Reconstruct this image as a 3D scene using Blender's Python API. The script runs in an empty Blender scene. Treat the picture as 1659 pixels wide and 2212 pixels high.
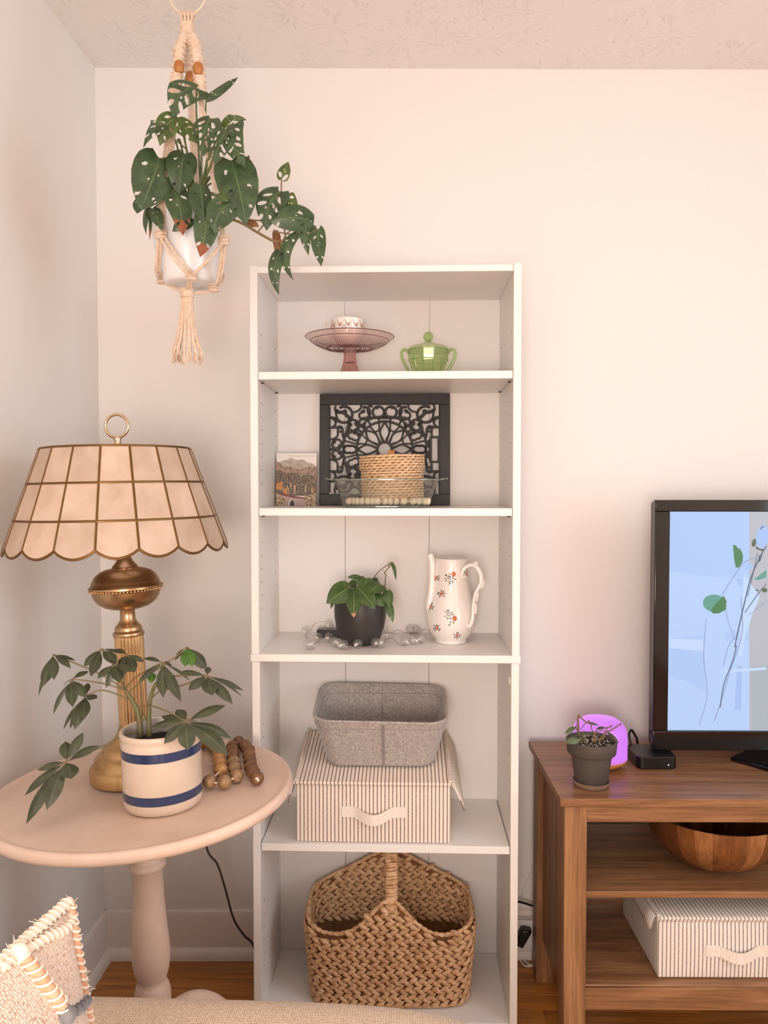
import bpy, math, random
from mathutils import Vector, Matrix, noise

V = Vector
rnd = random.Random(11)
sc = bpy.context.scene
col = sc.collection
PI = math.pi

# ------------------------------------------------------------------ camera
CAM_POS = V((0.0, 0.0, 1.325))
YAW, PITCH, FPX = math.radians(1.9), math.radians(1.8), 1661.0
cam_data = bpy.data.cameras.new('camera')
cam = bpy.data.objects.new('camera', cam_data)
col.objects.link(cam)
cam.location = CAM_POS
cam.rotation_euler = (PI / 2 - PITCH, 0, YAW)
cam_data.sensor_fit = 'HORIZONTAL'
cam_data.sensor_width = 36.0
cam_data.lens = 36.0 * FPX / 1659.0
cam_data.clip_start = 0.05
sc.camera = cam

# ------------------------------------------------------------------ colour management, world, window and fill light
sc.view_settings.view_transform = 'Standard'
sc.view_settings.look = 'None'
sc.view_settings.gamma = 1.0
sc.view_settings.use_curve_mapping = False
sc.view_settings.exposure = 0.05
world = bpy.data.worlds.new('sky')
sc.world = world
world.use_nodes = True
bg = world.node_tree.nodes['Background']
bg.inputs[0].default_value = (0.86, 0.92, 1.0, 1)
bg.inputs[1].default_value = 0.8
sc.cycles.max_bounces = 7
sc.cycles.diffuse_bounces = 4
sc.cycles.glossy_bounces = 3
sc.cycles.transmission_bounces = 4
sc.cycles.transparent_max_bounces = 16
sc.cycles.caustics_reflective = False
sc.cycles.caustics_refractive = False
sc.cycles.use_adaptive_sampling = True
sc.cycles.adaptive_threshold = 0.04
sc.cycles.use_denoising = True


def area_light(name, loc, rot, sx, sy, power, color):
    l = bpy.data.lights.new(name, 'AREA')
    l.shape = 'RECTANGLE'
    l.size, l.size_y = sx, sy
    l.energy = power
    l.color = color
    o = bpy.data.objects.new(name, l)
    col.objects.link(o)
    o.location = loc
    o.rotation_euler = rot
    return o


# daylight in the side window, then fill at a window added behind the camera
area_light('side_window_daylight', (2.054, 0.30, 1.50), (0, PI / 2, 0), 1.30, 1.30, 20, (0.79, 0.915, 1.0))
area_light('rear_fill', (-0.05, -2.604, 1.50), (PI / 2, 0, 0), 1.3, 1.30, 16, (0.97, 0.97, 1.0))
warm_fill = bpy.data.lights.new('warm_fill', 'POINT')  # added warm fill behind the camera, no real lamp; tints the left side peach
warm_fill.energy = 84
warm_fill.color = (1.0, 0.82, 0.685)
warm_fill.shadow_soft_size = 0.28
rl = bpy.data.objects.new('warm_fill', warm_fill)
col.objects.link(rl)
rl.location = (-0.10, -0.75, 1.12)


# ------------------------------------------------------------------ helpers
def basis():
    c, s, cp, sp = math.cos(YAW), math.sin(YAW), math.cos(PITCH), math.sin(PITCH)
    fw = V((-s * cp, c * cp, -sp))
    rt = V((c, s, 0))
    return rt, rt.cross(fw), fw


RT, UP, FW = basis()


def ray(px, py):
    return RT * ((px - 829.5) / FPX) + UP * ((1106.0 - py) / FPX) + FW


def at(px, py, Y):
    """measured point of the photograph at the distance Y into the room"""
    d = ray(px, py)
    return CAM_POS + d * (Y / d.y)


def onz(px, py, Z):
    d = ray(px, py)
    return CAM_POS + d * ((Z - CAM_POS.z) / d.z)


def lin(c):
    out = []
    for x in c[:3]:
        x = x / 255.0
        out.append(x / 12.92 if x <= 0.04045 else ((x + 0.055) / 1.055) ** 2.4)
    return (*out, 1.0)


MATS = {}


def newmat(name):
    m = bpy.data.materials.new(name)
    m.use_nodes = True
    nt = m.node_tree
    b = nt.nodes['Principled BSDF']
    MATS[name] = m
    return m, nt, b


def N(nt, t, **kw):
    n = nt.nodes.new(t)
    for k, v in kw.items():
        if k.startswith('i_'):
            n.inputs[k[2:].replace('_', ' ')].default_value = v
        else:
            setattr(n, k, v)
    return n


def ramp(nt, stops):
    n = nt.nodes.new('ShaderNodeValToRGB')
    e = n.color_ramp.elements
    while len(e) < len(stops):
        e.new(0.5)
    for i, (p, c) in enumerate(stops):
        e[i].position = p
        e[i].color = c if len(c) == 4 else lin(c)
    return n


def coords(nt, scale=(1, 1, 1), kind='Object', rot=(0, 0, 0)):
    tc = nt.nodes.new('ShaderNodeTexCoord')
    mp = nt.nodes.new('ShaderNodeMapping')
    mp.inputs['Scale'].default_value = scale
    mp.inputs['Rotation'].default_value = rot
    nt.links.new(tc.outputs[kind], mp.inputs['Vector'])
    return mp.outputs['Vector']


def set_bump(nt, b, height, strength=0.3, dist=0.002):
    bp = nt.nodes.new('ShaderNodeBump')
    bp.inputs['Strength'].default_value = strength
    bp.inputs['Distance'].default_value = dist
    nt.links.new(height, bp.inputs['Height'])
    nt.links.new(bp.outputs['Normal'], b.inputs['Normal'])


def mat(name, rgb, rough=0.5, metal=0.0, rgb2=None, vscale=8.0, bump=0.0, bscale=200.0, bdist=0.001, stretch=(1, 1, 1),
        coat=0.0, sheen=0.0, spec=0.5, emit=None, estr=0.0, sss=0.0, detail=3.0, contrast=(0.35, 0.65), randvar=0.0):
    m, nt, b = newmat(name)
    L = nt.links
    b.inputs['Base Color'].default_value = lin(rgb)
    b.inputs['Roughness'].default_value = rough
    b.inputs['Metallic'].default_value = metal
    b.inputs['Coat Weight'].default_value = coat
    b.inputs['Coat Roughness'].default_value = 0.08
    b.inputs['Sheen Weight'].default_value = sheen
    b.inputs['Specular IOR Level'].default_value = spec
    if sss:
        b.inputs['Subsurface Weight'].default_value = sss
        b.inputs['Subsurface Radius'].default_value = (0.01, 0.006, 0.004)
    if emit:
        b.inputs['Emission Color'].default_value = lin(emit)
        b.inputs['Emission Strength'].default_value = estr
    src = None
    if rgb2:
        vec = coords(nt, stretch)
        n = N(nt, 'ShaderNodeTexNoise')
        n.inputs['Scale'].default_value = vscale
        n.inputs['Detail'].default_value = detail
        L.new(vec, n.inputs['Vector'])
        r = ramp(nt, [(contrast[0], rgb), (contrast[1], rgb2)])
        L.new(n.outputs['Fac'], r.inputs['Fac'])
        src = r.outputs['Color']
    if randvar:
        oi = nt.nodes.new('ShaderNodeObjectInfo')
        hs = nt.nodes.new('ShaderNodeHueSaturation')
        mr = N(nt, 'ShaderNodeMapRange')
        mr.inputs['To Min'].default_value = 1 - randvar
        mr.inputs['To Max'].default_value = 1 + randvar
        L.new(oi.outputs['Random'], mr.inputs['Value'])
        L.new(mr.outputs['Result'], hs.inputs['Value'])
        if src:
            L.new(src, hs.inputs['Color'])
        else:
            hs.inputs['Color'].default_value = lin(rgb)
        src = hs.outputs['Color']
    if src:
        L.new(src, b.inputs['Base Color'])
    if bump:
        vec = coords(nt)
        n = N(nt, 'ShaderNodeTexNoise')
        n.inputs['Scale'].default_value = bscale
        n.inputs['Detail'].default_value = 2
        L.new(vec, n.inputs['Vector'])
        set_bump(nt, b, n.outputs['Fac'], bump, bdist)
    return m


def wood(name, c1, c2, c3, axis='x', scale=1.0, rough=0.45, randvar=0.0, coat=0.0, knots=0.0):
    m, nt, b = newmat(name)
    L = nt.links
    st = {'x': (1.2, 22, 22), 'y': (22, 1.2, 22), 'z': (22, 22, 1.2)}[axis]
    vec = coords(nt, tuple(s * scale for s in st))
    oi = nt.nodes.new('ShaderNodeObjectInfo')
    ad = N(nt, 'ShaderNodeVectorMath', operation='ADD')
    sc_ = N(nt, 'ShaderNodeMath', operation='MULTIPLY')
    sc_.inputs[1].default_value = 37.0
    L.new(oi.outputs['Random'], sc_.inputs[0])
    L.new(vec, ad.inputs[0])
    L.new(sc_.outputs[0], ad.inputs[1])
    n1 = N(nt, 'ShaderNodeTexNoise')
    n1.inputs['Scale'].default_value = 1.6
    n1.inputs['Detail'].default_value = 6
    n1.inputs['Roughness'].default_value = 0.62
    n1.inputs['Distortion'].default_value = 0.6
    L.new(ad.outputs[0], n1.inputs['Vector'])
    r = ramp(nt, [(0.28, c1), (0.5, c2), (0.74, c3)])
    L.new(n1.outputs['Fac'], r.inputs['Fac'])
    n2 = N(nt, 'ShaderNodeTexNoise')
    n2.inputs['Scale'].default_value = 7.0
    n2.inputs['Detail'].default_value = 3
    L.new(ad.outputs[0], n2.inputs['Vector'])
    mx = N(nt, 'ShaderNodeMix', data_type='RGBA', blend_type='MULTIPLY')
    mx.inputs[0].default_value = 0.35
    r2 = ramp(nt, [(0.35, (120, 110, 105)), (0.6, (255, 255, 255))])
    L.new(n2.outputs['Fac'], r2.inputs['Fac'])
    L.new(r.outputs['Color'], mx.inputs[6])
    L.new(r2.outputs['Color'], mx.inputs[7])
    src = mx.outputs[2]
    if randvar:
        hs = nt.nodes.new('ShaderNodeHueSaturation')
        mr = N(nt, 'ShaderNodeMapRange')
        mr.inputs['To Min'].default_value = 1 - randvar
        mr.inputs['To Max'].default_value = 1 + randvar
        L.new(oi.outputs['Random'], mr.inputs['Value'])
        L.new(mr.outputs['Result'], hs.inputs['Value'])
        L.new(src, hs.inputs['Color'])
        src = hs.outputs['Color']
    L.new(src, b.inputs['Base Color'])
    b.inputs['Roughness'].default_value = rough
    b.inputs['Coat Weight'].default_value = coat
    b.inputs['Coat Roughness'].default_value = 0.25
    set_bump(nt, b, n2.outputs['Fac'], 0.12, 0.001)
    return m


def glass(name, tint, rim_tint, gloss=1.0, ior=1.5, body=0.0, rough=0.0):
    """clear thin glass: tinted transmission, Fresnel reflection, a little milky body"""
    m, nt, b = newmat(name)
    L = nt.links
    nt.nodes.remove(b)
    out = nt.nodes['Material Output']
    tr = nt.nodes.new('ShaderNodeBsdfTransparent')
    lw = N(nt, 'ShaderNodeLayerWeight')
    lw.inputs['Blend'].default_value = 0.35
    r = ramp(nt, [(0.0, tint), (0.75, tint), (1.0, rim_tint)])
    L.new(lw.outputs['Facing'], r.inputs['Fac'])
    L.new(r.outputs['Color'], tr.inputs['Color'])
    gl = nt.nodes.new('ShaderNodeBsdfGlossy')
    gl.inputs['Roughness'].default_value = rough + 0.02
    lw2 = N(nt, 'ShaderNodeLayerWeight')
    lw2.inputs['Blend'].default_value = 0.5
    pw = N(nt, 'ShaderNodeMath', operation='POWER')
    pw.inputs[1].default_value = 5.0
    L.new(lw2.outputs['Facing'], pw.inputs[0])
    f0 = ((ior - 1) / (ior + 1)) ** 2
    mu = N(nt, 'ShaderNodeMath', operation='MULTIPLY_ADD')
    mu.inputs[1].default_value = (1 - f0) * gloss
    mu.inputs[2].default_value = f0 * gloss
    L.new(pw.outputs[0], mu.inputs[0])
    src = tr.outputs[0]
    if body:
        df = nt.nodes.new('ShaderNodeBsdfDiffuse')
        df.inputs['Color'].default_value = lin(tint)
        tl = nt.nodes.new('ShaderNodeBsdfTranslucent')
        tl.inputs['Color'].default_value = lin(tint)
        m0 = nt.nodes.new('ShaderNodeMixShader')
        m0.inputs[0].default_value = 0.5
        L.new(df.outputs[0], m0.inputs[1])
        L.new(tl.outputs[0], m0.inputs[2])
        m1 = nt.nodes.new('ShaderNodeMixShader')
        m1.inputs[0].default_value = body
        L.new(src, m1.inputs[1])
        L.new(m0.outputs[0], m1.inputs[2])
        src = m1.outputs[0]
    ms = nt.nodes.new('ShaderNodeMixShader')
    L.new(mu.outputs[0], ms.inputs[0])
    L.new(src, ms.inputs[1])
    L.new(gl.outputs[0], ms.inputs[2])
    L.new(ms.outputs[0], out.inputs['Surface'])
    return m


def emission(name, rgb, strength):
    m, nt, b = newmat(name)
    b.inputs['Base Color'].default_value = (0.0, 0.0, 0.0, 1)
    b.inputs['Roughness'].default_value = 0.35
    b.inputs['Emission Color'].default_value = lin(rgb)
    b.inputs['Emission Strength'].default_value = strength
    return m


def frames(path, closed=False):
    n = len(path)
    tans = []
    for i in range(n):
        a = path[(i - 1) % n] if (closed or i > 0) else path[i]
        c = path[(i + 1) % n] if (closed or i < n - 1) else path[i]
        t = c - a
        tans.append(t.normalized() if t.length > 1e-9 else V((0, 0, 1)))
    t0 = tans[0]
    ref = V((0, 0, 1)) if abs(t0.z) < 0.9 else V((1, 0, 0))
    nn = (ref - t0 * ref.dot(t0)).normalized()
    out = []
    for t in tans:
        nn = nn - t * nn.dot(t)
        nn = nn.normalized() if nn.length > 1e-9 else t.orthogonal().normalized()
        out.append((t, nn, t.cross(nn)))
    return out


def spline(pts, per=8, closed=False):
    pts = [V(p) for p in pts]
    n = len(pts)
    out = []
    segs = n if closed else n - 1
    for i in range(segs):
        p1, p2 = pts[i], pts[(i + 1) % n]
        p0 = pts[(i - 1) % n] if (closed or i > 0) else p1 * 2 - p2
        p3 = pts[(i + 2) % n] if (closed or i + 2 < n) else p2 * 2 - p1
        for k in range(per):
            t = k / per
            out.append(0.5 * ((2 * p1) + (p2 - p0) * t + (2 * p0 - 5 * p1 + 4 * p2 - p3) * t * t + (3 * p1 - p0 - 3 * p2 + p3) * t ** 3))
    if not closed:
        out.append(pts[-1].copy())
    return out


def resample(path, step):
    out = [path[0].copy()]
    acc = 0.0
    for i in range(1, len(path)):
        a, b = path[i - 1], path[i]
        d = (b - a).length
        pos = 0.0
        while acc + (d - pos) >= step:
            pos += step - acc
            acc = 0.0
            out.append(a.lerp(b, pos / d))
        acc += d - pos
    if (out[-1] - path[-1]).length > step * 0.3:
        out.append(path[-1].copy())
    return out


class MB:
    def __init__(self):
        self.v, self.f, self.mi, self.uv = [], [], [], []

    def add(self, verts, faces, mi=0, uvs=None):
        o = len(self.v)
        self.v += [V(p) for p in verts]
        self.f += [tuple(i + o for i in f) for f in faces]
        self.mi += [mi] * len(faces)
        self.uv += uvs if uvs else [(0, 0)] * len(verts)

    def box(self, x0, x1, y0, y1, z0, z1, mi=0):
        p = [(x, y, z) for z in (z0, z1) for y in (y0, y1) for x in (x0, x1)]
        self.add(p, [(0, 2, 3, 1), (4, 5, 7, 6), (0, 1, 5, 4), (2, 6, 7, 3), (0, 4, 6, 2), (1, 3, 7, 5)], mi)
        return self

    def hexa(self, p, mi=0):
        """8 corners: bottom ring 4 (counter-clockwise from above), top ring 4"""
        self.add(p, [(3, 2, 1, 0), (4, 5, 6, 7), (0, 1, 5, 4), (1, 2, 6, 5), (2, 3, 7, 6), (3, 0, 4, 7)], mi)
        return self

    def prism(self, poly, d, mi=0):
        """planar polygon (3-D points) pushed by the vector d"""
        n = len(poly)
        d = V(d)
        p = [V(q) for q in poly] + [V(q) + d for q in poly]
        fs = [tuple(range(n - 1, -1, -1)), tuple(range(n, 2 * n))]
        fs += [(i, (i + 1) % n, n + (i + 1) % n, n + i) for i in range(n)]
        self.add(p, fs, mi)
        return self

    def tube(self, path, r, n=8, caps=True, closed=False, flat=(1, 1), mi=0, up=None):
        path = [V(p) for p in path]
        m = len(path)
        rs = r if isinstance(r, (list, tuple)) else [r] * m
        fr = frames(path, closed)
        if up is not None:
            up = V(up)
            fr2 = []
            for t, a, b in fr:
                s = t.cross(up)
                s = s.normalized() if s.length > 1e-6 else a
                fr2.append((t, s.cross(t).normalized(), s))
            fr = fr2
        vs, fs = [], []
        for p, (t, a, b), rr in zip(path, fr, rs):
            for k in range(n):
                th = 2 * PI * k / n
                vs.append(p + a * (rr * flat[0] * math.cos(th)) + b * (rr * flat[1] * math.sin(th)))
        rng = m if closed else m - 1
        for i in range(rng):
            j = (i + 1) % m
            for k in range(n):
                q = (k + 1) % n
                fs.append((i * n + k, i * n + q, j * n + q, j * n + k))
        if caps and not closed:
            fs.append(tuple(range(n - 1, -1, -1)))
            fs.append(tuple(range((m - 1) * n, m * n)))
        self.add(vs, fs, mi)
        return self

    def lathe(self, prof, n=48, c=(0, 0, 0), mod=None, mi=0, mis=None, cap0=False, cap1=False, squash=(1, 1)):
        c = V(c)
        vs, fs, mm = [], [], []
        for r, z in prof:
            for k in range(n):
                th = 2 * PI * k / n
                rr = r * (mod(th, z) if mod else 1.0)
                vs.append(c + V((rr * math.cos(th) * squash[0], rr * math.sin(th) * squash[1], z)))
        for i in range(len(prof) - 1):
            for k in range(n):
                q = (k + 1) % n
                fs.append((i * n + k, i * n + q, (i + 1) * n + q, (i + 1) * n + k))
                mm.append(mis[i] if mis else mi)
        if cap0:
            fs.append(tuple(range(n - 1, -1, -1)))
            mm.append(mis[0] if mis else mi)
        if cap1:
            fs.append(tuple(range((len(prof) - 1) * n, len(prof) * n)))
            mm.append(mis[-1] if mis else mi)
        o = len(self.v)
        self.v += vs
        self.f += [tuple(i + o for i in f) for f in fs]
        self.mi += mm
        self.uv += [(0, 0)] * len(vs)
        return self

    def ball(self, c, r, nu=16, nv=10, mi=0, M=None):
        c = V(c)
        rx, ry, rz = r if isinstance(r, (tuple, list)) else (r, r, r)
        vs = [V((0, 0, -rz))]
        for j in range(1, nv):
            ph = -PI / 2 + PI * j / nv
            for k in range(nu):
                th = 2 * PI * k / nu
                vs.append(V((rx * math.cos(ph) * math.cos(th), ry * math.cos(ph) * math.sin(th), rz * math.sin(ph))))
        vs.append(V((0, 0, rz)))
        if M is not None:
            vs = [M @ p for p in vs]
        vs = [c + p for p in vs]
        fs = [(0, 1 + (k + 1) % nu, 1 + k) for k in range(nu)]
        for j in range(nv - 2):
            for k in range(nu):
                q = (k + 1) % nu
                a = 1 + j * nu
                fs.append((a + k, a + q, a + nu + q, a + nu + k))
        a = 1 + (nv - 2) * nu
        fs += [(a + k, a + (k + 1) % nu, len(vs) - 1) for k in range(nu)]
        self.add(vs, fs, mi)
        return self

    def rope(self, path, R, pitch, plies=3, n=5, step=None, phase=0.0, mi=0):
        step = step or pitch / 7.0
        path = resample([V(p) for p in path], step)
        fr = frames(path)
        rp = R * 0.56
        for k in range(plies):
            q = []
            for i, (p, (t, a, b)) in enumerate(zip(path, fr)):
                th = phase + 2 * PI * (k / plies + i * step / pitch)
                q.append(p + (a * math.cos(th) + b * math.sin(th)) * (R - rp))
            self.tube(q, rp, n=n, mi=mi)
        return self

    def build(self, name, mats, parent=None, origin=(0, 0, 0), sharp=40, bevel=0.0, smooth=True, bseg=2):
        me = bpy.data.meshes.new(name)
        o0 = V(origin)
        me.from_pydata([p - o0 for p in self.v], [], self.f)
        if not isinstance(mats, (list, tuple)):
            mats = [mats]
        for m in mats:
            me.materials.append(MATS[m])
        if len(mats) > 1:
            me.polygons.foreach_set('material_index', self.mi)
        if any(u != (0, 0) for u in self.uv[:50]):
            ul = me.uv_layers.new(name='UVMap')
            for lp in me.loops:
                ul.data[lp.index].uv = self.uv[lp.vertex_index]
        if smooth:
            me.polygons.foreach_set('use_smooth', [True] * len(me.polygons))
            me.update()
            me.set_sharp_from_angle(angle=math.radians(sharp))
        me.update()
        o = bpy.data.objects.new(name, me)
        col.objects.link(o)
        if parent is not None:
            o.parent = parent
        if bevel:
            bm = o.modifiers.new('edge', 'BEVEL')
            bm.width = bevel
            bm.segments = bseg
            bm.limit_method = 'ANGLE'
            bm.harden_normals = False
        return o


def thing(name, label, cat, loc=(0, 0, 0), rot=(0, 0, 0), group=None):
    o = bpy.data.objects.new(name, None)
    col.objects.link(o)
    o.location = loc
    o.rotation_euler = rot
    o.empty_display_size = 0.05
    tag(o, label, cat, group)
    return o


def tag(o, label, cat, group=None, kind=None):
    if label:
        o['label'] = label
    if cat:
        o['category'] = cat
    if group:
        o['group'] = group
    if kind:
        o['kind'] = kind
    return o


def struct(o, label=None):
    o['kind'] = 'structure'
    if label:
        o['label'] = label
    return o


def dup(o, parent, loc=(0, 0, 0), rot=None, scale=None):
    c = o.copy()
    col.objects.link(c)
    c.parent = parent
    c.location = loc
    if rot is not None:
        c.rotation_euler = rot
    if scale is not None:
        c.scale = scale
    return c


def lerp_table(tab, t):
    for (a, x), (b, y) in zip(tab, tab[1:]):
        if t <= b:
            k = (t - a) / (b - a) if b > a else 0
            return x + (y - x) * k
    return tab[-1][1]



# ------------------------------------------------------------------ materials
def wall_paint(name, c):
    m, nt, b = newmat(name)
    b.inputs['Base Color'].default_value = lin(c)
    b.inputs['Roughness'].default_value = 0.6
    b.inputs['Specular IOR Level'].default_value = 0.3
    n = N(nt, 'ShaderNodeTexNoise')
    n.inputs['Scale'].default_value = 190
    n.inputs['Detail'].default_value = 2
    nt.links.new(coords(nt), n.inputs['Vector'])
    set_bump(nt, b, n.outputs['Fac'], 0.12, 0.002)
    return m


wall_paint('wall_paint', (239, 234, 230))
mat('trim_paint', (236, 226, 219), 0.42, rgb2=(222, 210, 203), vscale=5, contrast=(0.5, 0.75))


def ceiling_mat():
    """stomped plaster: bursts of raised brush strokes round scattered centres"""
    m, nt, b = newmat('ceiling_plaster')
    L = nt.links
    b.inputs['Base Color'].default_value = lin((240, 234, 230))
    b.inputs['Roughness'].default_value = 0.7
    vec = coords(nt)
    heights = []
    for k, scale in enumerate((5.0, 6.7)):
        off = N(nt, 'ShaderNodeVectorMath', operation='MULTIPLY_ADD')
        off.inputs[1].default_value = (scale, scale, 0)
        off.inputs[2].default_value = (3.3 * k, 1.7 * k, 0)
        L.new(vec, off.inputs[0])
        vo = N(nt, 'ShaderNodeTexVoronoi', voronoi_dimensions='2D', feature='F1')
        vo.inputs['Scale'].default_value = 1.0
        L.new(off.outputs[0], vo.inputs['Vector'])
        df = N(nt, 'ShaderNodeVectorMath', operation='SUBTRACT')
        L.new(off.outputs[0], df.inputs[0])
        L.new(vo.outputs['Position'], df.inputs[1])
        sp = nt.nodes.new('ShaderNodeSeparateXYZ')
        L.new(df.outputs[0], sp.inputs[0])
        an = N(nt, 'ShaderNodeMath', operation='ARCTAN2')
        L.new(sp.outputs['Y'], an.inputs[0])
        L.new(sp.outputs['X'], an.inputs[1])
        m1 = N(nt, 'ShaderNodeMath', operation='MULTIPLY')
        m1.inputs[1].default_value = 5.5
        L.new(an.outputs[0], m1.inputs[0])
        m2 = N(nt, 'ShaderNodeMath', operation='MULTIPLY')
        m2.inputs[1].default_value = 4.0
        L.new(vo.outputs['Distance'], m2.inputs[0])
        cb = nt.nodes.new('ShaderNodeCombineXYZ')
        L.new(m1.outputs[0], cb.inputs['X'])
        L.new(m2.outputs[0], cb.inputs['Y'])
        rgbx = nt.nodes.new('ShaderNodeSeparateColor')
        L.new(vo.outputs['Color'], rgbx.inputs[0])
        m3 = N(nt, 'ShaderNodeMath', operation='MULTIPLY')
        m3.inputs[1].default_value = 40
        L.new(rgbx.outputs[0], m3.inputs[0])
        L.new(m3.outputs[0], cb.inputs['Z'])
        ns = N(nt, 'ShaderNodeTexNoise')
        ns.inputs['Scale'].default_value = 1.0
        ns.inputs['Detail'].default_value = 3
        ns.inputs['Distortion'].default_value = 0.5
        L.new(cb.outputs[0], ns.inputs['Vector'])
        r = ramp(nt, [(0.60, (0, 0, 0, 1)), (0.65, (1, 1, 1, 1)), (0.74, (0.2, 0.2, 0.2, 1))])
        L.new(ns.outputs['Fac'], r.inputs['Fac'])
        # strokes live in a ring round each centre
        rr = ramp(nt, [(0.03, (0, 0, 0, 1)), (0.12, (1, 1, 1, 1)), (0.42, (0.8, 0.8, 0.8, 1)), (0.55, (0, 0, 0, 1))])
        L.new(vo.outputs['Distance'], rr.inputs['Fac'])
        mm = N(nt, 'ShaderNodeMath', operation='MULTIPLY')
        L.new(r.outputs['Color'], mm.inputs[0])
        L.new(rr.outputs['Color'], mm.inputs[1])
        heights.append(mm.outputs[0])
    mx = N(nt, 'ShaderNodeMath', operation='MAXIMUM')
    L.new(heights[0], mx.inputs[0])
    L.new(heights[1], mx.inputs[1])
    set_bump(nt, b, mx.outputs[0], 0.55, 0.003)


ceiling_mat()
wood('floor_oak', (146, 88, 32), (186, 120, 50), (210, 146, 70), 'x', 1.0, 0.33, 0.16, 0.25)
mat('floor_gap', (50, 28, 12), 0.8)
mat('melamine', (239, 235, 232), 0.38, bump=0.05, bscale=90, bdist=0.0006)
mat('melamine_edge', (246, 241, 238), 0.35)
mat('hardboard', (234, 229, 226), 0.55)
mat('dark_hole', (60, 50, 45), 0.8)
wood('console_wood', (110, 74, 48), (150, 108, 74), (178, 134, 96), 'x', 1.0, 0.36, 0.05)
wood('console_wood_z', (112, 76, 48), (152, 110, 75), (180, 136, 97), 'z', 1.0, 0.40, 0.05)
wood('console_wood_y', (104, 70, 44), (142, 102, 68), (168, 126, 88), 'y', 1.0, 0.40, 0.05)
mat('table_paint', (232, 206, 189), 0.42, rgb2=(216, 188, 169), vscale=7, bump=0.12, bscale=160, bdist=0.0006, contrast=(0.42, 0.72))
mat('window_frame_paint', (240, 238, 235), 0.4)
glass('window_glass', (250, 252, 252), (225, 235, 235), 0.8)
mat('black_plastic', (18, 17, 18), 0.28)
mat('black_gloss', (14, 13, 15), 0.08, spec=0.6)
mat('black_cord', (22, 18, 17), 0.5)
mat('brown_cord', (48, 28, 18), 0.45)
mat('white_plastic', (232, 226, 222), 0.4)

# ------------------------------------------------------------------ the room
XL, XR, YN, CEIL = -0.86, 2.05, -2.60, 2.472


def wall_y(x):
    return 2.11 + (x - XL) * 0.0384


YB = wall_y(XR)
struct(MB().box(XL - 0.1, XR + 0.1, YN - 0.1, YB + 0.1, CEIL, CEIL + 0.1).build('ceiling', 'ceiling_plaster'))
struct(MB().box(XL - 0.1, XL, YN - 0.1, 2.25, -0.05, CEIL).build('wall_left', 'wall_paint'))
wb = MB()
wb.prism([(XL, wall_y(XL), -0.05), (XR, YB, -0.05), (XR, YB + 0.1, -0.05), (XL, wall_y(XL) + 0.1, -0.05)], (0, 0, CEIL + 0.05))
struct(wb.build('wall_back', 'wall_paint'))
wr = MB()
y0, y1, z0, z1 = -0.40, 1.00, 0.80, 2.20
wr.box(XR, XR + 0.1, YN - 0.1, y0, -0.05, CEIL).box(XR, XR + 0.1, y1, YB + 0.1, -0.05, CEIL)
wr.box(XR, XR + 0.1, y0, y1, -0.05, z0).box(XR, XR + 0.1, y0, y1, z1, CEIL)
struct(wr.build('wall_right', 'wall_paint'))
wf = MB()
x0, x1 = -0.75, 0.65
wf.box(XL - 0.1, x0, YN - 0.1, YN, -0.05, CEIL).box(x1, XR + 0.1, YN - 0.1, YN, -0.05, CEIL)
wf.box(x0, x1, YN - 0.1, YN, -0.05, z0).box(x0, x1, YN - 0.1, YN, z1, CEIL)
struct(wf.build('wall_front', 'wall_paint'))


def window(name, along_y, a0, a1, plane):
    fr = MB()

    def bar(p0, p1, q0, q1):
        if along_y:
            fr.box(plane - 0.03, plane + 0.03, p0, p1, q0, q1)
        else:
            fr.box(p0, p1, plane - 0.03, plane + 0.03, q0, q1)
    t = 0.05
    bar(a0, a0 + t, z0, z1)
    bar(a1 - t, a1, z0, z1)
    bar(a0, a1, z0, z0 + t)
    bar(a0, a1, z1 - t, z1)
    bar(a0, a1, 1.48, 1.53)
    bar((a0 + a1) / 2 - 0.02, (a0 + a1) / 2 + 0.02, z0, z1)
    w = struct(fr.build(name, 'window_frame_paint', bevel=0.004))
    p = MB()
    if along_y:
        p.box(plane - 0.002, plane + 0.002, a0 + t, a1 - t, z0 + t, z1 - t)
    else:
        p.box(a0 + t, a1 - t, plane - 0.002, plane + 0.002, z0 + t, z1 - t)
    p.build('pane', 'window_glass', w)


window('window_1', True, y0, y1, XR + 0.04)
window('fill_window', False, x0, x1, YN - 0.04)  # unseen window put in behind the camera to carry the frontal fill

# floor: a base slab and the oak strips laid on it
fl = struct(MB().box(XL - 0.1, XR + 0.1, YN - 0.1, YB + 0.1, -0.06, -0.012).build('floor', 'floor_gap'))
plank_meshes = []
PW = 0.0572
for i, ln in enumerate((0.62, 0.86, 1.10)):
    o = MB().box(0, ln - 0.0008, 0, PW - 0.0008, -0.012, 0).build('plank', 'floor_oak', fl, bevel=0.0006, bseg=1)
    plank_meshes.append((o, ln))
firsts = [True, True, True]
row = 0
y = 0.84
while y < 2.30:
    x = XL - 0.3 * rnd.random()
    while x < 1.30:
        k = rnd.randrange(3)
        o, ln = plank_meshes[k]
        if firsts[k]:
            o.location = (x, y, 0)
            firsts[k] = False
        else:
            dup(o, fl, (x, y, 0))
        x += ln
    y += PW
m, nt, b = newmat('floor_strips_far')
br = N(nt, 'ShaderNodeTexBrick')
br.inputs['Color1'].default_value = lin((150, 92, 36))
br.inputs['Color2'].default_value = lin((168, 106, 44))
br.inputs['Mortar'].default_value = lin((60, 34, 14))
br.inputs['Scale'].default_value = 1.0
br.inputs['Brick Width'].default_value = 0.9
br.inputs['Row Height'].default_value = PW
br.inputs['Mortar Size'].default_value = 0.0006
nt.links.new(coords(nt), br.inputs['Vector'])
nt.links.new(br.outputs['Color'], b.inputs['Base Color'])
b.inputs['Roughness'].default_value = 0.35
ff = MB()
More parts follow.
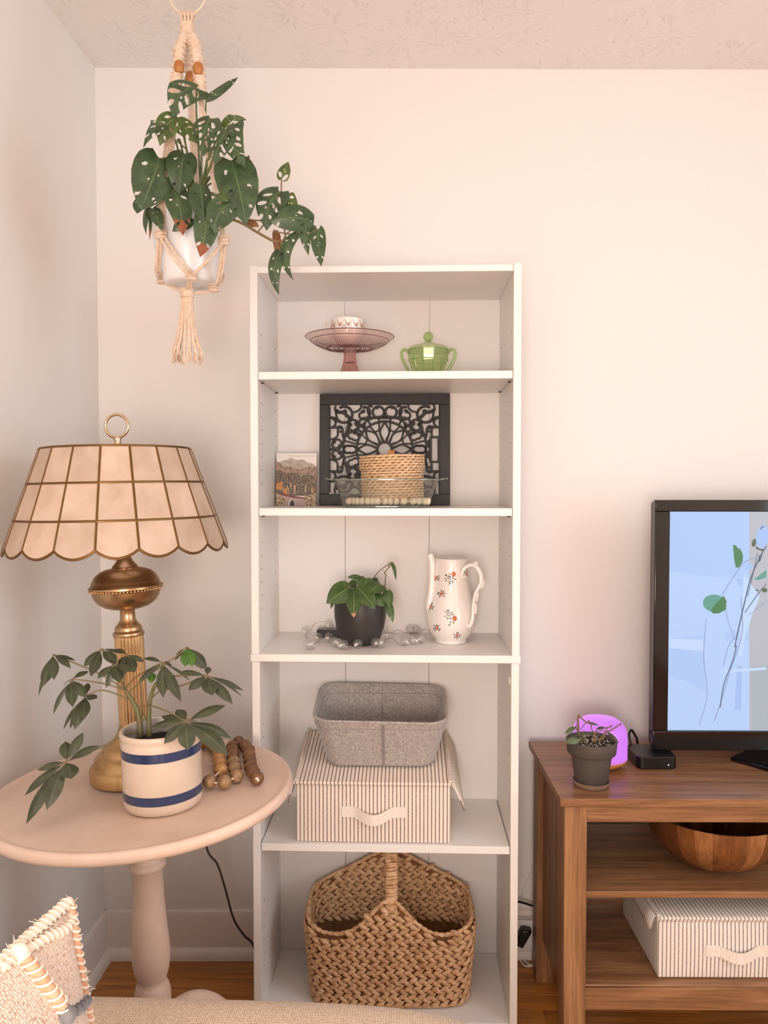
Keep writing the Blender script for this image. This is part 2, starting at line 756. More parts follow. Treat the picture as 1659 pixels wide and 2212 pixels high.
ff.box(XL, XR, YN, 0.84, -0.012, 0).box(1.75, XR, 0.84, YB, -0.012, 0)
ff.build('floor_far', 'floor_strips_far', fl)


def base_profile(p0, p1, out, name, h0, h1, t0, t1):
    """a moulding of rounded section between two floor points; out points into the room"""
    p0, p1, out = V(p0), V(p1), V(out).normalized()
    sec = [(0, h0), (t0, h0), (t0, h1 - 0.012), (t0 * 0.75, h1 - 0.004), (t1, h1), (0, h1)]
    poly = [p0 + out * a + V((0, 0, b)) for a, b in sec]
    return struct(MB().prism(poly, p1 - p0).build(name, 'trim_paint', sharp=30))


bl0, bl1 = V((XL, wall_y(XL), 0)), V((XR, YB, 0))
nb = V((bl1 - bl0)).cross(V((0, 0, 1))).normalized()
base_profile(bl0, bl1, nb, 'baseboard_back', 0.0, 0.135, 0.013, 0.004)
base_profile((XL, YN, 0), (XL, wall_y(XL), 0), (1, 0, 0), 'baseboard_left', 0.0, 0.135, 0.013, 0.004)


def shoe(p0, p1, out, name):
    p0, p1, out = V(p0), V(p1), V(out).normalized()
    poly = [p0 + out * (0.013 + a) + V((0, 0, b)) for a, b in [(0, 0), (0.014, 0), (0.0135, 0.010), (0.011, 0.020), (0.006, 0.028), (0, 0.031)]]
    struct(MB().prism(poly, p1 - p0).build(name, 'trim_paint', sharp=60))


shoe(bl0, bl1, nb, 'trim_1')
shoe((XL, YN, 0), (XL, wall_y(XL), 0), (1, 0, 0), 'trim_2')

# ------------------------------------------------------------------ bookcase
BX0, BX1, BY0, BY1 = -0.372, 0.257, 1.79, 2.07
T = 0.018
IX0, IX1 = BX0 + T, BX1 - T
S1, S2, S3, S4, S5 = 1.5955, 1.2775, 0.934, 0.4805, 0.055
BO = V(((BX0 + BX1) / 2, (BY0 + BY1) / 2, 0))
bc = thing('bookcase', 'tall white laminate bookcase with five shelves against the back wall', 'bookcase', BO)


def bpart(name, b, m='melamine', bevel=0.0009):
    return b.build(name, m, bc, BO, bevel=bevel)


bpart('side_panel', MB().box(BX0, IX0, BY0, BY1 + 0.003, S3, 1.841))
bpart('side_panel', MB().box(IX1, BX1, BY0, BY1 + 0.003, S3, 1.841))
bpart('side_panel', MB().box(BX0 + 0.001, IX0 + 0.001, BY0 + 0.001, BY1 + 0.003, 0, S3 - T))
bpart('side_panel', MB().box(IX1 - 0.001, BX1 - 0.001, BY0 + 0.001, BY1 + 0.003, 0, S3 - T))
bpart('top_panel', MB().box(IX0, IX1, BY0 + 0.004, BY1, 1.824, 1.839))
bpart('shelf', MB().box(IX0 + 0.001, IX1 - 0.001, BY0 + 0.002, BY1 - 0.002, S1 - T, S1))
bpart('shelf', MB().box(IX0 + 0.001, IX1 - 0.001, BY0 + 0.002, BY1 - 0.002, S2 - T, S2))
bpart('shelf', MB().box(BX0 - 0.002, BX1 + 0.002, BY0 - 0.003, BY1, S3 - T, S3), bevel=0.0012)
bpart('shelf', MB().box(IX0 + 0.003, IX1 - 0.003, BY0 + 0.002, BY1 - 0.002, S4 - T, S4))
bpart('shelf', MB().box(IX0 + 0.001, IX1 - 0.001, BY0 + 0.002, BY1 - 0.002, S5 - T, S5))
bpart('toe_kick', MB().box(IX0 + 0.001, IX1 - 0.001, BY0 + 0.012, BY0 + 0.03, 0, S5 - T))
for a, b_ in ((BX0 + 0.004, -0.1740), (-0.1730, 0.0526), (0.0536, BX1 - 0.004)):
    bpart('back_panel', MB().box(a, b_, BY1, BY1 + 0.003, 0.01, 1.835), 'hardboard', 0.0005)
ph = MB()
for sx, nx in ((IX0, 1), (IX1, -1)):
    for yy in (BY0 + 0.042, BY1 - 0.045):
        for lo, cnt in ((1.625, 3), (1.335, 7), (1.035, 6), (0.53, 8), (0.16, 6)):
            for i in range(cnt):
                z = lo + i * 0.032
                pts = [(sx + nx * 0.0002 + (0.001 * nx if lo < 0.9 else 0), yy + 0.0026 * math.cos(k * PI / 4), z + 0.0026 * math.sin(k * PI / 4)) for k in range(8)]
                ph.prism(pts, (nx * 0.0001, 0, 0))
o = bpart('peg_holes', ph, 'dark_hole', 0)
o['kind'] = 'stuff'
for z in (S1, S2, S4):
    for sx, nx in ((IX0, 1), (IX1, -1)):
        for yy in (BY0 + 0.045, BY1 - 0.045):
            pn = MB().tube([(sx, yy, z - T - 0.0025), (sx + nx * 0.007, yy, z - T - 0.0025)], 0.0016, 10)
            bpart('shelf_pin', pn, 'dark_hole', 0)
cp = MB().tube([(IX1 - 0.001, BY0 + 0.030, 0.868), (IX1 - 0.0035, BY0 + 0.030, 0.868)], [0.010, 0.009], 20)
o = bpart('screw_cover', cp, 'melamine_edge', 0)
o['label'] = 'round white screw cover'

# ------------------------------------------------------------------ media console
CO = V((0.336, 1.70, 0))
CR = math.radians(1.5)
console = thing('media_console', 'brown wood-grain media console with open shelves beside the bookcase', 'media console', CO, (0, 0, CR))
CW, CD = 1.25, 0.39


def cpart(name, b, m='console_wood', bevel=0.0012):
    return b.build(name, m, console, bevel=bevel)


cpart('top_board', MB().box(0, CW, 0, CD, 0.616, 0.634))
L0, L1 = 0.0125, 0.0625
for lx in (L0, CW - L1):
    cpart('leg', MB().box(lx, lx + 0.05, 0.012, 0.062, 0, 0.616), 'console_wood_z')
    cpart('leg', MB().box(lx, lx + 0.05, CD - 0.06, CD - 0.01, 0, 0.616), 'console_wood_z')
    cpart('side_board', MB().box(lx + 0.016, lx + 0.034, 0.062, CD - 0.06, 0.12, 0.616), 'console_wood_z')
cpart('apron', MB().box(L1, CW - L1, 0.018, 0.036, 0.574, 0.616))
cpart('shelf', MB().box(L1 - 0.028, CW - L1 + 0.028, 0.022, CD - 0.02, 0.399, 0.414))
cpart('shelf', MB().box(L1 - 0.028, CW - L1 + 0.028, 0.026, CD - 0.02, 0.181, 0.196))
cpart('rail', MB().box(L1, CW - L1, 0.018, 0.036, 0.143, 0.193))
cpart('back_rail', MB().box(L1, CW - L1, CD - 0.035, CD - 0.02, 0.53, 0.616))
cpart('back_rail', MB().box(L1, CW - L1, CD - 0.035, CD - 0.02, 0.30, 0.399))

# ------------------------------------------------------------------ round pedestal table (leans a little to one side)
TILT = -0.033
TC = V((-0.535, 1.516, 0.725))
TR = 0.2976
TB = TC + V((0.725 * 0.033, 0, -0.725))
table = thing('pedestal_table', 'round pinkish taupe painted pedestal table in front of the bookcase', 'table', TB, (0, TILT, 0))
tt = MB()
tt.lathe([(0.0, 0.700), (TR - 0.014, 0.700), (TR - 0.004, 0.704), (TR, 0.711), (TR, 0.718), (TR - 0.002, 0.7235), (TR - 0.006, 0.7258), (TR - 0.010, 0.7258),
          (TR - 0.013, 0.7245), (TR - 0.016, 0.7235), (TR - 0.020, 0.7232), (0.12, 0.7225), (0.0, 0.7225)], 128)
tt.build('table_top', 'table_paint', table, sharp=50)
cl = MB()
cl.lathe([(0.0, 0.700), (0.075, 0.700), (0.075, 0.690), (0.032, 0.690), (0.0305, 0.665), (0.0305, 0.575), (0.034, 0.572), (0.0365, 0.567), (0.0365, 0.562), (0.034, 0.557), (0.0305, 0.553),
          (0.0305, 0.50), (0.032, 0.47), (0.0345, 0.435), (0.037, 0.405), (0.0380, 0.385), (0.0372, 0.365), (0.0338, 0.345), (0.029, 0.332), (0.0275, 0.325), (0.030, 0.320), (0.033, 0.314), (0.036, 0.30), (0.036, 0.20),
          (0.030, 0.185), (0.018, 0.175), (0.0, 0.17)], 64)
cl.build('column', 'table_paint', table, sharp=50)
for k in range(3):
    an = math.radians(40 + 120 * k)
    d = V((math.cos(an), math.sin(an), 0))
    lift = 0.033 * 0.24 * d.x
    prof = [(0.020, 0.215, 0.028), (0.06, 0.237, 0.026), (0.10, 0.235, 0.022), (0.14, 0.205, 0.019), (0.172, 0.150, 0.017), (0.197, 0.092, 0.0165), (0.222, 0.045, 0.017), (0.255, 0.019 - lift, 0.0165), (0.285, 0.0165 - lift, 0.014), (0.295, 0.014 - lift, 0.010)]
    pth = spline([d * a + V((0, 0, z)) for a, z, r in prof], 6)
    rs = spline([V((r, 0, 0)) for a, z, r in prof], 6)
    MB().tube(pth, [max(q.x, 0.003) for q in rs], 16, flat=(1.1, 0.85)).build('foot', 'table_paint', table, sharp=60)


def on_table(px, py, lift=0.0):
    """point of the table surface seen at a pixel"""
    d = ray(px, py)
    a, h = 0.033, 0.7225
    t = (h + a * (0 - TC.x) - CAM_POS.z + lift) / (d.z - a * d.x)
    return CAM_POS + d * t


# ------------------------------------------------------------------ sofa arm in front
def fabric(name, c1, c2, scale=420, bump=0.5, vs=60):
    m, nt, b = newmat(name)
    L = nt.links
    vec = coords(nt)
    w1 = N(nt, 'ShaderNodeTexWave', wave_type='BANDS', bands_direction='X')
    w2 = N(nt, 'ShaderNodeTexWave', wave_type='BANDS', bands_direction='Y')
    for w in (w1, w2):
        w.inputs['Scale'].default_value = scale / 6.3
        w.inputs['Distortion'].default_value = 2.5
        w.inputs['Detail'].default_value = 2
        w.inputs['Detail Scale'].default_value = 2
        L.new(vec, w.inputs['Vector'])
    mu = N(nt, 'ShaderNodeMath', operation='ADD')
    L.new(w1.outputs['Fac'], mu.inputs[0])
    L.new(w2.outputs['Fac'], mu.inputs[1])
    n = N(nt, 'ShaderNodeTexNoise')
    n.inputs['Scale'].default_value = vs
    n.inputs['Detail'].default_value = 4
    L.new(vec, n.inputs['Vector'])
    ad = N(nt, 'ShaderNodeMath', operation='MULTIPLY_ADD')
    ad.inputs[1].default_value = 0.35
    L.new(mu.outputs[0], ad.inputs[0])
    L.new(n.outputs['Fac'], ad.inputs[2])
    r = ramp(nt, [(0.45, c2), (0.95, c1)])
    L.new(ad.outputs[0], r.inputs['Fac'])
    L.new(r.outputs['Color'], b.inputs['Base Color'])
    b.inputs['Roughness'].default_value = 0.9
    b.inputs['Sheen Weight'].default_value = 0.2
    b.inputs['Specular IOR Level'].default_value = 0.2
    set_bump(nt, b, mu.outputs[0], bump, 0.0015)
    return m


fabric('sofa_linen', (226, 204, 180), (178, 150, 124), 500, 0.5, 180)
SO = V((-0.30, 0.72, 0))
sofa = thing('sofa', 'beige linen sofa arm in the foreground', 'sofa', SO)


def rounded_block(x0, x1, y0, y1, z0, z1, r, seg=5):
    b = MB().box(x0, x1, y0, y1, z0, z1)
    return b


# arm: a padded block whose end rolls down at the front
am = MB()
secs = []
xs = [(-0.86 + 0.012, 0.0), (-0.6, 0.0), (-0.3, 0.0), (-0.12, -0.001), (-0.01, -0.007), (0.06, -0.018), (0.105, -0.034), (0.14, -0.060), (0.16, -0.10), (0.167, -0.16)]
yc, hw_, ztop = 1.045, 0.16, 0.537
ring = 20
for x, dz in xs:
    loop = []
    for k in range(ring + 1):
        th = PI * k / ring
        c, s = math.cos(th), math.sin(th)
        yy = yc + hw_ * (abs(c) ** 0.55) * (1 if c > 0 else -1)
        zz = ztop + dz - 0.09 + 0.09 * (abs(s) ** 0.6)
        loop.append(V((x, yy, zz)))
    loop.append(V((x, yc - hw_, 0.06)))
    loop.append(V((x, yc + hw_, 0.06)))
    secs.append(loop)
m_ = len(secs[0])
vs = [p for s in secs for p in s]
fs = [(i * m_ + k, i * m_ + (k + 1) % m_, (i + 1) * m_ + (k + 1) % m_, (i + 1) * m_ + k) for i in range(len(secs) - 1) for k in range(m_)]
fs.append(tuple(range(m_)))
fs.append(tuple(range((len(secs) - 1) * m_, len(secs) * m_))[::-1])
am.add(vs, fs)
ao = am.build('armrest', 'sofa_linen', sofa, SO, sharp=55)
sd = ao.modifiers.new('smooth', 'SUBSURF')
sd.levels = sd.render_levels = 1
MB().box(-0.84, 0.10, -0.55, 0.88, 0.06, 0.28).build('seat_base', 'sofa_linen', sofa, SO, bevel=0.02, bseg=4)
MB().box(-0.62, 0.12, -0.54, 0.875, 0.285, 0.42).build('seat_cushion', 'sofa_linen', sofa, SO, bevel=0.04, bseg=5)
MB().box(-0.845, -0.63, -0.55, 0.88, 0.285, 0.80).build('backrest', 'sofa_linen', sofa, SO, bevel=0.05, bseg=5)
for fx in (-0.80, 0.05):
    for fy in (-0.48, 1.12):
        MB().box(fx - 0.025, fx + 0.025, fy - 0.025, fy + 0.025, 0, 0.062).build('foot', 'console_wood_z', sofa, SO, bevel=0.003)

# ------------------------------------------------------------------ table lamp with a shell shade
mat('aged_brass', (198, 166, 128), 0.30, 1.0, rgb2=(156, 124, 90), vscale=14, contrast=(0.40, 0.8), bump=0.05, bscale=60)
mat('bright_brass', (214, 182, 138), 0.24, 1.0, rgb2=(180, 144, 100), vscale=10, contrast=(0.45, 0.8))
mat('pale_brass', (208, 182, 150), 0.24, 1.0)
mat('gold_base', (206, 172, 124), 0.38, 1.0, rgb2=(166, 130, 86), vscale=18, contrast=(0.42, 0.75))
mat('shade_came', (120, 88, 50), 0.45, 0.85)


def capiz(name):
    m, nt, b = newmat(name)
    L = nt.links
    out = nt.nodes['Material Output']
    vec = coords(nt, (1, 1, 1))
    oi = nt.nodes.new('ShaderNodeObjectInfo')
    ad = N(nt, 'ShaderNodeVectorMath', operation='ADD')
    ml = N(nt, 'ShaderNodeMath', operation='MULTIPLY')
    ml.inputs[1].default_value = 53.0
    L.new(oi.outputs['Random'], ml.inputs[0])
    L.new(vec, ad.inputs[0])
    L.new(ml.outputs[0], ad.inputs[1])
    n = N(nt, 'ShaderNodeTexNoise')
    n.inputs['Scale'].default_value = 22
    n.inputs['Detail'].default_value = 5
    n.inputs['Distortion'].default_value = 0.3
    L.new(ad.outputs[0], n.inputs['Vector'])
    r = ramp(nt, [(0.25, (208, 182, 160)), (0.5, (222, 199, 179)), (0.8, (232, 213, 196))])
    L.new(n.outputs['Fac'], r.inputs['Fac'])
    hs = nt.nodes.new('ShaderNodeHueSaturation')
    mr = N(nt, 'ShaderNodeMapRange')
    mr.inputs['To Min'].default_value = 0.90
    mr.inputs['To Max'].default_value = 1.08
    L.new(oi.outputs['Random'], mr.inputs['Value'])
    L.new(mr.outputs['Result'], hs.inputs['Value'])
    L.new(r.outputs['Color'], hs.inputs['Color'])
    L.new(hs.outputs['Color'], b.inputs['Base Color'])
    b.inputs['Roughness'].default_value = 0.28
    b.inputs['Specular IOR Level'].default_value = 0.55
    tl = nt.nodes.new('ShaderNodeBsdfTranslucent')
    L.new(hs.outputs['Color'], tl.inputs['Color'])
    mx = nt.nodes.new('ShaderNodeMixShader')
    mx.inputs[0].default_value = 0.30
    L.new(b.outputs[0], mx.inputs[1])
    L.new(tl.outputs[0], mx.inputs[2])
    L.new(mx.outputs[0], out.inputs['Surface'])


capiz('capiz_shell')
LB = on_table(296, 1677) + V((0, 0, 0.0018))
lamp = thing('table_lamp', 'brass table lamp with scalloped capiz shell shade on the pedestal table', 'lamp', LB, (0, -0.048, 0))
base = MB().lathe([(0, 0.0), (0.088, 0.0), (0.093, 0.004), (0.093, 0.026), (0.090, 0.031), (0.086, 0.033), (0.084, 0.037), (0.082, 0.046), (0.076, 0.053), (0.069, 0.056), (0.067, 0.060),
                   (0.066, 0.064), (0.060, 0.070), (0.052, 0.075), (0.046, 0.079), (0.040, 0.086), (0.034, 0.096), (0.030, 0.108), (0.0285, 0.115), (0, 0.115)], 64)
base.build('base', 'gold_base', lamp, sharp=45)
NF = 24
MB().lathe([(0.0285, 0.112), (0.0285, 0.297)], NF * 6, mod=lambda th, z: 1.0 + 0.075 * (abs(math.sin(th * NF / 2)) ** 0.8 - 0.6)).build('column', 'bright_brass', lamp, sharp=80)
MB().lathe([(0.024, 0.294), (0.0305, 0.295), (0.0320, 0.299), (0.0305, 0.304), (0.027, 0.306), (0.0275, 0.310), (0.026, 0.315), (0.020, 0.322), (0.0155, 0.329), (0.0150, 0.350), (0.018, 0.354)], 48).build('capital', 'aged_brass', lamp, sharp=50)
fz = 0.352
font = MB().lathe([(0.016, fz - 0.002), (0.030, fz), (0.046, fz + 0.005), (0.059, fz + 0.014), (0.066, fz + 0.025), (0.069, fz + 0.036), (0.0705, fz + 0.0415), (0.0745, fz + 0.044), (0.0745, fz + 0.0475),
                   (0.0705, fz + 0.050), (0.068, fz + 0.057), (0.062, fz + 0.068), (0.052, fz + 0.077), (0.040, fz + 0.082), (0.026, fz + 0.085), (0.0, fz + 0.086)], 72)
fo = font.build('font', 'aged_brass', lamp, sharp=50)
bd = MB()
for k in range(64):
    th = 2 * PI * k / 64
    bd.ball((0.0716 * math.cos(th), 0.0716 * math.sin(th), fz + 0.0405), 0.0026, 8, 5)
o = bd.build('beaded_rim', 'bright_brass', fo)
o['kind'] = 'stuff'
MB().lathe([(0.025, fz + 0.084), (0.0262, fz + 0.087), (0.024, fz + 0.090), (0.017, fz + 0.098), (0.0125, fz + 0.108), (0.0105, fz + 0.118), (0.010, fz + 0.16), (0.0, fz + 0.16)], 40).build('neck', 'pale_brass', lamp, sharp=50)
MB().tube([(0, 0, 0.55), (0, 0, 0.70)], 0.004, 10).build('stem_rod', 'pale_brass', lamp)
MB().lathe([(0.0, 0.558), (0.014, 0.560), (0.016, 0.60), (0.013, 0.625), (0.0, 0.626)], 24).build('socket', 'aged_brass', lamp)
bulb_m = mat('bulb_white', (245, 240, 232), 0.3)
MB().lathe([(0.0, 0.675), (0.016, 0.670), (0.025, 0.658), (0.025, 0.645), (0.016, 0.632), (0.011, 0.624)], 24).build('light_bulb', 'bulb_white', lamp)
# finial
fin = MB().lathe([(0.0, 0.682), (0.013, 0.6825), (0.0135, 0.685), (0.008, 0.689), (0.0065, 0.698), (0.0085, 0.703), (0.0065, 0.708), (0, 0.709)], 28)
fin.tube([(0.0238 * math.cos(2 * PI * k / 48), 0, 0.7300 + 0.0238 * math.sin(2 * PI * k / 48)) for k in range(48)], 0.0029, 10, closed=True)
fin.build('finial_ring', 'pale_brass', lamp, sharp=50)

# the shade hangs from the finial and sits a little more level than the stem
shade = bpy.data.objects.new('lamp_shade', None)
col.objects.link(shade)
shade.parent = lamp
shade.location = (-0.003, 0, 0.682)
shade.rotation_euler = (0, 0.030, 0)
shade['label'] = 'shade of square capiz shell panes in dark came'
NP = 18
ROWS = [(0.148, 0.0), (0.173, -0.070), (0.1985, -0.141), (0.217, -0.193)]   # radius, height below the top ring


def shade_pt(k, rz, dr=0.0):
    th = 2 * PI * (k + 0.5) / NP - PI / 2
    return V(((rz[0] + dr) * math.cos(th), (rz[0] + dr) * math.sin(th), rz[1]))


for r in range(3):
    a, b_ = ROWS[r], ROWS[r + 1]
    for k in range(NP):
        p = [shade_pt(k, b_), shade_pt(k + 1, b_), shade_pt(k + 1, a), shade_pt(k, a)]
        if r == 2:
            nseg = 9
            low = []
            for i in range(nseg + 1):
                t = i / nseg
                q = p[0].lerp(p[1], t)
                low.append(q + (p[0] - p[3]).normalized() * 0.0165 * math.sin(PI * t) ** 0.8)
            poly = low + [p[2], p[3]]
        else:
            poly = p
        cc = sum(poly, V()) / len(poly)
        nrm = (poly[1] - poly[0]).cross(poly[-1] - poly[0]).normalized()
        pm = MB().prism(poly, nrm * 0.0012)
        pane = pm.build('shell_pane', 'capiz_shell', shade, cc, smooth=False)
        pane.location = cc
cm = MB()


def came(path, r=0.0026):
    cm.tube(path, r, 6)


for k in range(NP):
    came([shade_pt(k, z) for z in ROWS])
for rz in ROWS[:3]:
    came([shade_pt(k, rz, 0.0004) for k in range(NP + 1)], 0.0026)
for k in range(NP):
    p0, p1, up_ = shade_pt(k, ROWS[3]), shade_pt(k + 1, ROWS[3]), (shade_pt(k, ROWS[3]) - shade_pt(k, ROWS[2])).normalized()
    came([p0.lerp(p1, i / 9) + up_ * 0.0165 * math.sin(PI * i / 9) ** 0.8 for i in range(10)], 0.0026)
for k in range(3):
    th = 2 * PI * k / 3
    came([(0.0, 0, 0.001), (0.148 * math.cos(th), 0.148 * math.sin(th), 0.0)], 0.002)
cm.build('came_frame', 'shade_came', shade)
# cord hanging off the back of the table
ci = lamp.matrix_world.inverted() if False else (Matrix.Translation(LB) @ Matrix.Rotation(-0.048, 4, 'Y')).inverted()
cpts = [LB + V((0.035, 0.086, 0.008)), LB + V((0.045, 0.13, 0.010)), V((-0.512, 1.775, 0.7385)), V((-0.506, 1.816, 0.738)), V((-0.503, 1.824, 0.715)), V((-0.498, 1.83, 0.60)), at(446, 1828, 1.842), at(470, 1868, 1.846), at(488, 1925, 1.85), at(505, 1985, 1.88), at(527, 2020, 1.93), at(548, 2045, 1.98), at(556, 2120, 1.99)]
MB().tube([ci @ p for p in spline(cpts, 8)], 0.0024, 8, flat=(1.5, 0.8)).build('cord', 'brown_cord', lamp)

# ------------------------------------------------------------------ striped stoneware crock with the umbrella plant
mat('stoneware', (220, 202, 184), 0.30, rgb2=(208, 188, 168), vscale=9, coat=0.35, bump=0.03, bscale=150)
mat('cobalt_band', (40, 62, 104), 0.24, rgb2=(32, 50, 88), vscale=16, coat=0.5)
mat('crock_inside', (186, 178, 172), 0.35, rgb2=(160, 150, 144), vscale=60, bump=0.1)
mat('potting_soil', (52, 36, 28), 0.9, rgb2=(24, 16, 12), vscale=120, bump=0.9, bscale=160, bdist=0.004, contrast=(0.4, 0.6))
mat('perlite', (228, 222, 214), 0.7)


def leaf_mat(name, c1, c2, vein, rough=0.35, trans=0.12, brown=None, brown_at=1.1, nveins=9, veinw=0.05, under=None):
    m, nt, b = newmat(name)
    L = nt.links
    out = nt.nodes['Material Output']
    uvn = nt.nodes.new('ShaderNodeUVMap')
    sp = nt.nodes.new('ShaderNodeSeparateXYZ')
    L.new(uvn.outputs[0], sp.inputs[0])
    n = N(nt, 'ShaderNodeTexNoise')
    n.inputs['Scale'].default_value = 45
    n.inputs['Detail'].default_value = 4
    L.new(coords(nt), n.inputs['Vector'])
    r = ramp(nt, [(0.35, c1), (0.68, c2)])
    L.new(n.outputs['Fac'], r.inputs['Fac'])
    # midrib and side veins from the leaf's own surface coordinates (u across -1..1 stored 0..1, v along)
    au = N(nt, 'ShaderNodeMath', operation='SUBTRACT')
    L.new(sp.outputs['X'], au.inputs[0])
    au.inputs[1].default_value = 0.5
    ab = N(nt, 'ShaderNodeMath', operation='ABSOLUTE')
    L.new(au.outputs[0], ab.inputs[0])
    mid = N(nt, 'ShaderNodeMath', operation='LESS_THAN')
    L.new(ab.outputs[0], mid.inputs[0])
    mid.inputs[1].default_value = veinw * 0.5
    k1 = N(nt, 'ShaderNodeMath', operation='MULTIPLY_ADD')
    L.new(ab.outputs[0], k1.inputs[0])
    k1.inputs[1].default_value = -0.55
    L.new(sp.outputs['Y'], k1.inputs[2])
    k2 = N(nt, 'ShaderNodeMath', operation='MULTIPLY')
    L.new(k1.outputs[0], k2.inputs[0])
    k2.inputs[1].default_value = nveins
    k3 = N(nt, 'ShaderNodeMath', operation='FRACT')
    L.new(k2.outputs[0], k3.inputs[0])
    k4 = N(nt, 'ShaderNodeMath', operation='LESS_THAN')
    L.new(k3.outputs[0], k4.inputs[0])
    k4.inputs[1].default_value = 0.10
    k5 = N(nt, 'ShaderNodeMath', operation='MULTIPLY')
    L.new(k4.outputs[0], k5.inputs[0])
    k5.inputs[1].default_value = 0.35
    mxv = N(nt, 'ShaderNodeMath', operation='MAXIMUM')
    L.new(mid.outputs[0], mxv.inputs[0])
    L.new(k5.outputs[0], mxv.inputs[1])
    mx = N(nt, 'ShaderNodeMix', data_type='RGBA')
    L.new(mxv.outputs[0], mx.inputs[0])
    L.new(r.outputs['Color'], mx.inputs[6])
    mx.inputs[7].default_value = lin(vein)
    src = mx.outputs[2]
    if brown:
        nb_ = N(nt, 'ShaderNodeMath', operation='MULTIPLY_ADD')
        L.new(n.outputs['Fac'], nb_.inputs[0])
        nb_.inputs[1].default_value = 0.25
        L.new(sp.outputs['Y'], nb_.inputs[2])
        gt = N(nt, 'ShaderNodeMapRange')
        gt.inputs['From Min'].default_value = brown_at + 0.11
        gt.inputs['From Max'].default_value = brown_at + 0.16
        L.new(nb_.outputs[0], gt.inputs['Value'])
        m2 = N(nt, 'ShaderNodeMix', data_type='RGBA')
        L.new(gt.outputs['Result'], m2.inputs[0])
        L.new(src, m2.inputs[6])
        m2.inputs[7].default_value = lin(brown)
        src = m2.outputs[2]
    L.new(src, b.inputs['Base Color'])
    b.inputs['Roughness'].default_value = rough
    tl = nt.nodes.new('ShaderNodeBsdfTranslucent')
    hs = nt.nodes.new('ShaderNodeHueSaturation')
    hs.inputs['Value'].default_value = 1.5
    L.new(src, hs.inputs['Color'])
    L.new(hs.outputs['Color'], tl.inputs['Color'])
    mxs = nt.nodes.new('ShaderNodeMixShader')
    mxs.inputs[0].default_value = trans
    L.new(b.outputs[0], mxs.inputs[1])
    L.new(tl.outputs[0], mxs.inputs[2])
    L.new(mxs.outputs[0], out.inputs['Surface'])


leaf_mat('umbrella_leaf', (60, 66, 48), (78, 84, 62), (96, 102, 78), 0.42, 0.15, veinw=0.05)
leaf_mat('umbrella_leaf_fresh', (58, 100, 36), (82, 126, 48), (110, 146, 70), 0.38, 0.2)
mat('umbrella_stem', (96, 108, 62), 0.5, rgb2=(118, 104, 72), vscale=40)
mat('petiole_tan', (134, 108, 82), 0.5, rgb2=(108, 104, 66), vscale=20)

HEART = [(0, 0.36), (0.04, 0.66), (0.12, 0.90), (0.25, 1.0), (0.42, 0.97), (0.6, 0.80), (0.75, 0.58), (0.87, 0.32), (0.95, 0.12), (1, 0.0)]
LANCE = [(0, 0.06), (0.12, 0.38), (0.3, 0.82), (0.48, 1.0), (0.64, 0.95), (0.8, 0.66), (0.92, 0.26), (1, 0.0)]


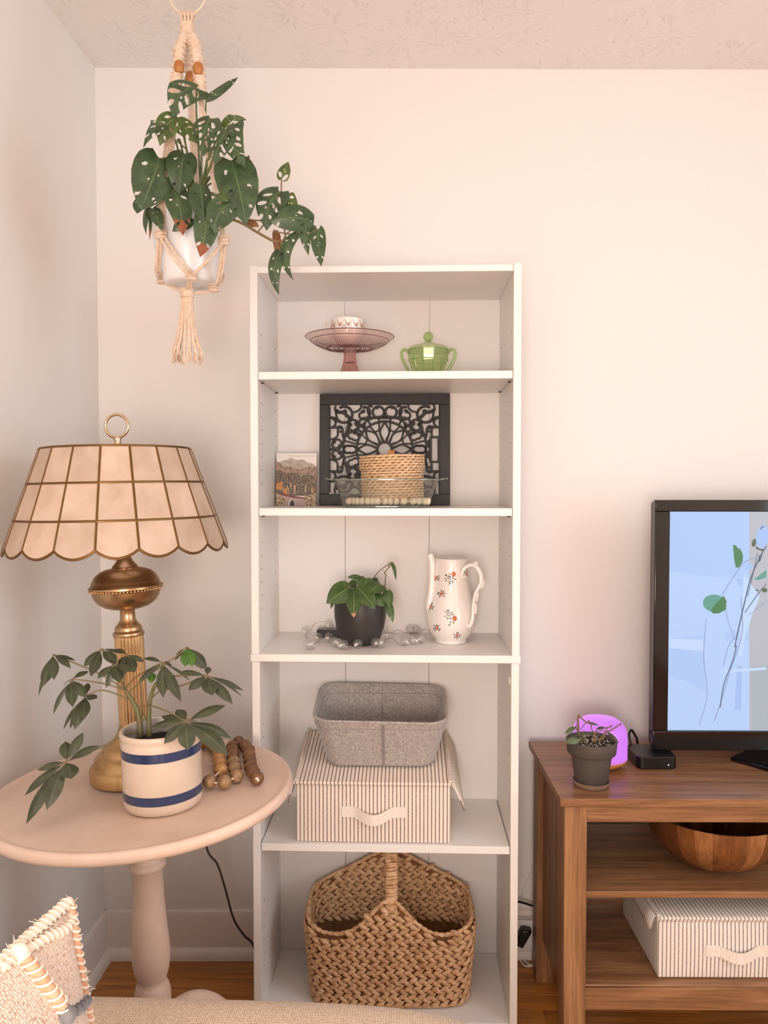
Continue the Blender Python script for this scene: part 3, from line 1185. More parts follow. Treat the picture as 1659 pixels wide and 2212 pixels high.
def make_leaf(name, mtl, parent, origin, B, T, w, nrm, table=HEART, lobe=0.0, bend=0.0, fold=0.0, side=0.0, holes=(), twist=0.0, nx=7, ny=16, tipdrop=0.0, wav=0.0):
    """one leaf blade from its base B to its tip T, w wide, facing nrm; bend arches it along nrm, fold closes it on the midrib,
    side bows the midrib sideways, holes are (u, v, long, short, angle) in units of half width / length"""
    B, T, nrm = V(B), V(T), V(nrm)
    ax = T - B
    Ln = ax.length
    a = ax / Ln
    n0 = (nrm - a * nrm.dot(a))
    n0 = n0.normalized() if n0.length > 1e-6 else a.orthogonal().normalized()
    s0 = a.cross(n0)
    hw = w / 2
    P2, U = {}, {}
    for j in range(ny + 1):
        t = j / ny
        h = lerp_table(table, t)
        for i in range(-nx, nx + 1):
            u = i / nx
            P2[(i, j)] = [u * h * hw, t * Ln - lobe * Ln * abs(u) ** 1.3 * max(0.0, 1 - t * 2.2) ** 2]
            U[(i, j)] = (u, t)
    ell = [(u * hw, v * Ln, lo * hw, sh * hw, math.radians(an)) for (u, v, lo, sh, an) in holes]

    def inside(p, e):
        cx, cy, ra, rb, an = e
        dx, dy = p[0] - cx, p[1] - cy
        x_ = dx * math.cos(an) + dy * math.sin(an)
        y_ = -dx * math.sin(an) + dy * math.cos(an)
        return math.sqrt((x_ / ra) ** 2 + (y_ / rb) ** 2), x_, y_

    dead = set()
    for e in ell:
        ins = {k for k, p in P2.items() if abs(k[0]) < nx and inside(p, e)[0] < 1.0}
        for k in ins:
            nbr = [(k[0] + dx, k[1] + dy) for dx, dy in ((1, 0), (-1, 0), (0, 1), (0, -1))]
            if all(q in ins for q in nbr if q in P2):
                dead.add(k)
        for k in ins:
            d, x_, y_ = inside(P2[k], e)
            if k in dead:
                continue
            d = max(d, 0.05)
            an = e[4]
            x2, y2 = x_ / d, y_ / d
            P2[k] = [e[0] + x2 * math.cos(an) - y2 * math.sin(an), e[1] + x2 * math.sin(an) + y2 * math.cos(an)]
    faces_skip = set()
    for i in range(-nx, nx):
        for j in range(ny):
            cs = [(i, j), (i + 1, j), (i + 1, j + 1), (i, j + 1)]
            cx = sum(P2[c][0] for c in cs) / 4
            cy = sum(P2[c][1] for c in cs) / 4
            if any(c in dead for c in cs) or any(inside((cx, cy), e)[0] < 0.98 for e in ell):
                faces_skip.add((i, j))
    mb = MB()
    idx, vs, uvs = {}, [], []
    ph1, ph2 = rnd.random() * 6, rnd.random() * 6
    for k, (x_, y_) in P2.items():
        u, t = U[k]
        tt_ = y_ / Ln
        tw = twist * tt_
        cs_, sn = math.cos(tw), math.sin(tw)
        nn = n0 * cs_ + s0 * sn
        ss = s0 * cs_ - n0 * sn
        off = bend * Ln * 4 * tt_ * (1 - tt_) - tipdrop * Ln * tt_ ** 3
        off += -fold * abs(x_) + wav * hw * math.sin(7 * tt_ + ph1) * abs(u) + wav * hw * 0.6 * math.sin(13 * tt_ + ph2) * u
        p = B + a * y_ + ss * (x_ + side * Ln * 4 * tt_ * (1 - tt_)) + nn * off
        idx[k] = len(vs)
        vs.append(p)
        uvs.append((0.5 + u * 0.5, t + 1e-4))
    fs = []
    for i in range(-nx, nx):
        for j in range(ny):
            if (i, j) not in faces_skip:
                fs.append((idx[(i, j)], idx[(i + 1, j)], idx[(i + 1, j + 1)], idx[(i, j + 1)]))
    used = sorted({q for f in fs for q in f})
    rm = {q: i for i, q in enumerate(used)}
    mb.add([vs[q] for q in used], [tuple(rm[q] for q in f) for f in fs], 0, [uvs[q] for q in used])
    return mb.build(name, mtl, parent, origin, sharp=80)


def px_w(wpx, Y):
    return wpx * Y / FPX


def view_dir(p):
    return (CAM_POS - V(p)).normalized()


CK = on_table(354, 1736)
crock = thing('potted_umbrella_plant', 'umbrella plant in a cream crock with two blue bands on the round table', 'potted plant', CK, (0, TILT, 0))
CRr, CRh = 0.0735, 0.146
cprof = [(0.0, 0.0), (0.062, 0.0), (0.069, 0.004), (0.0725, 0.012), (0.073, 0.023), (0.0733, 0.040), (0.0735, 0.075), (0.0735, 0.1015), (0.0735, 0.1185), (0.0735, 0.130), (0.0728, 0.133), (0.0745, 0.1365),
         (0.0758, 0.141), (0.0750, 0.1455), (0.0720, 0.1475), (0.0685, 0.1460), (0.0665, 0.142), (0.0660, 0.130), (0.0660, 0.100)]
mis = [0] * (len(cprof) - 1)
mis[4] = 1
mis[7] = 1
for i in (15, 16, 17):
    mis[i] = 2
MB().lathe(cprof, 96, mis=mis).build('crock', ['stoneware', 'cobalt_band', 'crock_inside'], crock, sharp=45)
so = MB().lathe([(0.0665, 0.118), (0.05, 0.121), (0.03, 0.119), (0.0, 0.122)], 40, mod=lambda th, z: 1.0)
so.build('soil', 'potting_soil', crock)
CKI = (Matrix.Translation(CK) @ Matrix.Rotation(TILT, 4, 'Y')).inverted()
YC = CK.y


def ck(px, py, dy=0.0):
    return CKI @ at(px, py, YC + dy)


def umb_dir(p):
    return (CKI.to_3x3() @ view_dir(CKI.inverted() @ p)).normalized()


clusters = [
    # hub (x, y, depth), leaflets (tip x, tip y, width, fresh)
    ((115, 1414, -0.01), [(83, 1504, 7, -.02), (91, 1485, 20, -.04), (117, 1469, 20, -.05), (153, 1444, 13, -.02), (163, 1427, 8, .03)]),
    ((219, 1402, 0.01), [(181, 1440, 18, -.02), (196, 1462, 20, -.05), (251, 1436, 21, -.03), (269, 1412, 9, .03)]),
    ((155, 1467, -0.03), [(115, 1544, 9, -.02), (157, 1528, 21, -.05), (186, 1507, 19, -.03), (192, 1450, 11, .03), (138, 1482, 8, .02)]),
    ((185, 1503, -0.02), [(181, 1555, 20, -.05), (160, 1577, 19, -.04), (151, 1575, 11, -.01), (137, 1577, 9, .01), (210, 1509, 16, -.02), (190, 1475, 12, .04)]),
    ((246, 1435, -0.03), [(210, 1466, 15, -.03), (229, 1486, 12, -.01), (257, 1475, 21, -.04), (291, 1452, 16, -.03), (236, 1420, 10, .04)]),
    ((275, 1414, 0.02), [(312, 1430, 12, 0.0), (291, 1453, 18, -.03), (256, 1442, 15, -.02), (262, 1470, 14, -.01), (250, 1402, 8, .04)]),
    ((352, 1431, -0.01), [(299, 1474, 13, -.03), (309, 1422, 10, .02), (353, 1508, 20, -.05), (391, 1516, 19, -.05), (374, 1489, 10, .0), (371, 1436, 12, .02), (410, 1470, 7, .03)]),
    ((404, 1397, 0.03), [(377, 1427, 9, 0.0), (400, 1440, 21, -.03, 1), (416, 1440, 21, -.03, 1), (447, 1446, 24, -.01), (436, 1445, 18, .02)]),
    ((447, 1459, -0.02), [(383, 1453, 12, -.01), (407, 1492, 20, -.04), (459, 1503, 27, -.05), (503, 1521, 20, -.03), (526, 1492, 12, .02), (525, 1507, 5, .01), (450, 1440, 12, .03)]),
    ((402, 1558, -0.055), [(326, 1571, 16, -.01), (354, 1607, 22, -.03), (406, 1621, 30, -.04), (493, 1633, 30, -.03), (500, 1595, 19, .0), (488, 1524, 19, .03), (381, 1533, 20, .03), (348, 1547, 16, .02)]),
    ((143, 1645, -0.09), [(141, 1601, 22, .03), (180, 1582, 19, .03), (216, 1611, 17, .02), (80, 1664, 14, -.01), (53, 1719, 17, -.03), (56, 1781, 22, -.05), (101, 1750, 27, -.05), (154, 1683, 30, -.03)]),
]
CKO = V((0, 0, 0))
for ci_, (hub, lfs) in enumerate(clusters):
    hy = hub[2]
    H = ck(hub[0], hub[1], hy)
    for lf in lfs:
        Tp = ck(lf[0], lf[1], hy + lf[3])
        d = (Tp - H)
        B = H + d * 0.10
        Ln = d.length
        vd = umb_dir(H)
        nrm = (vd * 0.75 + V((0, 0, 0.75))).normalized()
        fresh = len(lf) > 4
        make_leaf('leaflet', 'umbrella_leaf_fresh' if fresh else 'umbrella_leaf', crock, CKO, B, Tp, px_w(lf[2] * 1.22, YC), nrm, LANCE, 0, 0.085, 0.22,
                  side=rnd.uniform(-0.03, 0.03), nx=4, ny=12, wav=0.04)
        MB().tube([H, H + d * 0.12 + V((0, 0, 0.001))], 0.0009, 6).build('leaf_stalk', 'petiole_tan', crock)
st = [([(303, 1590), (302, 1565), (298, 1540), (293, 1527), (284, 1510), (270, 1491)], 0.0062, 0.0035),
      ([(322, 1590), (322, 1560), (322, 1536), (325, 1510), (330, 1491), (339, 1474)], 0.0052, 0.0030),
      ([(313, 1556), (309, 1546)], 0.0035, 0.003)]
for pts, r0, r1 in st:
    pth = spline([ck(x, y_, 0.0) for x, y_ in pts], 5)
    MB().tube(pth, [r0 + (r1 - r0) * i / (len(pth) - 1) for i in range(len(pth))], 9).build('stem', 'umbrella_stem', crock)
pet = [
    ((270, 1491), (115, 1414), -0.01, [(228, 1462), (180, 1440)]), ((270, 1491), (219, 1402), 0.01, [(250, 1450), (236, 1420)]),
    ((270, 1491), (155, 1467), -0.03, [(230, 1478), (190, 1471)]), ((282, 1512), (185, 1503), -0.02, [(236, 1494), (212, 1492)]),
    ((270, 1491), (246, 1435), -0.03, [(262, 1470), (252, 1450)]), ((270, 1491), (275, 1414), 0.02, [(268, 1470), (270, 1440)]),
    ((270, 1489), (352, 1431), -0.01, [(290, 1465), (322, 1446)]), ((278, 1495), (404, 1397), 0.03, [(330, 1452), (378, 1420)]),
    ((326, 1510), (447, 1459), -0.02, [(345, 1494), (395, 1480)]), ((293, 1527), (402, 1558), -0.055, [(330, 1526), (362, 1537)]),
    ((303, 1580), (143, 1645), -0.09, [(266, 1590), (205, 1620)]), ((339, 1474), (352, 1431), -0.01, [(343, 1460)]),
    ((330, 1491), (447, 1459), -0.02, [(360, 1464), (410, 1459)]),
]
for a, h, hy, mids in pet:
    pts = [ck(a[0], a[1], 0)] + [ck(q[0], q[1], hy * (i + 1) / (len(mids) + 1)) for i, q in enumerate(mids)] + [ck(h[0], h[1], hy)]
    pth = spline(pts, 6)
    MB().tube(pth, 0.0014, 7).build('leaf_stalk', 'petiole_tan', crock)
o = make_leaf('leaflet', 'umbrella_leaf_fresh', crock, CKO, ck(328, 1455, -0.01), ck(326, 1476, -0.02), px_w(20, YC), umb_dir(ck(328, 1455)), HEART, 0.05, 0.1, 0.2, nx=4, ny=8)

# ------------------------------------------------------------------ wooden bead garland on the table
wood('bead_oak', (168, 116, 62), (198, 146, 86), (214, 166, 106), 'x', 2.0, 0.4, 0.05)
wood('bead_tan', (140, 108, 76), (158, 124, 90), (170, 136, 100), 'x', 1.0, 0.42, 0.04)
wood('bead_brown', (104, 70, 44), (122, 84, 54), (138, 98, 64), 'x', 1.0, 0.42, 0.05)
mat('cotton_string', (240, 228, 212), 0.9)
bead_list = [  # px, py of the centre, diameter in px, wood
    (436, 1604, 26, 'o'), (452, 1605, 25, 'o'), (462, 1612, 26, 'o'), (470, 1618, 28, 'o'), (472, 1629, 30, 'o'), (473, 1640, 31, 'o'), (475, 1651, 32, 'o'), (477, 1664, 33, 'o'),
    (453, 1688, 34, 't'), (485, 1689, 36, 't'), (511, 1676, 33, 't'), (507, 1660, 31, 't'), (505, 1647, 30, 't'),
    (503, 1633, 28, 'b'), (502, 1623, 27, 'b'), (502, 1613, 27, 'b'), (515, 1603, 26, 'b'),
    (529, 1611, 27, 'b'), (537, 1621, 28, 'b'), (538, 1632, 29, 'b'), (540, 1644, 29, 'b'), (542, 1657, 31, 'b'), (547, 1668, 33, 'b'), (555, 1681, 36, 'b')]
wmap = {'o': 'bead_oak', 't': 'bead_tan', 'b': 'bead_brown'}
gar = None
beads = []
for (bx, by, dpx, wk) in bead_list:
    # a bead rests on the table: its centre is one radius above it
    r = 0.0142
    for _ in range(3):
        p = on_table(bx, by, r + 0.0012)
        r = px_w(dpx * 0.5, p.y) if False else 0.0142
    beads.append((p, r, wk))
G0 = beads[8][0].copy()
G0.z -= 0.0142
gar = thing('wooden_bead_garland', 'string of round wooden beads in three wood tones beside the crock', 'bead garland', G0)
proto = {}
for p, r, wk in beads:
    if wk not in proto:
        mb = MB().ball((0, 0, 0), r, 22, 14)
        o = mb.build('bead', wmap[wk], gar)
        proto[wk] = o
        o.location = p - G0
    else:
        o = dup(proto[wk], gar, p - G0)
    o.rotation_euler = (rnd.random() * 6, rnd.random() * 6, rnd.random() * 6)
MB().tube(spline([p - G0 for p, r, w in beads], 4), 0.0016, 7).build('string', 'cotton_string', gar)
kn = MB()
e = beads[-1][0] - G0 + V((0.003, -0.0115, 0.001))
for k in range(9):
    kn.ball(e + V((rnd.uniform(-.003, .003), rnd.uniform(-.002, .001), rnd.uniform(-.004, .004))), 0.0022, 8, 6)
o = kn.build('knot', 'cotton_string', gar)

# ------------------------------------------------------------------ top shelf: cake stand, teacup, glass sugar bowl on a board
glass('pink_glass', (249, 239, 237), (228, 208, 204), 0.9, 1.5, 0.09)
glass('pink_glass_stem', (236, 206, 200), (196, 154, 148), 0.9, 1.5, 0.16)
glass('bead_glass_dark', (196, 158, 154), (140, 104, 100), 0.8, 1.5, 0.25)
SY = 1.93
p = at(755.5, 729, SY)
CS = V((p.x, SY, S1 + 0.0005))
stand = thing('cake_stand', 'pink pressed glass pedestal cake stand with beaded plate on the top shelf', 'cake stand', CS)
plate = MB().lathe([(0.0, 0.0775), (0.052, 0.0775), (0.060, 0.0790), (0.075, 0.0835), (0.090, 0.0905), (0.103, 0.0985), (0.1095, 0.1035), (0.1110, 0.1050), (0.1100, 0.1060), (0.1075, 0.1050), (0.100, 0.1005),
                    (0.088, 0.0935), (0.074, 0.0870), (0.060, 0.0830), (0.0, 0.0820)], 96)
po = plate.build('plate', 'pink_glass', stand, sharp=60)
bd = MB()
for rr, zz, br_, n_ in ((0.0585, 0.0778, 0.0021, 60), (0.066, 0.0800, 0.0011, 90), (0.072, 0.0818, 0.0011, 96), (0.078, 0.0843, 0.0010, 104), (0.084, 0.0870, 0.0010, 110), (0.090, 0.0900, 0.0009, 116)):
    for k in range(n_):
        th = 2 * PI * k / n_
        bd.ball((rr * math.cos(th), rr * math.sin(th), zz - br_ * 0.4), br_, 6, 4)
for rr, zz in ((0.052, 0.0770), (0.040, 0.0770), (0.030, 0.0770), (0.098, 0.0950)):
    bd.tube([(rr * math.cos(2 * PI * k / 64), rr * math.sin(2 * PI * k / 64), zz) for k in range(64)], 0.0009, 6, closed=True)
o = bd.build('beaded_rings', 'bead_glass_dark', po)
o['kind'] = 'stuff'
MB().tube([(0.1108 * math.cos(2 * PI * k / 96), 0.1108 * math.sin(2 * PI * k / 96), 0.1052) for k in range(96)], 0.0011, 6, closed=True).build('rim', 'bead_glass_dark', po)
flut = lambda th, z: 1.0 + 0.06 * math.cos(12 * th)
MB().lathe([(0.0, 0.0775), (0.016, 0.0772), (0.0145, 0.068), (0.0145, 0.055), (0.0165, 0.040), (0.021, 0.024), (0.028, 0.010), (0.0325, 0.002), (0.0325, 0.0), (0.0, 0.0)], 96, mod=flut).build('pedestal', 'pink_glass_stem', stand, sharp=50)
MB().lathe([(0.0, 0.041), (0.0125, 0.041), (0.013, 0.0425), (0.0, 0.043)], 24).build('stem_seam', 'bead_glass_dark', stand)

mat('porcelain', (240, 234, 230), 0.14, coat=0.4, spec=0.5)
mat('print_rust', (184, 130, 106), 0.3)
mat('print_grey', (120, 112, 112), 0.3)
mat('print_orange', (196, 96, 66), 0.3)
mat('print_black', (52, 48, 46), 0.3)
mat('print_yellow', (206, 160, 70), 0.3)
TC0 = V((at(750.5, 715, SY).x, SY, CS.z + 0.0832))
cup = thing('teacup', 'white teacup with painted rust vine border on the pink cake stand', 'teacup', TC0)
cprof = [(0.0, 0.0), (0.022, 0.0), (0.024, 0.003), (0.024, 0.005), (0.031, 0.012), (0.037, 0.024), (0.0395, 0.040), (0.0395, 0.055), (0.0405, 0.064), (0.0395, 0.0645), (0.0380, 0.055), (0.0378, 0.040), (0.035, 0.025), (0.028, 0.014), (0.0, 0.010)]
MB().lathe(cprof, 56).build('cup', 'porcelain', cup, sharp=60)
hp = spline([(-0.037, 0, 0.052), (-0.046, 0, 0.056), (-0.052, 0, 0.060), (-0.0555, 0, 0.0565), (-0.056, 0, 0.046), (-0.051, 0, 0.034), (-0.043, 0, 0.024), (-0.036, 0, 0.020)], 6)
MB().tube(hp, 0.0032, 8, flat=(0.8, 1.2)).build('handle', 'porcelain', cup)


def cyl_r(prof, z):
    zs = sorted((zz, r) for r, zz in prof)
    best = max((r for zz, r in zs if abs(zz - z) < 0.012), default=0.03)
    return best


fp = MB()
for k in range(7):
    a0 = -PI / 2 + (k - 3) * 0.52 + 0.1
    pts = []
    for i in range(9):
        t = i / 8
        th = a0 + 0.42 * (t - 0.5)
        z = 0.060 - 0.014 * math.sin(PI * t) ** 1.5 - 0.006 * t
        rr = 0.0399 + (0.0006 if z > 0.056 else 0.0)
        pts.append((rr * math.cos(th), rr * math.sin(th), z))
    fp.tube(pts, [0.0003 + 0.0007 * math.sin(PI * i / 8) for i in range(9)], 5, mi=0)
    th = a0 + 0.05
    for q in range(3):
        t2 = th + 0.07 * (q - 1)
        fp.ball((0.0396 * math.cos(t2), 0.0396 * math.sin(t2), 0.048 - 0.004 * (q % 2)), (0.0016, 0.0010, 0.0026), 6, 4, mi=q % 2)
for q in range(6):
    t2 = -PI / 2 - 0.12 + 0.10 * math.cos(q)
    fp.ball((0.0394 * math.cos(t2), 0.0394 * math.sin(t2), 0.040 + 0.004 * math.sin(q * 1.05)), (0.0018, 0.0008, 0.0014), 6, 4, mi=1)
o = fp.build('painted_border', ['print_rust', 'print_grey'], cup)
o['kind'] = 'stuff'

wood('paddle_wood', (120, 68, 28), (156, 96, 44), (178, 116, 58), 'x', 1.4, 0.4)
pb = at(925, 801, 1.93)
PBO = V((pb.x, 1.935, S1 + 0.0004))
bp = thing('paddle_board', 'small round wooden serving board with a handle under the green glass bowl', 'serving board', PBO)
pth = []
for k in range(49):
    a = math.radians(12) + (2 * PI - math.radians(24)) * k / 48
    pth.append((0.067 * math.cos(a), 0.067 * math.sin(a), 0))
pth += [(0.118, -0.0125, 0), (0.122, -0.008, 0), (0.122, 0.008, 0), (0.118, 0.0125, 0)]
bo_ = MB().prism(pth, (0, 0, 0.011))
bo_.build('board', 'paddle_wood', bp, bevel=0.004, bseg=4)

glass('green_glass', (242, 249, 230), (214, 232, 192), 1.0, 1.5, 0.05)
glass('green_glass_thick', (222, 238, 198), (176, 208, 146), 1.0, 1.5, 0.16)
GB = V((at(925, 790, 1.935).x, 1.935, PBO.z + 0.0112))
bowl = thing('glass_sugar_bowl', 'green glass lidded sugar bowl with two handles on a wooden board', 'sugar bowl', GB)
panel = lambda th, z: 1.0 / math.cos(((th + PI / 12) % (PI / 6)) - PI / 12) * 0.985
gbody = MB().lathe([(0.0, 0.0), (0.036, 0.0), (0.038, 0.002), (0.0425, 0.016), (0.0465, 0.032), (0.0475, 0.034), (0.0490, 0.0355), (0.0475, 0.037), (0.0490, 0.045), (0.0500, 0.056), (0.0505, 0.062), (0.0490, 0.0625), (0.0475, 0.056), (0.0455, 0.040), (0.042, 0.024), (0.036, 0.006), (0.0, 0.005)], 96, mod=panel)
gb = gbody.build('bowl', 'green_glass', bowl, sharp=18)
rb = MB()
for k in range(12):
    th = 2 * PI * k / 12 + PI / 12
    rb.tube([(0.0497 * math.cos(th), 0.0497 * math.sin(th), 0.037), (0.0513 * math.cos(th), 0.0513 * math.sin(th), 0.058)], 0.0010, 6)
    rb.tube([(0.0395 * math.cos(th), 0.0395 * math.sin(th), 0.003), (0.0478 * math.cos(th), 0.0478 * math.sin(th), 0.033)], 0.0007, 6)
for zz, rr in ((0.0355, 0.0495), (0.060, 0.0512)):
    rb.tube([(rr * math.cos(2 * PI * k / 48), rr * math.sin(2 * PI * k / 48), zz) for k in range(48)], 0.0010, 6, closed=True)
o = rb.build('panel_ribs', 'green_glass_thick', gb)
o['kind'] = 'stuff'
for s_ in (-1, 1):
    hp = spline([(s_ * 0.047, -0.004, 0.052), (s_ * 0.054, -0.006, 0.060), (s_ * 0.062, -0.008, 0.061), (s_ * 0.0665, -0.008, 0.052), (s_ * 0.064, -0.007, 0.038), (s_ * 0.055, -0.005, 0.020), (s_ * 0.046, -0.003, 0.006), (s_ * 0.041, -0.002, 0.003)], 6)
    MB().tube(hp, 0.0058, 10, flat=(0.7, 1.1)).build('handle', 'green_glass_thick', bowl)
lid = MB().lathe([(0.0, 0.0625), (0.049, 0.0627), (0.0500, 0.0650), (0.0485, 0.0672), (0.040, 0.0715), (0.028, 0.0750), (0.0165, 0.0770), (0.0155, 0.0795), (0.0125, 0.0805), (0.0085, 0.0815), (0.0085, 0.0835), (0.0, 0.0835)], 64)
lo_ = lid.build('lid', 'green_glass', bowl, sharp=40)
MB().ball((0, 0, 0.0945), 0.0128, 24, 16).build('knob', 'green_glass_thick', lo_)

# ------------------------------------------------------------------ second shelf: iron grille, card, baking dish, seagrass basket, beads
mat('cast_iron', (26, 24, 23), 0.5, bump=0.12, bscale=300, rgb2=(36, 33, 31), vscale=30)
GW, GH = 0.347, 0.2955
GO = V((-0.0665, 2.040, S2 + 0.001))
grille = thing('iron_grille', 'black cast iron floor grille with scrolled rosette pattern leaning inside the second shelf', 'grille', GO, (math.radians(-4), 0, 0))
K = GW / 1528.0      # metres per unit of the grille drawing


def gp(x, y, d=0.0):
    return V(((x - 822) * K, d, (1355 - y) * K * 1.0))


fm = MB()
X0, X1, Y0_, Y1_ = 58, 1586, 45, 1355
ix0, ix1, iy0, iy1 = 184, 1455, 175, 1225
th_ = 0.006
for (a0, a1, b0, b1) in ((X0, X1, Y0_, iy0), (X0, X1, iy1, Y1_), (X0, ix0, iy0, iy1), (ix1, X1, iy0, iy1)):
    q0, q1 = gp(a0, b1), gp(a1, b0)
    fm.box(q0.x, q1.x, -th_, 0, q0.z, q1.z)
fm.build('border', 'cast_iron', grille, bevel=0.0012)
fr_ = MB()
for (a0, a1, b0, b1) in ((160, 1480, 152, 172), (160, 1480, 1228, 1248), (160, 180, 172, 1228), (1460, 1480, 172, 1228)):
    q0, q1 = gp(a0, b1), gp(a1, b0)
    fr_.box(q0.x, q1.x, -th_ - 0.0016, -th_ + 0.0005, q0.z, q1.z)
fr_.build('raised_edge', 'cast_iron', grille, bevel=0.0006)
sl = MB()
for (a0, a1, b0, b1) in ((1352, 1376, 555, 855), (1440, 1460, 555, 855), (1352, 1460, 548, 570), (1352, 1460, 838, 860)):
    q0, q1 = gp(a0, b1), gp(a1, b0)
    sl.box(q0.x, q1.x, -th_ - 0.0012, 0, q0.z, q1.z)
sl.build('lever_slot', 'cast_iron', grille, bevel=0.0006)
bolt = MB()
for bx, by in ((195, 196), (1440, 186), (190, 1215)):
    q = gp(bx, by)
    bolt.tube([(q.x, -th_ - 0.0022, q.z), (q.x, -th_ + 0.001, q.z)], [0.0022, 0.0024], 12)
o = bolt.build('screw_heads', 'perlite', grille)
CXg, CYg = 822, 700
lat = []


def arc(cx, cy, r, a0, a1, n=14, ry=None):
    return [(cx + r * math.cos(math.radians(a0 + (a1 - a0) * i / n)), cy - (ry or r) * math.sin(math.radians(a0 + (a1 - a0) * i / n))) for i in range(n + 1)]


def pol(r, deg):
    """deg measured from straight up, growing to the viewer's left"""
    return (CXg - r * math.sin(math.radians(deg)), CYg - r * math.cos(math.radians(deg)))


BW = 11
quad = []     # drawn in the upper quarter on one side, mirrored four ways
quad.append((arc(CXg, CYg, 84, 90, 180), BW))
quad.append(([pol(328, a) for a in range(0, 91, 6)], BW))
for a in (0, 45, 90):
    for s_ in ((1, -1) if a == 45 else ((1,) if a == 0 else (-1,))):
        w_ = 15.0 * s_
        quad.append(([pol(88, a + s_ * 6), pol(215, a + w_), pol(320, a)], 9))
for a in (22.5, 67.5):
    quad.append(([pol(100, a - 8), pol(225, a - 6), pol(320, a - 11)], 7))
    quad.append(([pol(100, a + 8), pol(225, a + 6), pol(320, a + 11)], 7))
    quad.append(([pol(225, a - 6), pol(235, a), pol(225, a + 6)], 7))
quad.append(([pol(392 if a < 50 else 392 + (a - 50) * 0.2, a) for a in range(0, 61, 5)], 8))
for a in (11, 30, 41):
    quad.append(([pol(328, a), pol(392, a)], 8))


def ellipse_at(r, a, ra, rb_, n=20, dent=0.0):
    cx, cy = pol(r, a)
    ux, uy = -math.sin(math.radians(a)), -math.cos(math.radians(a))
    out = []
    for i in range(n + 1):
        t = 2 * PI * i / n
        pr, pt = ra * math.cos(t), rb_ * math.sin(t) * (1 - dent * math.exp(-(math.cos(t) / 0.25) ** 2))
        out.append((cx + ux * pr - uy * pt, cy + uy * pr + ux * pt))
    return out


quad.append((ellipse_at(408, 90, 76, 48, dent=0.2), 10))
quad.append((ellipse_at(398, 67, 70, 46, dent=0.25), 10))
quad.append((ellipse_at(372, 49, 42, 30), 9))
quad.append(([pol(492, a) for a in range(52, 91, 5)], 11))
quad.append(([pol(340, 79), pol(480, 78)], 8))
quad.append(([pol(340, 58), pol(475, 60)], 8))
# crown of tulips along the top edge
quad.append((arc(748, 262, 66, -90, 270, 24), 11))
quad.append(([(748, 196), (735, 218), (712, 205)], 8))
quad.append(([(822, 330), (790, 330), (700, 330), (640, 318)], 10))
quad.append((arc(690, 240, 70, 150, 230, 8), 9))
quad.append(([(680, 200), (640, 188), (630, 240), (640, 318)], 9))
quad.append((arc(585, 268, 66, 110, -110, 16), 11))
quad.append((arc(560, 300, 38, 100, 330, 12), 10))
quad.append(([(545, 262), (575, 252), (568, 232)], 14))
quad.append(([(640, 318), (600, 350), (545, 345), (520, 385)], 10))
quad.append(([(545, 175), (540, 215), (500, 250), (455, 262)], 9))
# corner scroll
quad.append((arc(345, 290, 96, 125, -60, 18), 12))
quad.append((arc(345, 290, 92, 175, 290, 12), 10))
quad.append(([(245, 235), (290, 262), (345, 262), (372, 300), (400, 320), (405, 370)], 15))
quad.append((arc(352, 262, 18, 0, 330, 10), 12))
quad.append(([(248, 180), (235, 225), (245, 260), (255, 330), (205, 318)], 9))
quad.append(([(186, 318), (235, 350), (330, 385), (405, 372)], 11))
quad.append(([(235, 345), (245, 400), (205, 440), (186, 440)], 10))
quad.append(([(405, 372), (395, 420), (385, 455), (395, 510)], 13))
quad.append(([(405, 372), (460, 350), (520, 385), (530, 420)], 10))
quad.append((arc(497, 395, 20, 0, 330, 10), 12))
quad.append(([(395, 510), (440, 490), (500, 450), (545, 415), (600, 400)], 9))
# scrolls down the side
quad.append(([(205, 440), (260, 440), (300, 430), (325, 455), (330, 520), (345, 570)], 11))
quad.append((arc(292, 470, 22, 40, 330, 12), 10))
quad.append(([(270, 485), (268, 540), (225, 575), (186, 580)], 9))
quad.append(([(345, 570), (380, 520), (395, 510)], 10))
quad.append((arc(262, 638, 56, 0, 360, 24), 10))
quad.append(([(205, 640), (240, 612), (232, 590)], 9))
quad.append(([(318, 640), (285, 655), (290, 690)], 9))
quad.append(([(186, 700), (230, 690), (325, 668), (345, 700)], 9))
lat_b = MB()


def strand(pts, w):
    q = [gp(x, y, -0.0035) for x, y in pts]
    lat_b.tube(q, w * K * 1.25, 6, flat=(1, 1.0))


for pts, w in quad:
    pp = spline([(x, y, 0) for x, y in pts], 3) if len(pts) < 9 else [V((x, y, 0)) for x, y in pts]
    for mx_ in (0, 1):
        for my_ in (0, 1):
            q = []
            ok = True
            for v_ in pp:
                x = v_.x if not mx_ else 2 * CXg - v_.x
                y = v_.y if not my_ else 2 * CYg - v_.y
                q.append((min(max(x, 178), 1462), min(max(y, 170), 1230)))
            if mx_ and all(x > 1355 and 560 < y < 850 for x, y in q):
                continue
            if mx_:
                q = [(min(x, 1360) if 560 < y < 850 else x, y) for x, y in q]
            strand(q, w)
lat_b.build('lattice', 'cast_iron', grille, sharp=60)

# printed card
CDO = V((-0.2965, 2.0, S2 + 0.0006))
mat('card_paper', (226, 220, 216), 0.6)
CWd, CHt = 0.106, 0.1385
card = thing('landscape_card', 'small printed card of brown mountains and a train bridge on the second shelf', 'art print', CDO, (math.radians(-6), 0, 0))


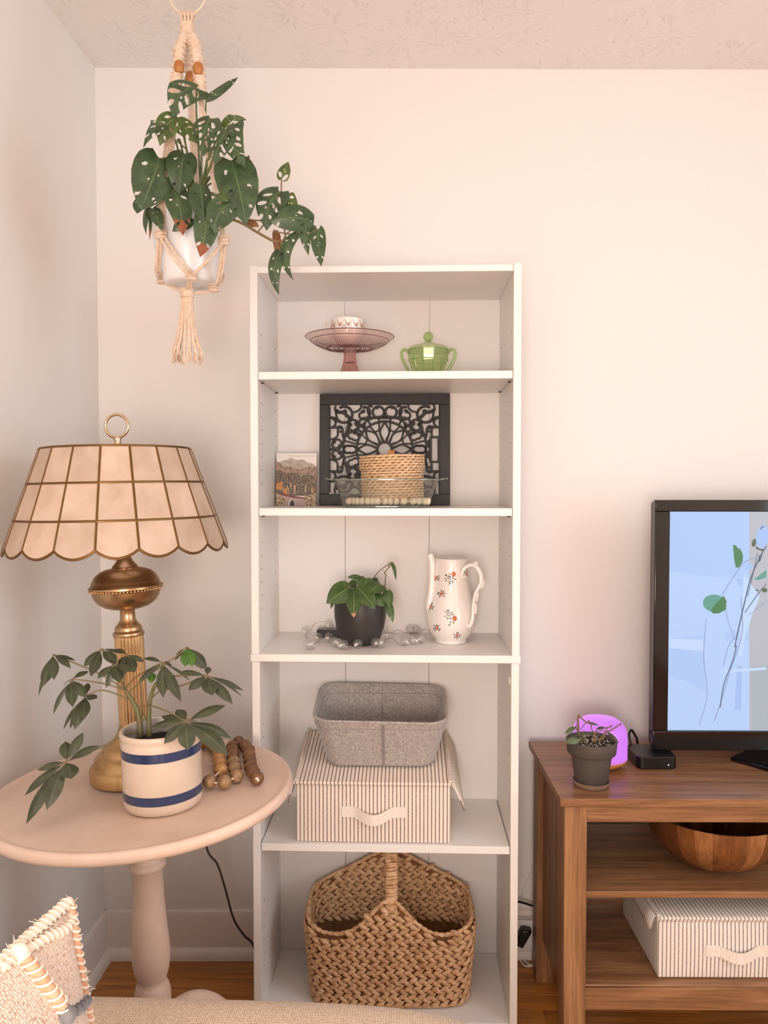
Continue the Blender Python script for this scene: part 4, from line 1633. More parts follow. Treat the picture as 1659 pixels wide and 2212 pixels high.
def print_mat(name, stops, scale, det=6, distort=0.5, st=(1, 1, 1)):
    m, nt, b = newmat(name)
    n = N(nt, 'ShaderNodeTexNoise')
    n.inputs['Scale'].default_value = scale
    n.inputs['Detail'].default_value = det
    n.inputs['Distortion'].default_value = distort
    nt.links.new(coords(nt, st), n.inputs['Vector'])
    r = ramp(nt, stops)
    nt.links.new(n.outputs['Fac'], r.inputs['Fac'])
    nt.links.new(r.outputs['Color'], b.inputs['Base Color'])
    b.inputs['Roughness'].default_value = 0.5


print_mat('print_far_peaks', [(0.3, (150, 132, 120)), (0.7, (190, 176, 162))], 60)
print_mat('print_near_hills', [(0.35, (112, 90, 78)), (0.65, (168, 142, 124))], 130, st=(1, 1, 0.6))
print_mat('print_forest', [(0.38, (36, 28, 24)), (0.5, (92, 78, 64)), (0.62, (156, 138, 116))], 330)
print_mat('print_bushes', [(0.38, (44, 34, 30)), (0.5, (150, 128, 96)), (0.62, (214, 196, 164))], 260)
mat('print_trunk', (204, 136, 64), 0.5)
mat('print_trunk_pale', (216, 178, 140), 0.5)
mat('print_train', (122, 46, 58), 0.5)
mat('print_bridge', (176, 152, 146), 0.5)
mat('print_arch', (62, 44, 58), 0.5)
MB().box(-CWd / 2, CWd / 2, 0, 0.0016, 0, CHt).build('sheet', 'card_paper', card)
pr = MB()
lay = [0]


def cp_(u, v):
    return V((-CWd / 2 + u * CWd, 0, v * CHt))


def flat(pts, mi):
    lay[0] += 1
    d = -0.00003 * lay[0]
    pr.prism([cp_(min(max(u, 0.0), 1.0), min(max(v, 0.0), 1.0)) + V((0, d, 0)) for u, v in pts], (0, -0.00002, 0), mi)


def ux(x):
    return (x - 165) / 1245.0


def vy(y):
    return (1805 - y) / 1630.0


flat([(ux(x), vy(y)) for x, y in [(165, 900), (165, 410), (230, 445), (290, 440), (400, 395), (480, 385), (560, 335), (620, 318), (690, 355), (770, 380), (800, 395), (880, 370), (1000, 375), (1060, 410), (1130, 475), (1250, 480), (1330, 530), (1410, 600), (1410, 900)]], 0)
flat([(ux(x), vy(y)) for x, y in [(165, 950), (165, 420), (260, 470), (340, 560), (420, 600), (540, 580), (640, 600), (740, 640), (900, 690), (1000, 640), (1150, 610), (1410, 580), (1410, 950)]], 1)
flat([(ux(x), vy(y)) for x, y in [(165, 1500), (165, 720), (260, 700), (380, 760), (480, 800), (620, 790), (760, 780), (860, 850), (960, 880), (1080, 850), (1250, 860), (1410, 900), (1410, 1500)]], 2)
flat([(ux(x), vy(y)) for x, y in [(165, 1805), (165, 1420), (500, 1500), (900, 1560), (1150, 1500), (1410, 1400), (1410, 1805)]], 3)
for x, yb_, yt, w_, c in [(185, 1300, 1090, 26, 4), (215, 1300, 1120, 26, 4), (250, 1310, 1080, 24, 4), (285, 1310, 1070, 24, 4), (318, 1310, 1050, 26, 4), (352, 1310, 1060, 26, 4), (402, 1390, 1240, 22, 5), (440, 1440, 1290, 40, 4), (490, 1450, 1280, 40, 4), (515, 1300, 1190, 18, 5),
                          (545, 1450, 1380, 24, 4), (556, 1380, 1250, 18, 5), (612, 1260, 1090, 20, 5), (740, 1440, 1180, 30, 5), (715, 1240, 1170, 16, 4), (760, 1260, 1180, 16, 4), (1075, 1400, 1170, 28, 5), (1275, 1410, 1220, 22, 5), (1325, 1400, 1250, 24, 4), (1330, 1100, 1000, 16, 5)]:
    flat([(ux(x - w_ / 2), vy(yb_)), (ux(x + w_ / 2), vy(yb_)), (ux(x + w_ / 2 + 4), vy(yt)), (ux(x - w_ / 2 + 4), vy(yt))], c)
flat([(ux(x), vy(y)) for x, y in [(165, 1430), (300, 1460), (700, 1560), (1050, 1600), (1120, 1805), (480, 1805), (420, 1560), (165, 1490)]], 7)
flat([(ux(x), vy(y)) for x, y in [(300, 1420), (640, 1490), (1050, 1550), (1050, 1590), (660, 1545), (300, 1475)]], 6)
flat([(ux(660 + 100 * math.cos(a)), vy(1805 - 205 * math.sin(a) ** 0.8)) for a in [PI * i / 12 for i in range(13)]], 9)
flat([(ux(670 + 76 * math.cos(a)), vy(1805 - 180 * math.sin(a) ** 0.8)) for a in [PI * i / 12 for i in range(13)]], 8)
for k in range(26):
    x, y = (rnd.uniform(190, 540), rnd.uniform(1600, 1800)) if k % 2 else (rnd.uniform(1080, 1400), rnd.uniform(1480, 1790))
    a = rnd.uniform(0, PI)
    l_, w_ = rnd.uniform(60, 110), rnd.uniform(9, 16)
    c, s_ = math.cos(a), math.sin(a)
    flat([(ux(x - c * l_ / 2), vy(y - s_ * l_ / 2)), (ux(x - s_ * w_ / 2), vy(y + c * w_ / 2)), (ux(x + c * l_ / 2), vy(y + s_ * l_ / 2)), (ux(x + s_ * w_ / 2), vy(y - c * w_ / 2))], 5 if k % 3 else 9)
pr.build('printed_scene', ['print_far_peaks', 'print_near_hills', 'print_forest', 'print_bushes', 'print_trunk', 'print_trunk_pale', 'print_train', 'print_bridge', 'print_arch', 'card_paper'], card, smooth=False)
tx = bpy.data.curves.new('printed_words', 'FONT')
tx.body = 'THERE IS BEAUTY IN NATURE'
tx.size = 0.0042
tx.space_character = 1.25
tx.align_x = 'RIGHT'
tx.extrude = 0.00002
tx.materials.append(MATS['print_grey'])
tmp = bpy.data.objects.new('printed_words_curve', tx)
wm = bpy.data.meshes.new_from_object(tmp)
bpy.data.objects.remove(tmp)
to = bpy.data.objects.new('printed_words', wm)
col.objects.link(to)
to.parent = card
to.location = (CWd / 2 - 0.005, -0.0001, CHt - 0.0092)
to.rotation_euler = (PI / 2, 0, 0)

# clear glass baking dish
glass('clear_glass', (247, 249, 247), (222, 228, 224), 1.2, 1.5, 0.05)
glass('clear_glass_edge', (232, 238, 234), (190, 198, 194), 1.4, 1.5, 0.25)
DO = V((-0.057, 1.900, S2 + 0.0006))
dish = thing('baking_dish', 'clear glass oval baking dish with tab handles on the second shelf', 'baking dish', DO)


def sup(a, b, th, e=3.2):
    c, s = math.cos(th), math.sin(th)
    k = (abs(c) ** e + abs(s) ** e) ** (-1 / e)
    return a * k * c, b * k * s


def oval(prof, n=96, e=3.2):
    vs, fs = [], []
    for (a, b, z) in prof:
        for k in range(n):
            x, y = sup(a, b, 2 * PI * k / n, e)
            vs.append(V((x, y, z)))
    for i in range(len(prof) - 1):
        for k in range(n):
            q = (k + 1) % n
            fs.append((i * n + k, i * n + q, (i + 1) * n + q, (i + 1) * n + k))
    return vs, fs


dp = [(0.0005, 0.0005, 0.0), (0.098, 0.085, 0.0), (0.105, 0.092, 0.003), (0.110, 0.096, 0.012), (0.120, 0.103, 0.045), (0.1275, 0.108, 0.063), (0.130, 0.1095, 0.066), (0.1285, 0.108, 0.0675), (0.1255, 0.106, 0.065), (0.1165, 0.1, 0.043), (0.1065, 0.0925, 0.012), (0.102, 0.089, 0.0055), (0.0005, 0.0005, 0.005)]
db = MB()
vs, fs = oval(dp)
db.add(vs, fs)
do_ = db.build('dish', 'clear_glass', dish, sharp=60)
rm_ = MB()
rm_.tube([V((*sup(0.129, 0.1088, 2 * PI * k / 96), 0.0665)) for k in range(96)], 0.0019, 6, closed=True)
rm_.tube([V((*sup(0.104, 0.0905, 2 * PI * k / 96), 0.0028)) for k in range(96)], 0.0016, 6, closed=True)
rm_.build('rim', 'clear_glass_edge', do_)
for s_ in (-1, 1):
    hp = [(s_ * 0.126, -0.040, 0.0640), (s_ * 0.140, -0.036, 0.0668), (s_ * 0.149, -0.022, 0.0680), (s_ * 0.151, 0.0, 0.0683), (s_ * 0.149, 0.022, 0.0680), (s_ * 0.140, 0.036, 0.0668), (s_ * 0.126, 0.040, 0.0640)]
    pl = spline(hp, 4)
    MB().prism([q + V((0, 0, 0)) for q in pl], (0, 0, 0.0036)).build('tab_handle', 'clear_glass_edge', dish, sharp=60)
em = MB()
for k in range(9):
    a = -PI / 2 + (k - 4) * 0.36
    d = V((math.cos(a), 0, -math.sin(a)))
    q = V((-0.071, -0.1015, 0.040))
    em.tube([q + V((0, 0.0, -0.006)), q + V((0, 0, -0.006)) + d * 0.011], [0.0006, 0.0013], 5)
for zz in (0.034, 0.030):
    em.tube([(x * 0.001, -0.1012, zz) for x in range(-105, -78, 3)], 0.0005, 5)
    em.tube([(x * 0.001, -0.1012, zz) for x in range(-62, 60, 4)], 0.0005, 5)
o = em.build('embossed_fan', 'clear_glass_edge', do_)
o['kind'] = 'stuff'

# seagrass basket standing in the dish
def straw(name, c1, c2, c3, sc_=90):
    m, nt, b = newmat(name)
    n = N(nt, 'ShaderNodeTexNoise')
    n.inputs['Scale'].default_value = sc_
    n.inputs['Detail'].default_value = 4
    nt.links.new(coords(nt), n.inputs['Vector'])
    r = ramp(nt, [(0.3, c1), (0.5, c2), (0.72, c3)])
    nt.links.new(n.outputs['Fac'], r.inputs['Fac'])
    nt.links.new(r.outputs['Color'], b.inputs['Base Color'])
    b.inputs['Roughness'].default_value = 0.6
    b.inputs['Specular IOR Level'].default_value = 0.3


straw('seagrass', (196, 160, 122), (218, 184, 148), (232, 204, 172))
straw('seagrass_dark', (120, 84, 52), (140, 100, 64), (156, 114, 74))
mat('tan_leather', (190, 122, 44), 0.5)
SB = V((-0.0405, 1.911, S2 + 0.0090))
sb = thing('seagrass_basket', 'small round lidded seagrass basket with a tan tab standing in the glass dish', 'basket', SB, (math.radians(0.5), math.radians(-1.8), 0))


def twine(mb, R0, z, rowh, n, seed, squash=1.0, lift=0.0):
    rr_ = random.Random(seed)
    for k in range(n):
        th = 2 * PI * (k + (0.5 if seed % 2 else 0.0)) / n
        L_ = 2 * PI * R0 / n * 0.72
        c = V((R0 * math.cos(th), R0 * math.sin(th), z + rr_.uniform(-0.0004, 0.0004)))
        tg = V((-math.sin(th), math.cos(th), 0))
        rd = V((math.cos(th), math.sin(th), 0))
        tilt = 0.15 + rr_.uniform(-0.08, 0.08)
        ax = (tg * math.cos(tilt) + V((0, 0, 1)) * math.sin(tilt)).normalized()
        up_ = rd.cross(ax).normalized()
        M = Matrix((ax, rd, up_)).transposed()
        mb.ball(c, (L_ * 0.86, 0.0030, rowh * 0.44), 8, 6, M=M)


rowh = 0.0066
core = MB().lathe([(0.0, 0.0), (0.0700, 0.0), (0.0735, 0.004), (0.0745, 0.092), (0.0, 0.092)], 48)
core.build('liner', 'seagrass_dark', sb)
for i in range(13):
    z = 0.004 + rowh * i
    mb = MB()
    twine(mb, 0.0740 + 0.0015 * i / 13, z, rowh, 30, i)
    o = mb.build('woven_row', 'seagrass', sb)
    o['kind'] = 'stuff'
lid_ = MB().lathe([(0.0, 0.118), (0.05, 0.1175), (0.074, 0.115), (0.0785, 0.111), (0.0790, 0.088), (0.0760, 0.087)], 48)
lo2 = lid_.build('lid', 'seagrass_dark', sb)
for i in range(5):
    mb = MB()
    twine(mb, 0.0790 if i < 4 else 0.0775, 0.089 + rowh * i, rowh, 32, 40 + i)
    o = mb.build('woven_row', 'seagrass', lo2)
    o['kind'] = 'stuff'
for i, rr in enumerate((0.070, 0.062, 0.054, 0.046, 0.038, 0.030, 0.022, 0.014, 0.006)):
    mb = MB()
    twine(mb, rr, 0.1165 + 0.0004 * i, rowh, max(6, int(32 * rr / 0.079)), 60 + i)
    o = mb.build('woven_row', 'seagrass', lo2)
    o['kind'] = 'stuff'
MB().hexa([V(q) for q in [(-0.010, -0.003, 0.114), (0.006, -0.003, 0.114), (0.006, -0.0012, 0.114), (-0.010, -0.0012, 0.114), (-0.0085, 0.001, 0.131), (0.0075, 0.001, 0.1315), (0.0075, 0.0028, 0.1315), (-0.0085, 0.0028, 0.131)]]).build('tab', 'tan_leather', lo2, bevel=0.0005)

# cream bead strand lying in the dish
mat('bead_cream', (238, 220, 196), 0.45, rgb2=(226, 204, 176), vscale=60)
mat('bead_end', (184, 150, 116), 0.6)
BG = V((-0.06, 1.821, S2 + 0.0062))
cg = thing('cream_bead_strand', 'strand of cream wooden barrel beads lying in the glass baking dish', 'bead garland', BG)
cream = [(754, 1085, 13, 1), (764, 1084, 8, 0), (772, 1086, 12, 0), (782, 1086, 12, 0), (794, 1086, 13, 0), (804, 1087, 12, 0), (815, 1086, 16, 0), (832, 1087, 13, 0), (843, 1087, 11, 0), (856, 1087, 11, 0), (872, 1087, 16, 0), (892, 1087, 14, 1), (905, 1087, 12, 0), (917, 1086, 13, 0), (925, 1084, 10, 0)]
bprof = [(0.0018, -0.0068), (0.0058, -0.0068), (0.0082, -0.0042), (0.0088, 0.0), (0.0082, 0.0042), (0.0058, 0.0068), (0.0018, 0.0068)]
pb0 = None
pts_s = []
for i, (x, y_, w_, e_) in enumerate(cream):
    yy = 1.8238 + 0.020 * ((x - 838) / 90.0) ** 2 + (0.001 if i % 2 else 0.0)
    q = at(x, y_, yy)
    q.z = S2 + 0.0062 + 0.0095
    pts_s.append(q - BG)
    if pb0 is None:
        mb = MB().lathe(bprof, 20, cap0=True, cap1=True)
        mb.lathe([(0.0019, -0.0069), (0.0032, -0.00695)], 12, mi=1)
        pb0 = mb.build('bead', ['bead_cream', 'bead_end'], cg, sharp=70)
        o = pb0
        o.location = q - BG
    else:
        o = dup(pb0, cg, q - BG)
    o.rotation_euler = (0, PI / 2 + (0.9 if e_ else 0), rnd.uniform(-0.35, 0.35) + (0.8 if e_ else 0.0))
    s_ = w_ / 13.5
    o.scale = (1.0, 1.0, min(1.15, max(0.7, s_)))
MB().tube(spline(pts_s, 4), 0.0012, 6).build('string', 'cotton_string', cg)

# ------------------------------------------------------------------ third shelf: philodendron, coffee pot, fairy lights
mat('matt_black_pot', (46, 43, 43), 0.42, rgb2=(54, 51, 50), vscale=12)
leaf_mat('philodendron_leaf', (58, 82, 42), (80, 104, 56), (108, 130, 78), 0.35, 0.15, nveins=8)
leaf_mat('philodendron_leaf_worn', (62, 86, 44), (84, 108, 58), (112, 132, 80), 0.38, 0.15, brown=(188, 142, 104), brown_at=0.86)
mat('vine_stem', (92, 74, 50), 0.55, rgb2=(110, 112, 66), vscale=30)
PY = 1.922
PP = V((at(778, 1389, PY).x, PY, S3 + 0.0006))
phil = thing('potted_philodendron', 'heartleaf philodendron in a matt black pot on the middle shelf', 'potted plant', PP)
MB().lathe([(0.0, 0.0), (0.040, 0.0), (0.046, 0.004), (0.053, 0.018), (0.060, 0.040), (0.0645, 0.065), (0.0655, 0.085), (0.0645, 0.104), (0.0625, 0.118), (0.0605, 0.121), (0.0585, 0.119), (0.058, 0.108), (0.058, 0.095)], 72).build('pot', 'matt_black_pot', phil, sharp=50)
MB().lathe([(0.0582, 0.104), (0.03, 0.107), (0.0, 0.105)], 32).build('soil', 'potting_soil', phil)


def vp(px, py, dy=0.0):
    return at(px, py, PY + dy) - PP


phl = [  # base, tip, width px, depths base/tip, material, bend, lobe, fold, roll
    ((754, 1270), (704, 1304), 40, -.045, -.085, 0, 0.10, 0.16, 0.10, 0.1),
    ((766, 1281), (764, 1334), 29, -.060, -.095, 1, 0.10, 0.10, 0.25, -0.2),
    ((772, 1268), (811, 1315), 38, -.050, -.090, 0, 0.08, 0.14, 0.10, 0.0),
    ((791, 1249), (788, 1279), 34, -.030, -.060, 0, 0.08, 0.22, 0.12, 0.2),
    ((822, 1262), (796, 1283), 32, -.035, -.070, 0, 0.12, 0.18, 0.15, -0.2),
    ((838, 1276), (840, 1316), 20, -.030, -.050, 0, 0.10, 0.14, 0.30, 0.5),
    ((835, 1296), (849, 1345), 17, -.035, -.055, 0, 0.08, 0.10, 0.30, 0.3),
    ((777, 1246), (750, 1247), 10, .000, -.020, 0, 0.08, 0.12, 0.4, 0.0),
    ((722, 1282), (714, 1316), 10, -.030, -.040, 0, 0.10, 0.10, 0.4, 0.8),
    ((735, 1264), (722, 1272), 14, .005, -.010, 0, 0.10, 0.18, 0.2, 0.0),
    ((800, 1252), (812, 1268), 24, -.010, -.030, 0, 0.10, 0.20, 0.2, 0.0),
    ((770, 1262), (752, 1262), 18, .015, .010, 0, 0.10, 0.10, 0.2, 0.0),
    ((812, 1288), (830, 1310), 22, -.050, -.058, 0, 0.08, 0.14, 0.2, 0.2),
    ((847, 1214), (855, 1255), 9, .010, .000, 0, 0.12, 0.02, 0.45, 0.9),
]
for (b0, t0, w_, d0, d1, mk, bend, lobe, fold, roll) in phl:
    Bq, Tq = vp(*b0, d0), vp(*t0, d1)
    nrm = (view_dir(Bq + PP) + V((roll, 0, 0.35))).normalized()
    o = make_leaf('leaf', ['philodendron_leaf', 'philodendron_leaf_worn'][mk], phil, (0, 0, 0), Bq, Tq, px_w(w_ * 1.22, PY), nrm, HEART, lobe, bend, fold, nx=6, ny=14, wav=0.06)
    root_ = V((rnd.uniform(-.02, .02), rnd.uniform(-.02, .02), 0.106))
    MB().tube(spline([root_, (root_ + Bq) * 0.5 + V((0, 0, 0.018)), Bq], 5), 0.0011, 6).build('leaf_stalk', 'vine_stem', phil)
MB().tube(spline([V((0.035, 0.0, 0.105)), vp(830, 1268, .0), vp(832, 1252, .0), vp(834, 1243, .005), vp(831, 1238, .01), vp(838, 1228, .01), vp(848, 1216, .01)], 5), 0.0013, 7).build('stem', 'vine_stem', phil)
for a, b_ in (((832, 1240), (826, 1229)), ((840, 1225), (841, 1210))):
    MB().tube([vp(*a, .01), vp(*b_, .01)], [0.0012, 0.0003], 6).build('sheath', 'vine_stem', phil)

# coffee pot
JY = 1.945
JP = V((at(974, 1388, JY).x, JY, S3 + 0.0006))
jug = thing('porcelain_coffee_pot', 'tall white porcelain coffee pot without lid, printed with small flowers', 'coffee pot', JP)
J = JY / FPX / 7.54


def jr(th, z):
    # softly four-sided section turned one edge to the viewer
    return 1.0 + 0.05 * math.cos(4 * (th + PI / 2 + 0.0)) * min(1.0, 0.35 + max(0, z) / 0.25)


jprof = [(248, 1590), (252, 1575), (247, 1550), (262, 1525), (320, 1450), (372, 1360), (402, 1260), (406, 1190), (400, 1110), (375, 1010), (335, 905), (300, 800), (278, 690), (262, 560), (256, 420), (254, 300), (255, 232)]
zof = lambda y_: (1592 - y_) * J * 1.0
prof = [(0.0, 0.0)] + [(r * J, zof(y_)) for r, y_ in jprof] + [(242 * J, zof(222)), (232 * J, zof(235)), (236 * J, zof(420)), (240 * J, zof(560)), (280 * J, zof(800)), (370 * J, zof(1100)), (370 * J, zof(1300)), (240 * J, zof(1500)), (0.0, zof(1550))]
MB().lathe(prof, 96, mod=jr).build('body', 'porcelain', jug, sharp=60)


def jp(x, y_, d=0.0):
    return V(((x - 1005) * J, d, zof(y_)))


sp_ = spline([jp(690, 1110, -0.004), jp(655, 1000, -0.006), jp(672, 850, -0.006), jp(690, 650, -0.006), jp(692, 420, -0.006), jp(686, 280, -0.006), jp(668, 195, -0.006), jp(650, 160, -0.006)], 6)
rs_ = [0.0130 - 0.0040 * min(1, i / 20) for i in range(len(sp_))]
MB().tube(sp_, rs_, 14, flat=(1.0, 1.15)).build('spout', 'porcelain', jug, sharp=70)
hp = spline([jp(1225, 500, -.026), jp(1180, 520, -.032), jp(1165, 460, -.034), jp(1200, 370, -.034), jp(1280, 318, -.033), jp(1370, 320, -.032), jp(1440, 390, -.032), jp(1478, 500, -.033), jp(1475, 600, -.035), jp(1430, 680, -.037), jp(1380, 780, -.039), jp(1352, 920, -.042), jp(1342, 1060, -.045), jp(1325, 1200, -.047), jp(1285, 1285, -.046), jp(1235, 1270, -.046)], 6)
rs_ = []
for i in range(len(hp)):
    t = i / (len(hp) - 1)
    rs_.append(lerp_table([(0, 0.0045), (0.1, 0.0038), (0.25, 0.0050), (0.42, 0.0072), (0.55, 0.0066), (0.62, 0.0048), (0.8, 0.0048), (0.92, 0.0055), (1, 0.004)], t))
MB().tube(hp, rs_, 12, flat=(0.85, 1.0)).build('handle', 'porcelain', jug, sharp=70)
hd = MB()
hd.ball(jp(1390, 285, -.032), (0.006, 0.004, 0.005), 12, 8)
hd.tube([jp(1515, 560, -.034), jp(1500, 640, -.035), jp(1470, 690, -.036)], [0.004, 0.0045, 0.003], 8)
hd.tube([jp(1420, 720, -.038), jp(1415, 800, -.039), jp(1400, 890, -.041)], [0.002, 0.0034, 0.002], 8)
hd.tube([jp(1385, 920, -.042), jp(1390, 1000, -.043), jp(1378, 1090, -.045)], [0.002, 0.0034, 0.002], 8)
hd.build('handle_scroll', 'porcelain', jug)


def jug_surface(x, y_):
    """point on the pot's front whose outline position is (x, y) in the drawing; returns point, outward normal"""
    z = zof(y_)
    R = lerp_table([(1592 - yy, r) for r, yy in jprof], 1592 - y_) * J
    dx = (x - 1005) * J
    dx = max(-R * 0.995, min(R * 0.995, dx))
    th = -math.acos(dx / R)
    for _ in range(6):
        rr = R * jr(th, z)
        c = max(-1, min(1, dx / rr))
        th = -math.acos(c)
    rr = R * jr(th, z)
    p_ = V((rr * math.cos(th), rr * math.sin(th), z))
    n_ = V((math.cos(th), math.sin(th), 0))
    return p_, n_


fl_ = MB()


def petal(x, y_, l_, w_, ang, mi):
    """flat printed blob hugging the porcelain"""
    pts = []
    for k in range(8):
        a = 2 * PI * k / 8
        u, v_ = l_ * math.cos(a), w_ * math.sin(a)
        xx = x + u * math.cos(ang) - v_ * math.sin(ang)
        yy = y_ + u * math.sin(ang) + v_ * math.cos(ang)
        p_, n_ = jug_surface(xx, yy)
        pts.append(p_ + n_ * 0.00035)
    p_, n_ = jug_surface(x, y_)
    pts.append(p_ + n_ * 0.0007)
    fl_.add(pts, [(k, (k + 1) % 8, 8) for k in range(8)], mi)


fr2 = random.Random(5)


def blossom(x, y_, r, mi, cen=2):
    for k in range(6):
        a = k * PI / 3
        petal(x + r * 0.55 * math.cos(a), y_ + r * 0.55 * math.sin(a), r * 0.48, r * 0.36, a, mi)
    petal(x, y_, r * 0.3, r * 0.3, 0, cen)


def sprig(x, y_, n, rad, mi):
    for k in range(n):
        a = 2 * PI * k / n + fr2.uniform(-.3, .3)
        petal(x + rad * math.cos(a), y_ + rad * math.sin(a), 20, 8, a, mi if k % 3 else 3)


for (gx, gy, ox, oy) in ((965, 510, 1028, 455), (955, 1075, 1038, 1140)):
    for k in range(7):
        a = 2 * PI * k / 7
        petal(gx + 26 * math.cos(a), gy + 26 * math.sin(a), 17, 7, a + 0.8, 1)
    sprig(gx - 5, gy + 5, 9, 62, 1)
    blossom(ox, oy, 44, 0, 2)
    sprig((gx + ox) / 2 + 15, (gy + oy) / 2 + 50, 5, 48, 3)
    petal(gx + 5, gy + 95 if gy < 800 else gy + 165, 26, 8, -0.9, 3)
for (x, y_) in ((838, 775), (765, 1318), (1085, 1425), (662, 985), (1262, 470), (757, 530)):
    blossom(x, y_, 26, 0, 2)
    sprig(x, y_, 7, 46, 3)
o = fl_.build('flower_print', ['print_orange', 'print_grey', 'print_yellow', 'print_black'], jug)
o['kind'] = 'stuff'

# fairy lights
glass('bulb_glass', (250, 250, 249), (216, 216, 214), 1.6, 1.5, 0.07)
mat('copper_wire', (150, 108, 84), 0.35, 0.8)
mat('bulb_cap', (226, 220, 212), 0.3)
FL0 = V((-0.12, 1.88, S3))
fairy = thing('fairy_lights', 'string of clear globe fairy lights on copper wire around the black pot', 'string lights', FL0)


def fp_(x, y_):
    return 640 + x / 6.38, 1190 + y_ / 6.38


def fp4(x, y_):
    return 840 + x / 7.54, 1180 + y_ / 7.54


bulbs = [(*fp_(130, 1120), 8), (*fp_(160, 1310), 9.4), (*fp_(300, 1215), 8.6), (*fp_(355, 1125), 8.6), (*fp_(485, 1105), 8.6), (*fp_(450, 1210), 9.4), (*fp_(530, 1265), 9.4), (*fp_(655, 1295), 11), (*fp_(855, 1265), 11.3),
         (*fp_(1090, 1275), 9.4), (*fp_(1155, 1290), 9.6), (*fp_(1255, 1185), 7), (*fp4(270, 1560), 9.3), (*fp4(400, 1550), 8.4), (*fp4(530, 1520), 8.6), (*fp4(345, 1330), 7.0), (*fp4(435, 1245), 6.4)]
pbulb = None
wire_pts = []
for i, (x, y_, r) in enumerate(bulbs):
    q = onz(x, y_ + r * 0.97, S3)
    R_ = 0.0116
    q.y = min(q.y, 2.05)
    # a bulb keeps clear of the pot
    dx_, dy_ = q.x - PP.x, q.y - PP.y
    dd = math.hypot(dx_, dy_)
    if dd < 0.066:
        q.x, q.y = PP.x + dx_ / dd * 0.066, PP.y + dy_ / dd * 0.066
    c = V((q.x, q.y, S3 + R_ + 0.0016))
    if pbulb is None:
        pbulb = MB().ball((0, 0, 0), R_, 20, 14).build('globe', 'bulb_glass', fairy)
        cap = MB().lathe([(0.0, -0.0122), (0.0034, -0.0122), (0.0036, -0.006), (0.0022, -0.003), (0.0, -0.002)], 12).build('socket', 'bulb_cap', pbulb)
        o = pbulb
        o.location = c - FL0
    else:
        o = dup(pbulb, fairy, c - FL0)
        dup(cap, o, (0, 0, 0))
    o.rotation_euler = (rnd.uniform(0.9, 1.7), 0, rnd.uniform(0, 6.28))
    wire_pts.append(c - FL0)
wp = []
for i, q in enumerate(wire_pts):
    wp.append(V((q.x, q.y, 0.002)))
    if i + 1 < len(wire_pts):
        n_ = wire_pts[i + 1]
        for t in (0.33, 0.66):
            m__ = q.lerp(n_, t)
            jit = V((rnd.uniform(-.014, .014), rnd.uniform(-.016, .010), 0))
            m__ = m__ + jit
            # wire goes round the pot, never through it
            wx, wy = m__.x + FL0.x - PP.x, m__.y + FL0.y - PP.y
            d_ = math.hypot(wx, wy)
            if d_ < 0.062:
                m__.x, m__.y = PP.x - FL0.x + wx / d_ * 0.062, PP.y - FL0.y + wy / d_ * 0.062
            wp.append(V((m__.x, m__.y, rnd.choice((0.002, 0.002, 0.008, 0.014)))))
MB().tube([V((q.x, q.y, max(q.z, 0.0012))) for q in spline(wp, 6)], 0.0005, 5).build('wire', 'copper_wire', fairy)
w2 = [onz(*fp_(1240, 1050), S3 + 0.002), onz(*fp_(1330, 1050), S3 + 0.003), onz(*fp_(1400, 1075), S3 + 0.01), onz(*fp4(250, 1330), S3 + 0.004), onz(*fp4(345, 1370), S3 + 0.003), onz(*fp4(480, 1420), S3 + 0.002), onz(*fp4(540, 1370), S3 + 0.01), onz(*fp4(600, 1350), S3 + 0.012), onz(*fp4(660, 1400), S3 + 0.004)]
MB().tube([V((q.x, q.y, max(q.z, S3 + 0.0012))) - FL0 for q in spline([V((q.x, min(q.y, 2.05), q.z)) for q in w2], 6)], 0.0005, 5).build('wire', 'copper_wire', fairy)
w3 = [onz(*fp_(210, 1090), S3 + 0.004), at(*fp_(255, 1000), 2.0), at(*fp_(410, 970), 2.0), at(*fp_(450, 960), 2.0)]
MB().tube([q - FL0 for q in spline([V((q.x, min(q.y, 2.05), q.z)) for q in w3], 6)], 0.0005, 5).build('wire', 'copper_wire', fairy)
q0 = onz(684, 1366, S3)
bxx = at(684, 1366, 1.985).x
MB().box(bxx, bxx + 0.06, 1.985, 2.025, S3 + 0.0005, S3 + 0.021).build('battery_box', 'black_plastic', fairy, FL0, bevel=0.0015)
c = V((at(711, 1335, 2.0).x, 2.004, S3 + 0.0322))
o = dup(pbulb, fairy, c - FL0)
dup(cap, o, (0, 0, 0))

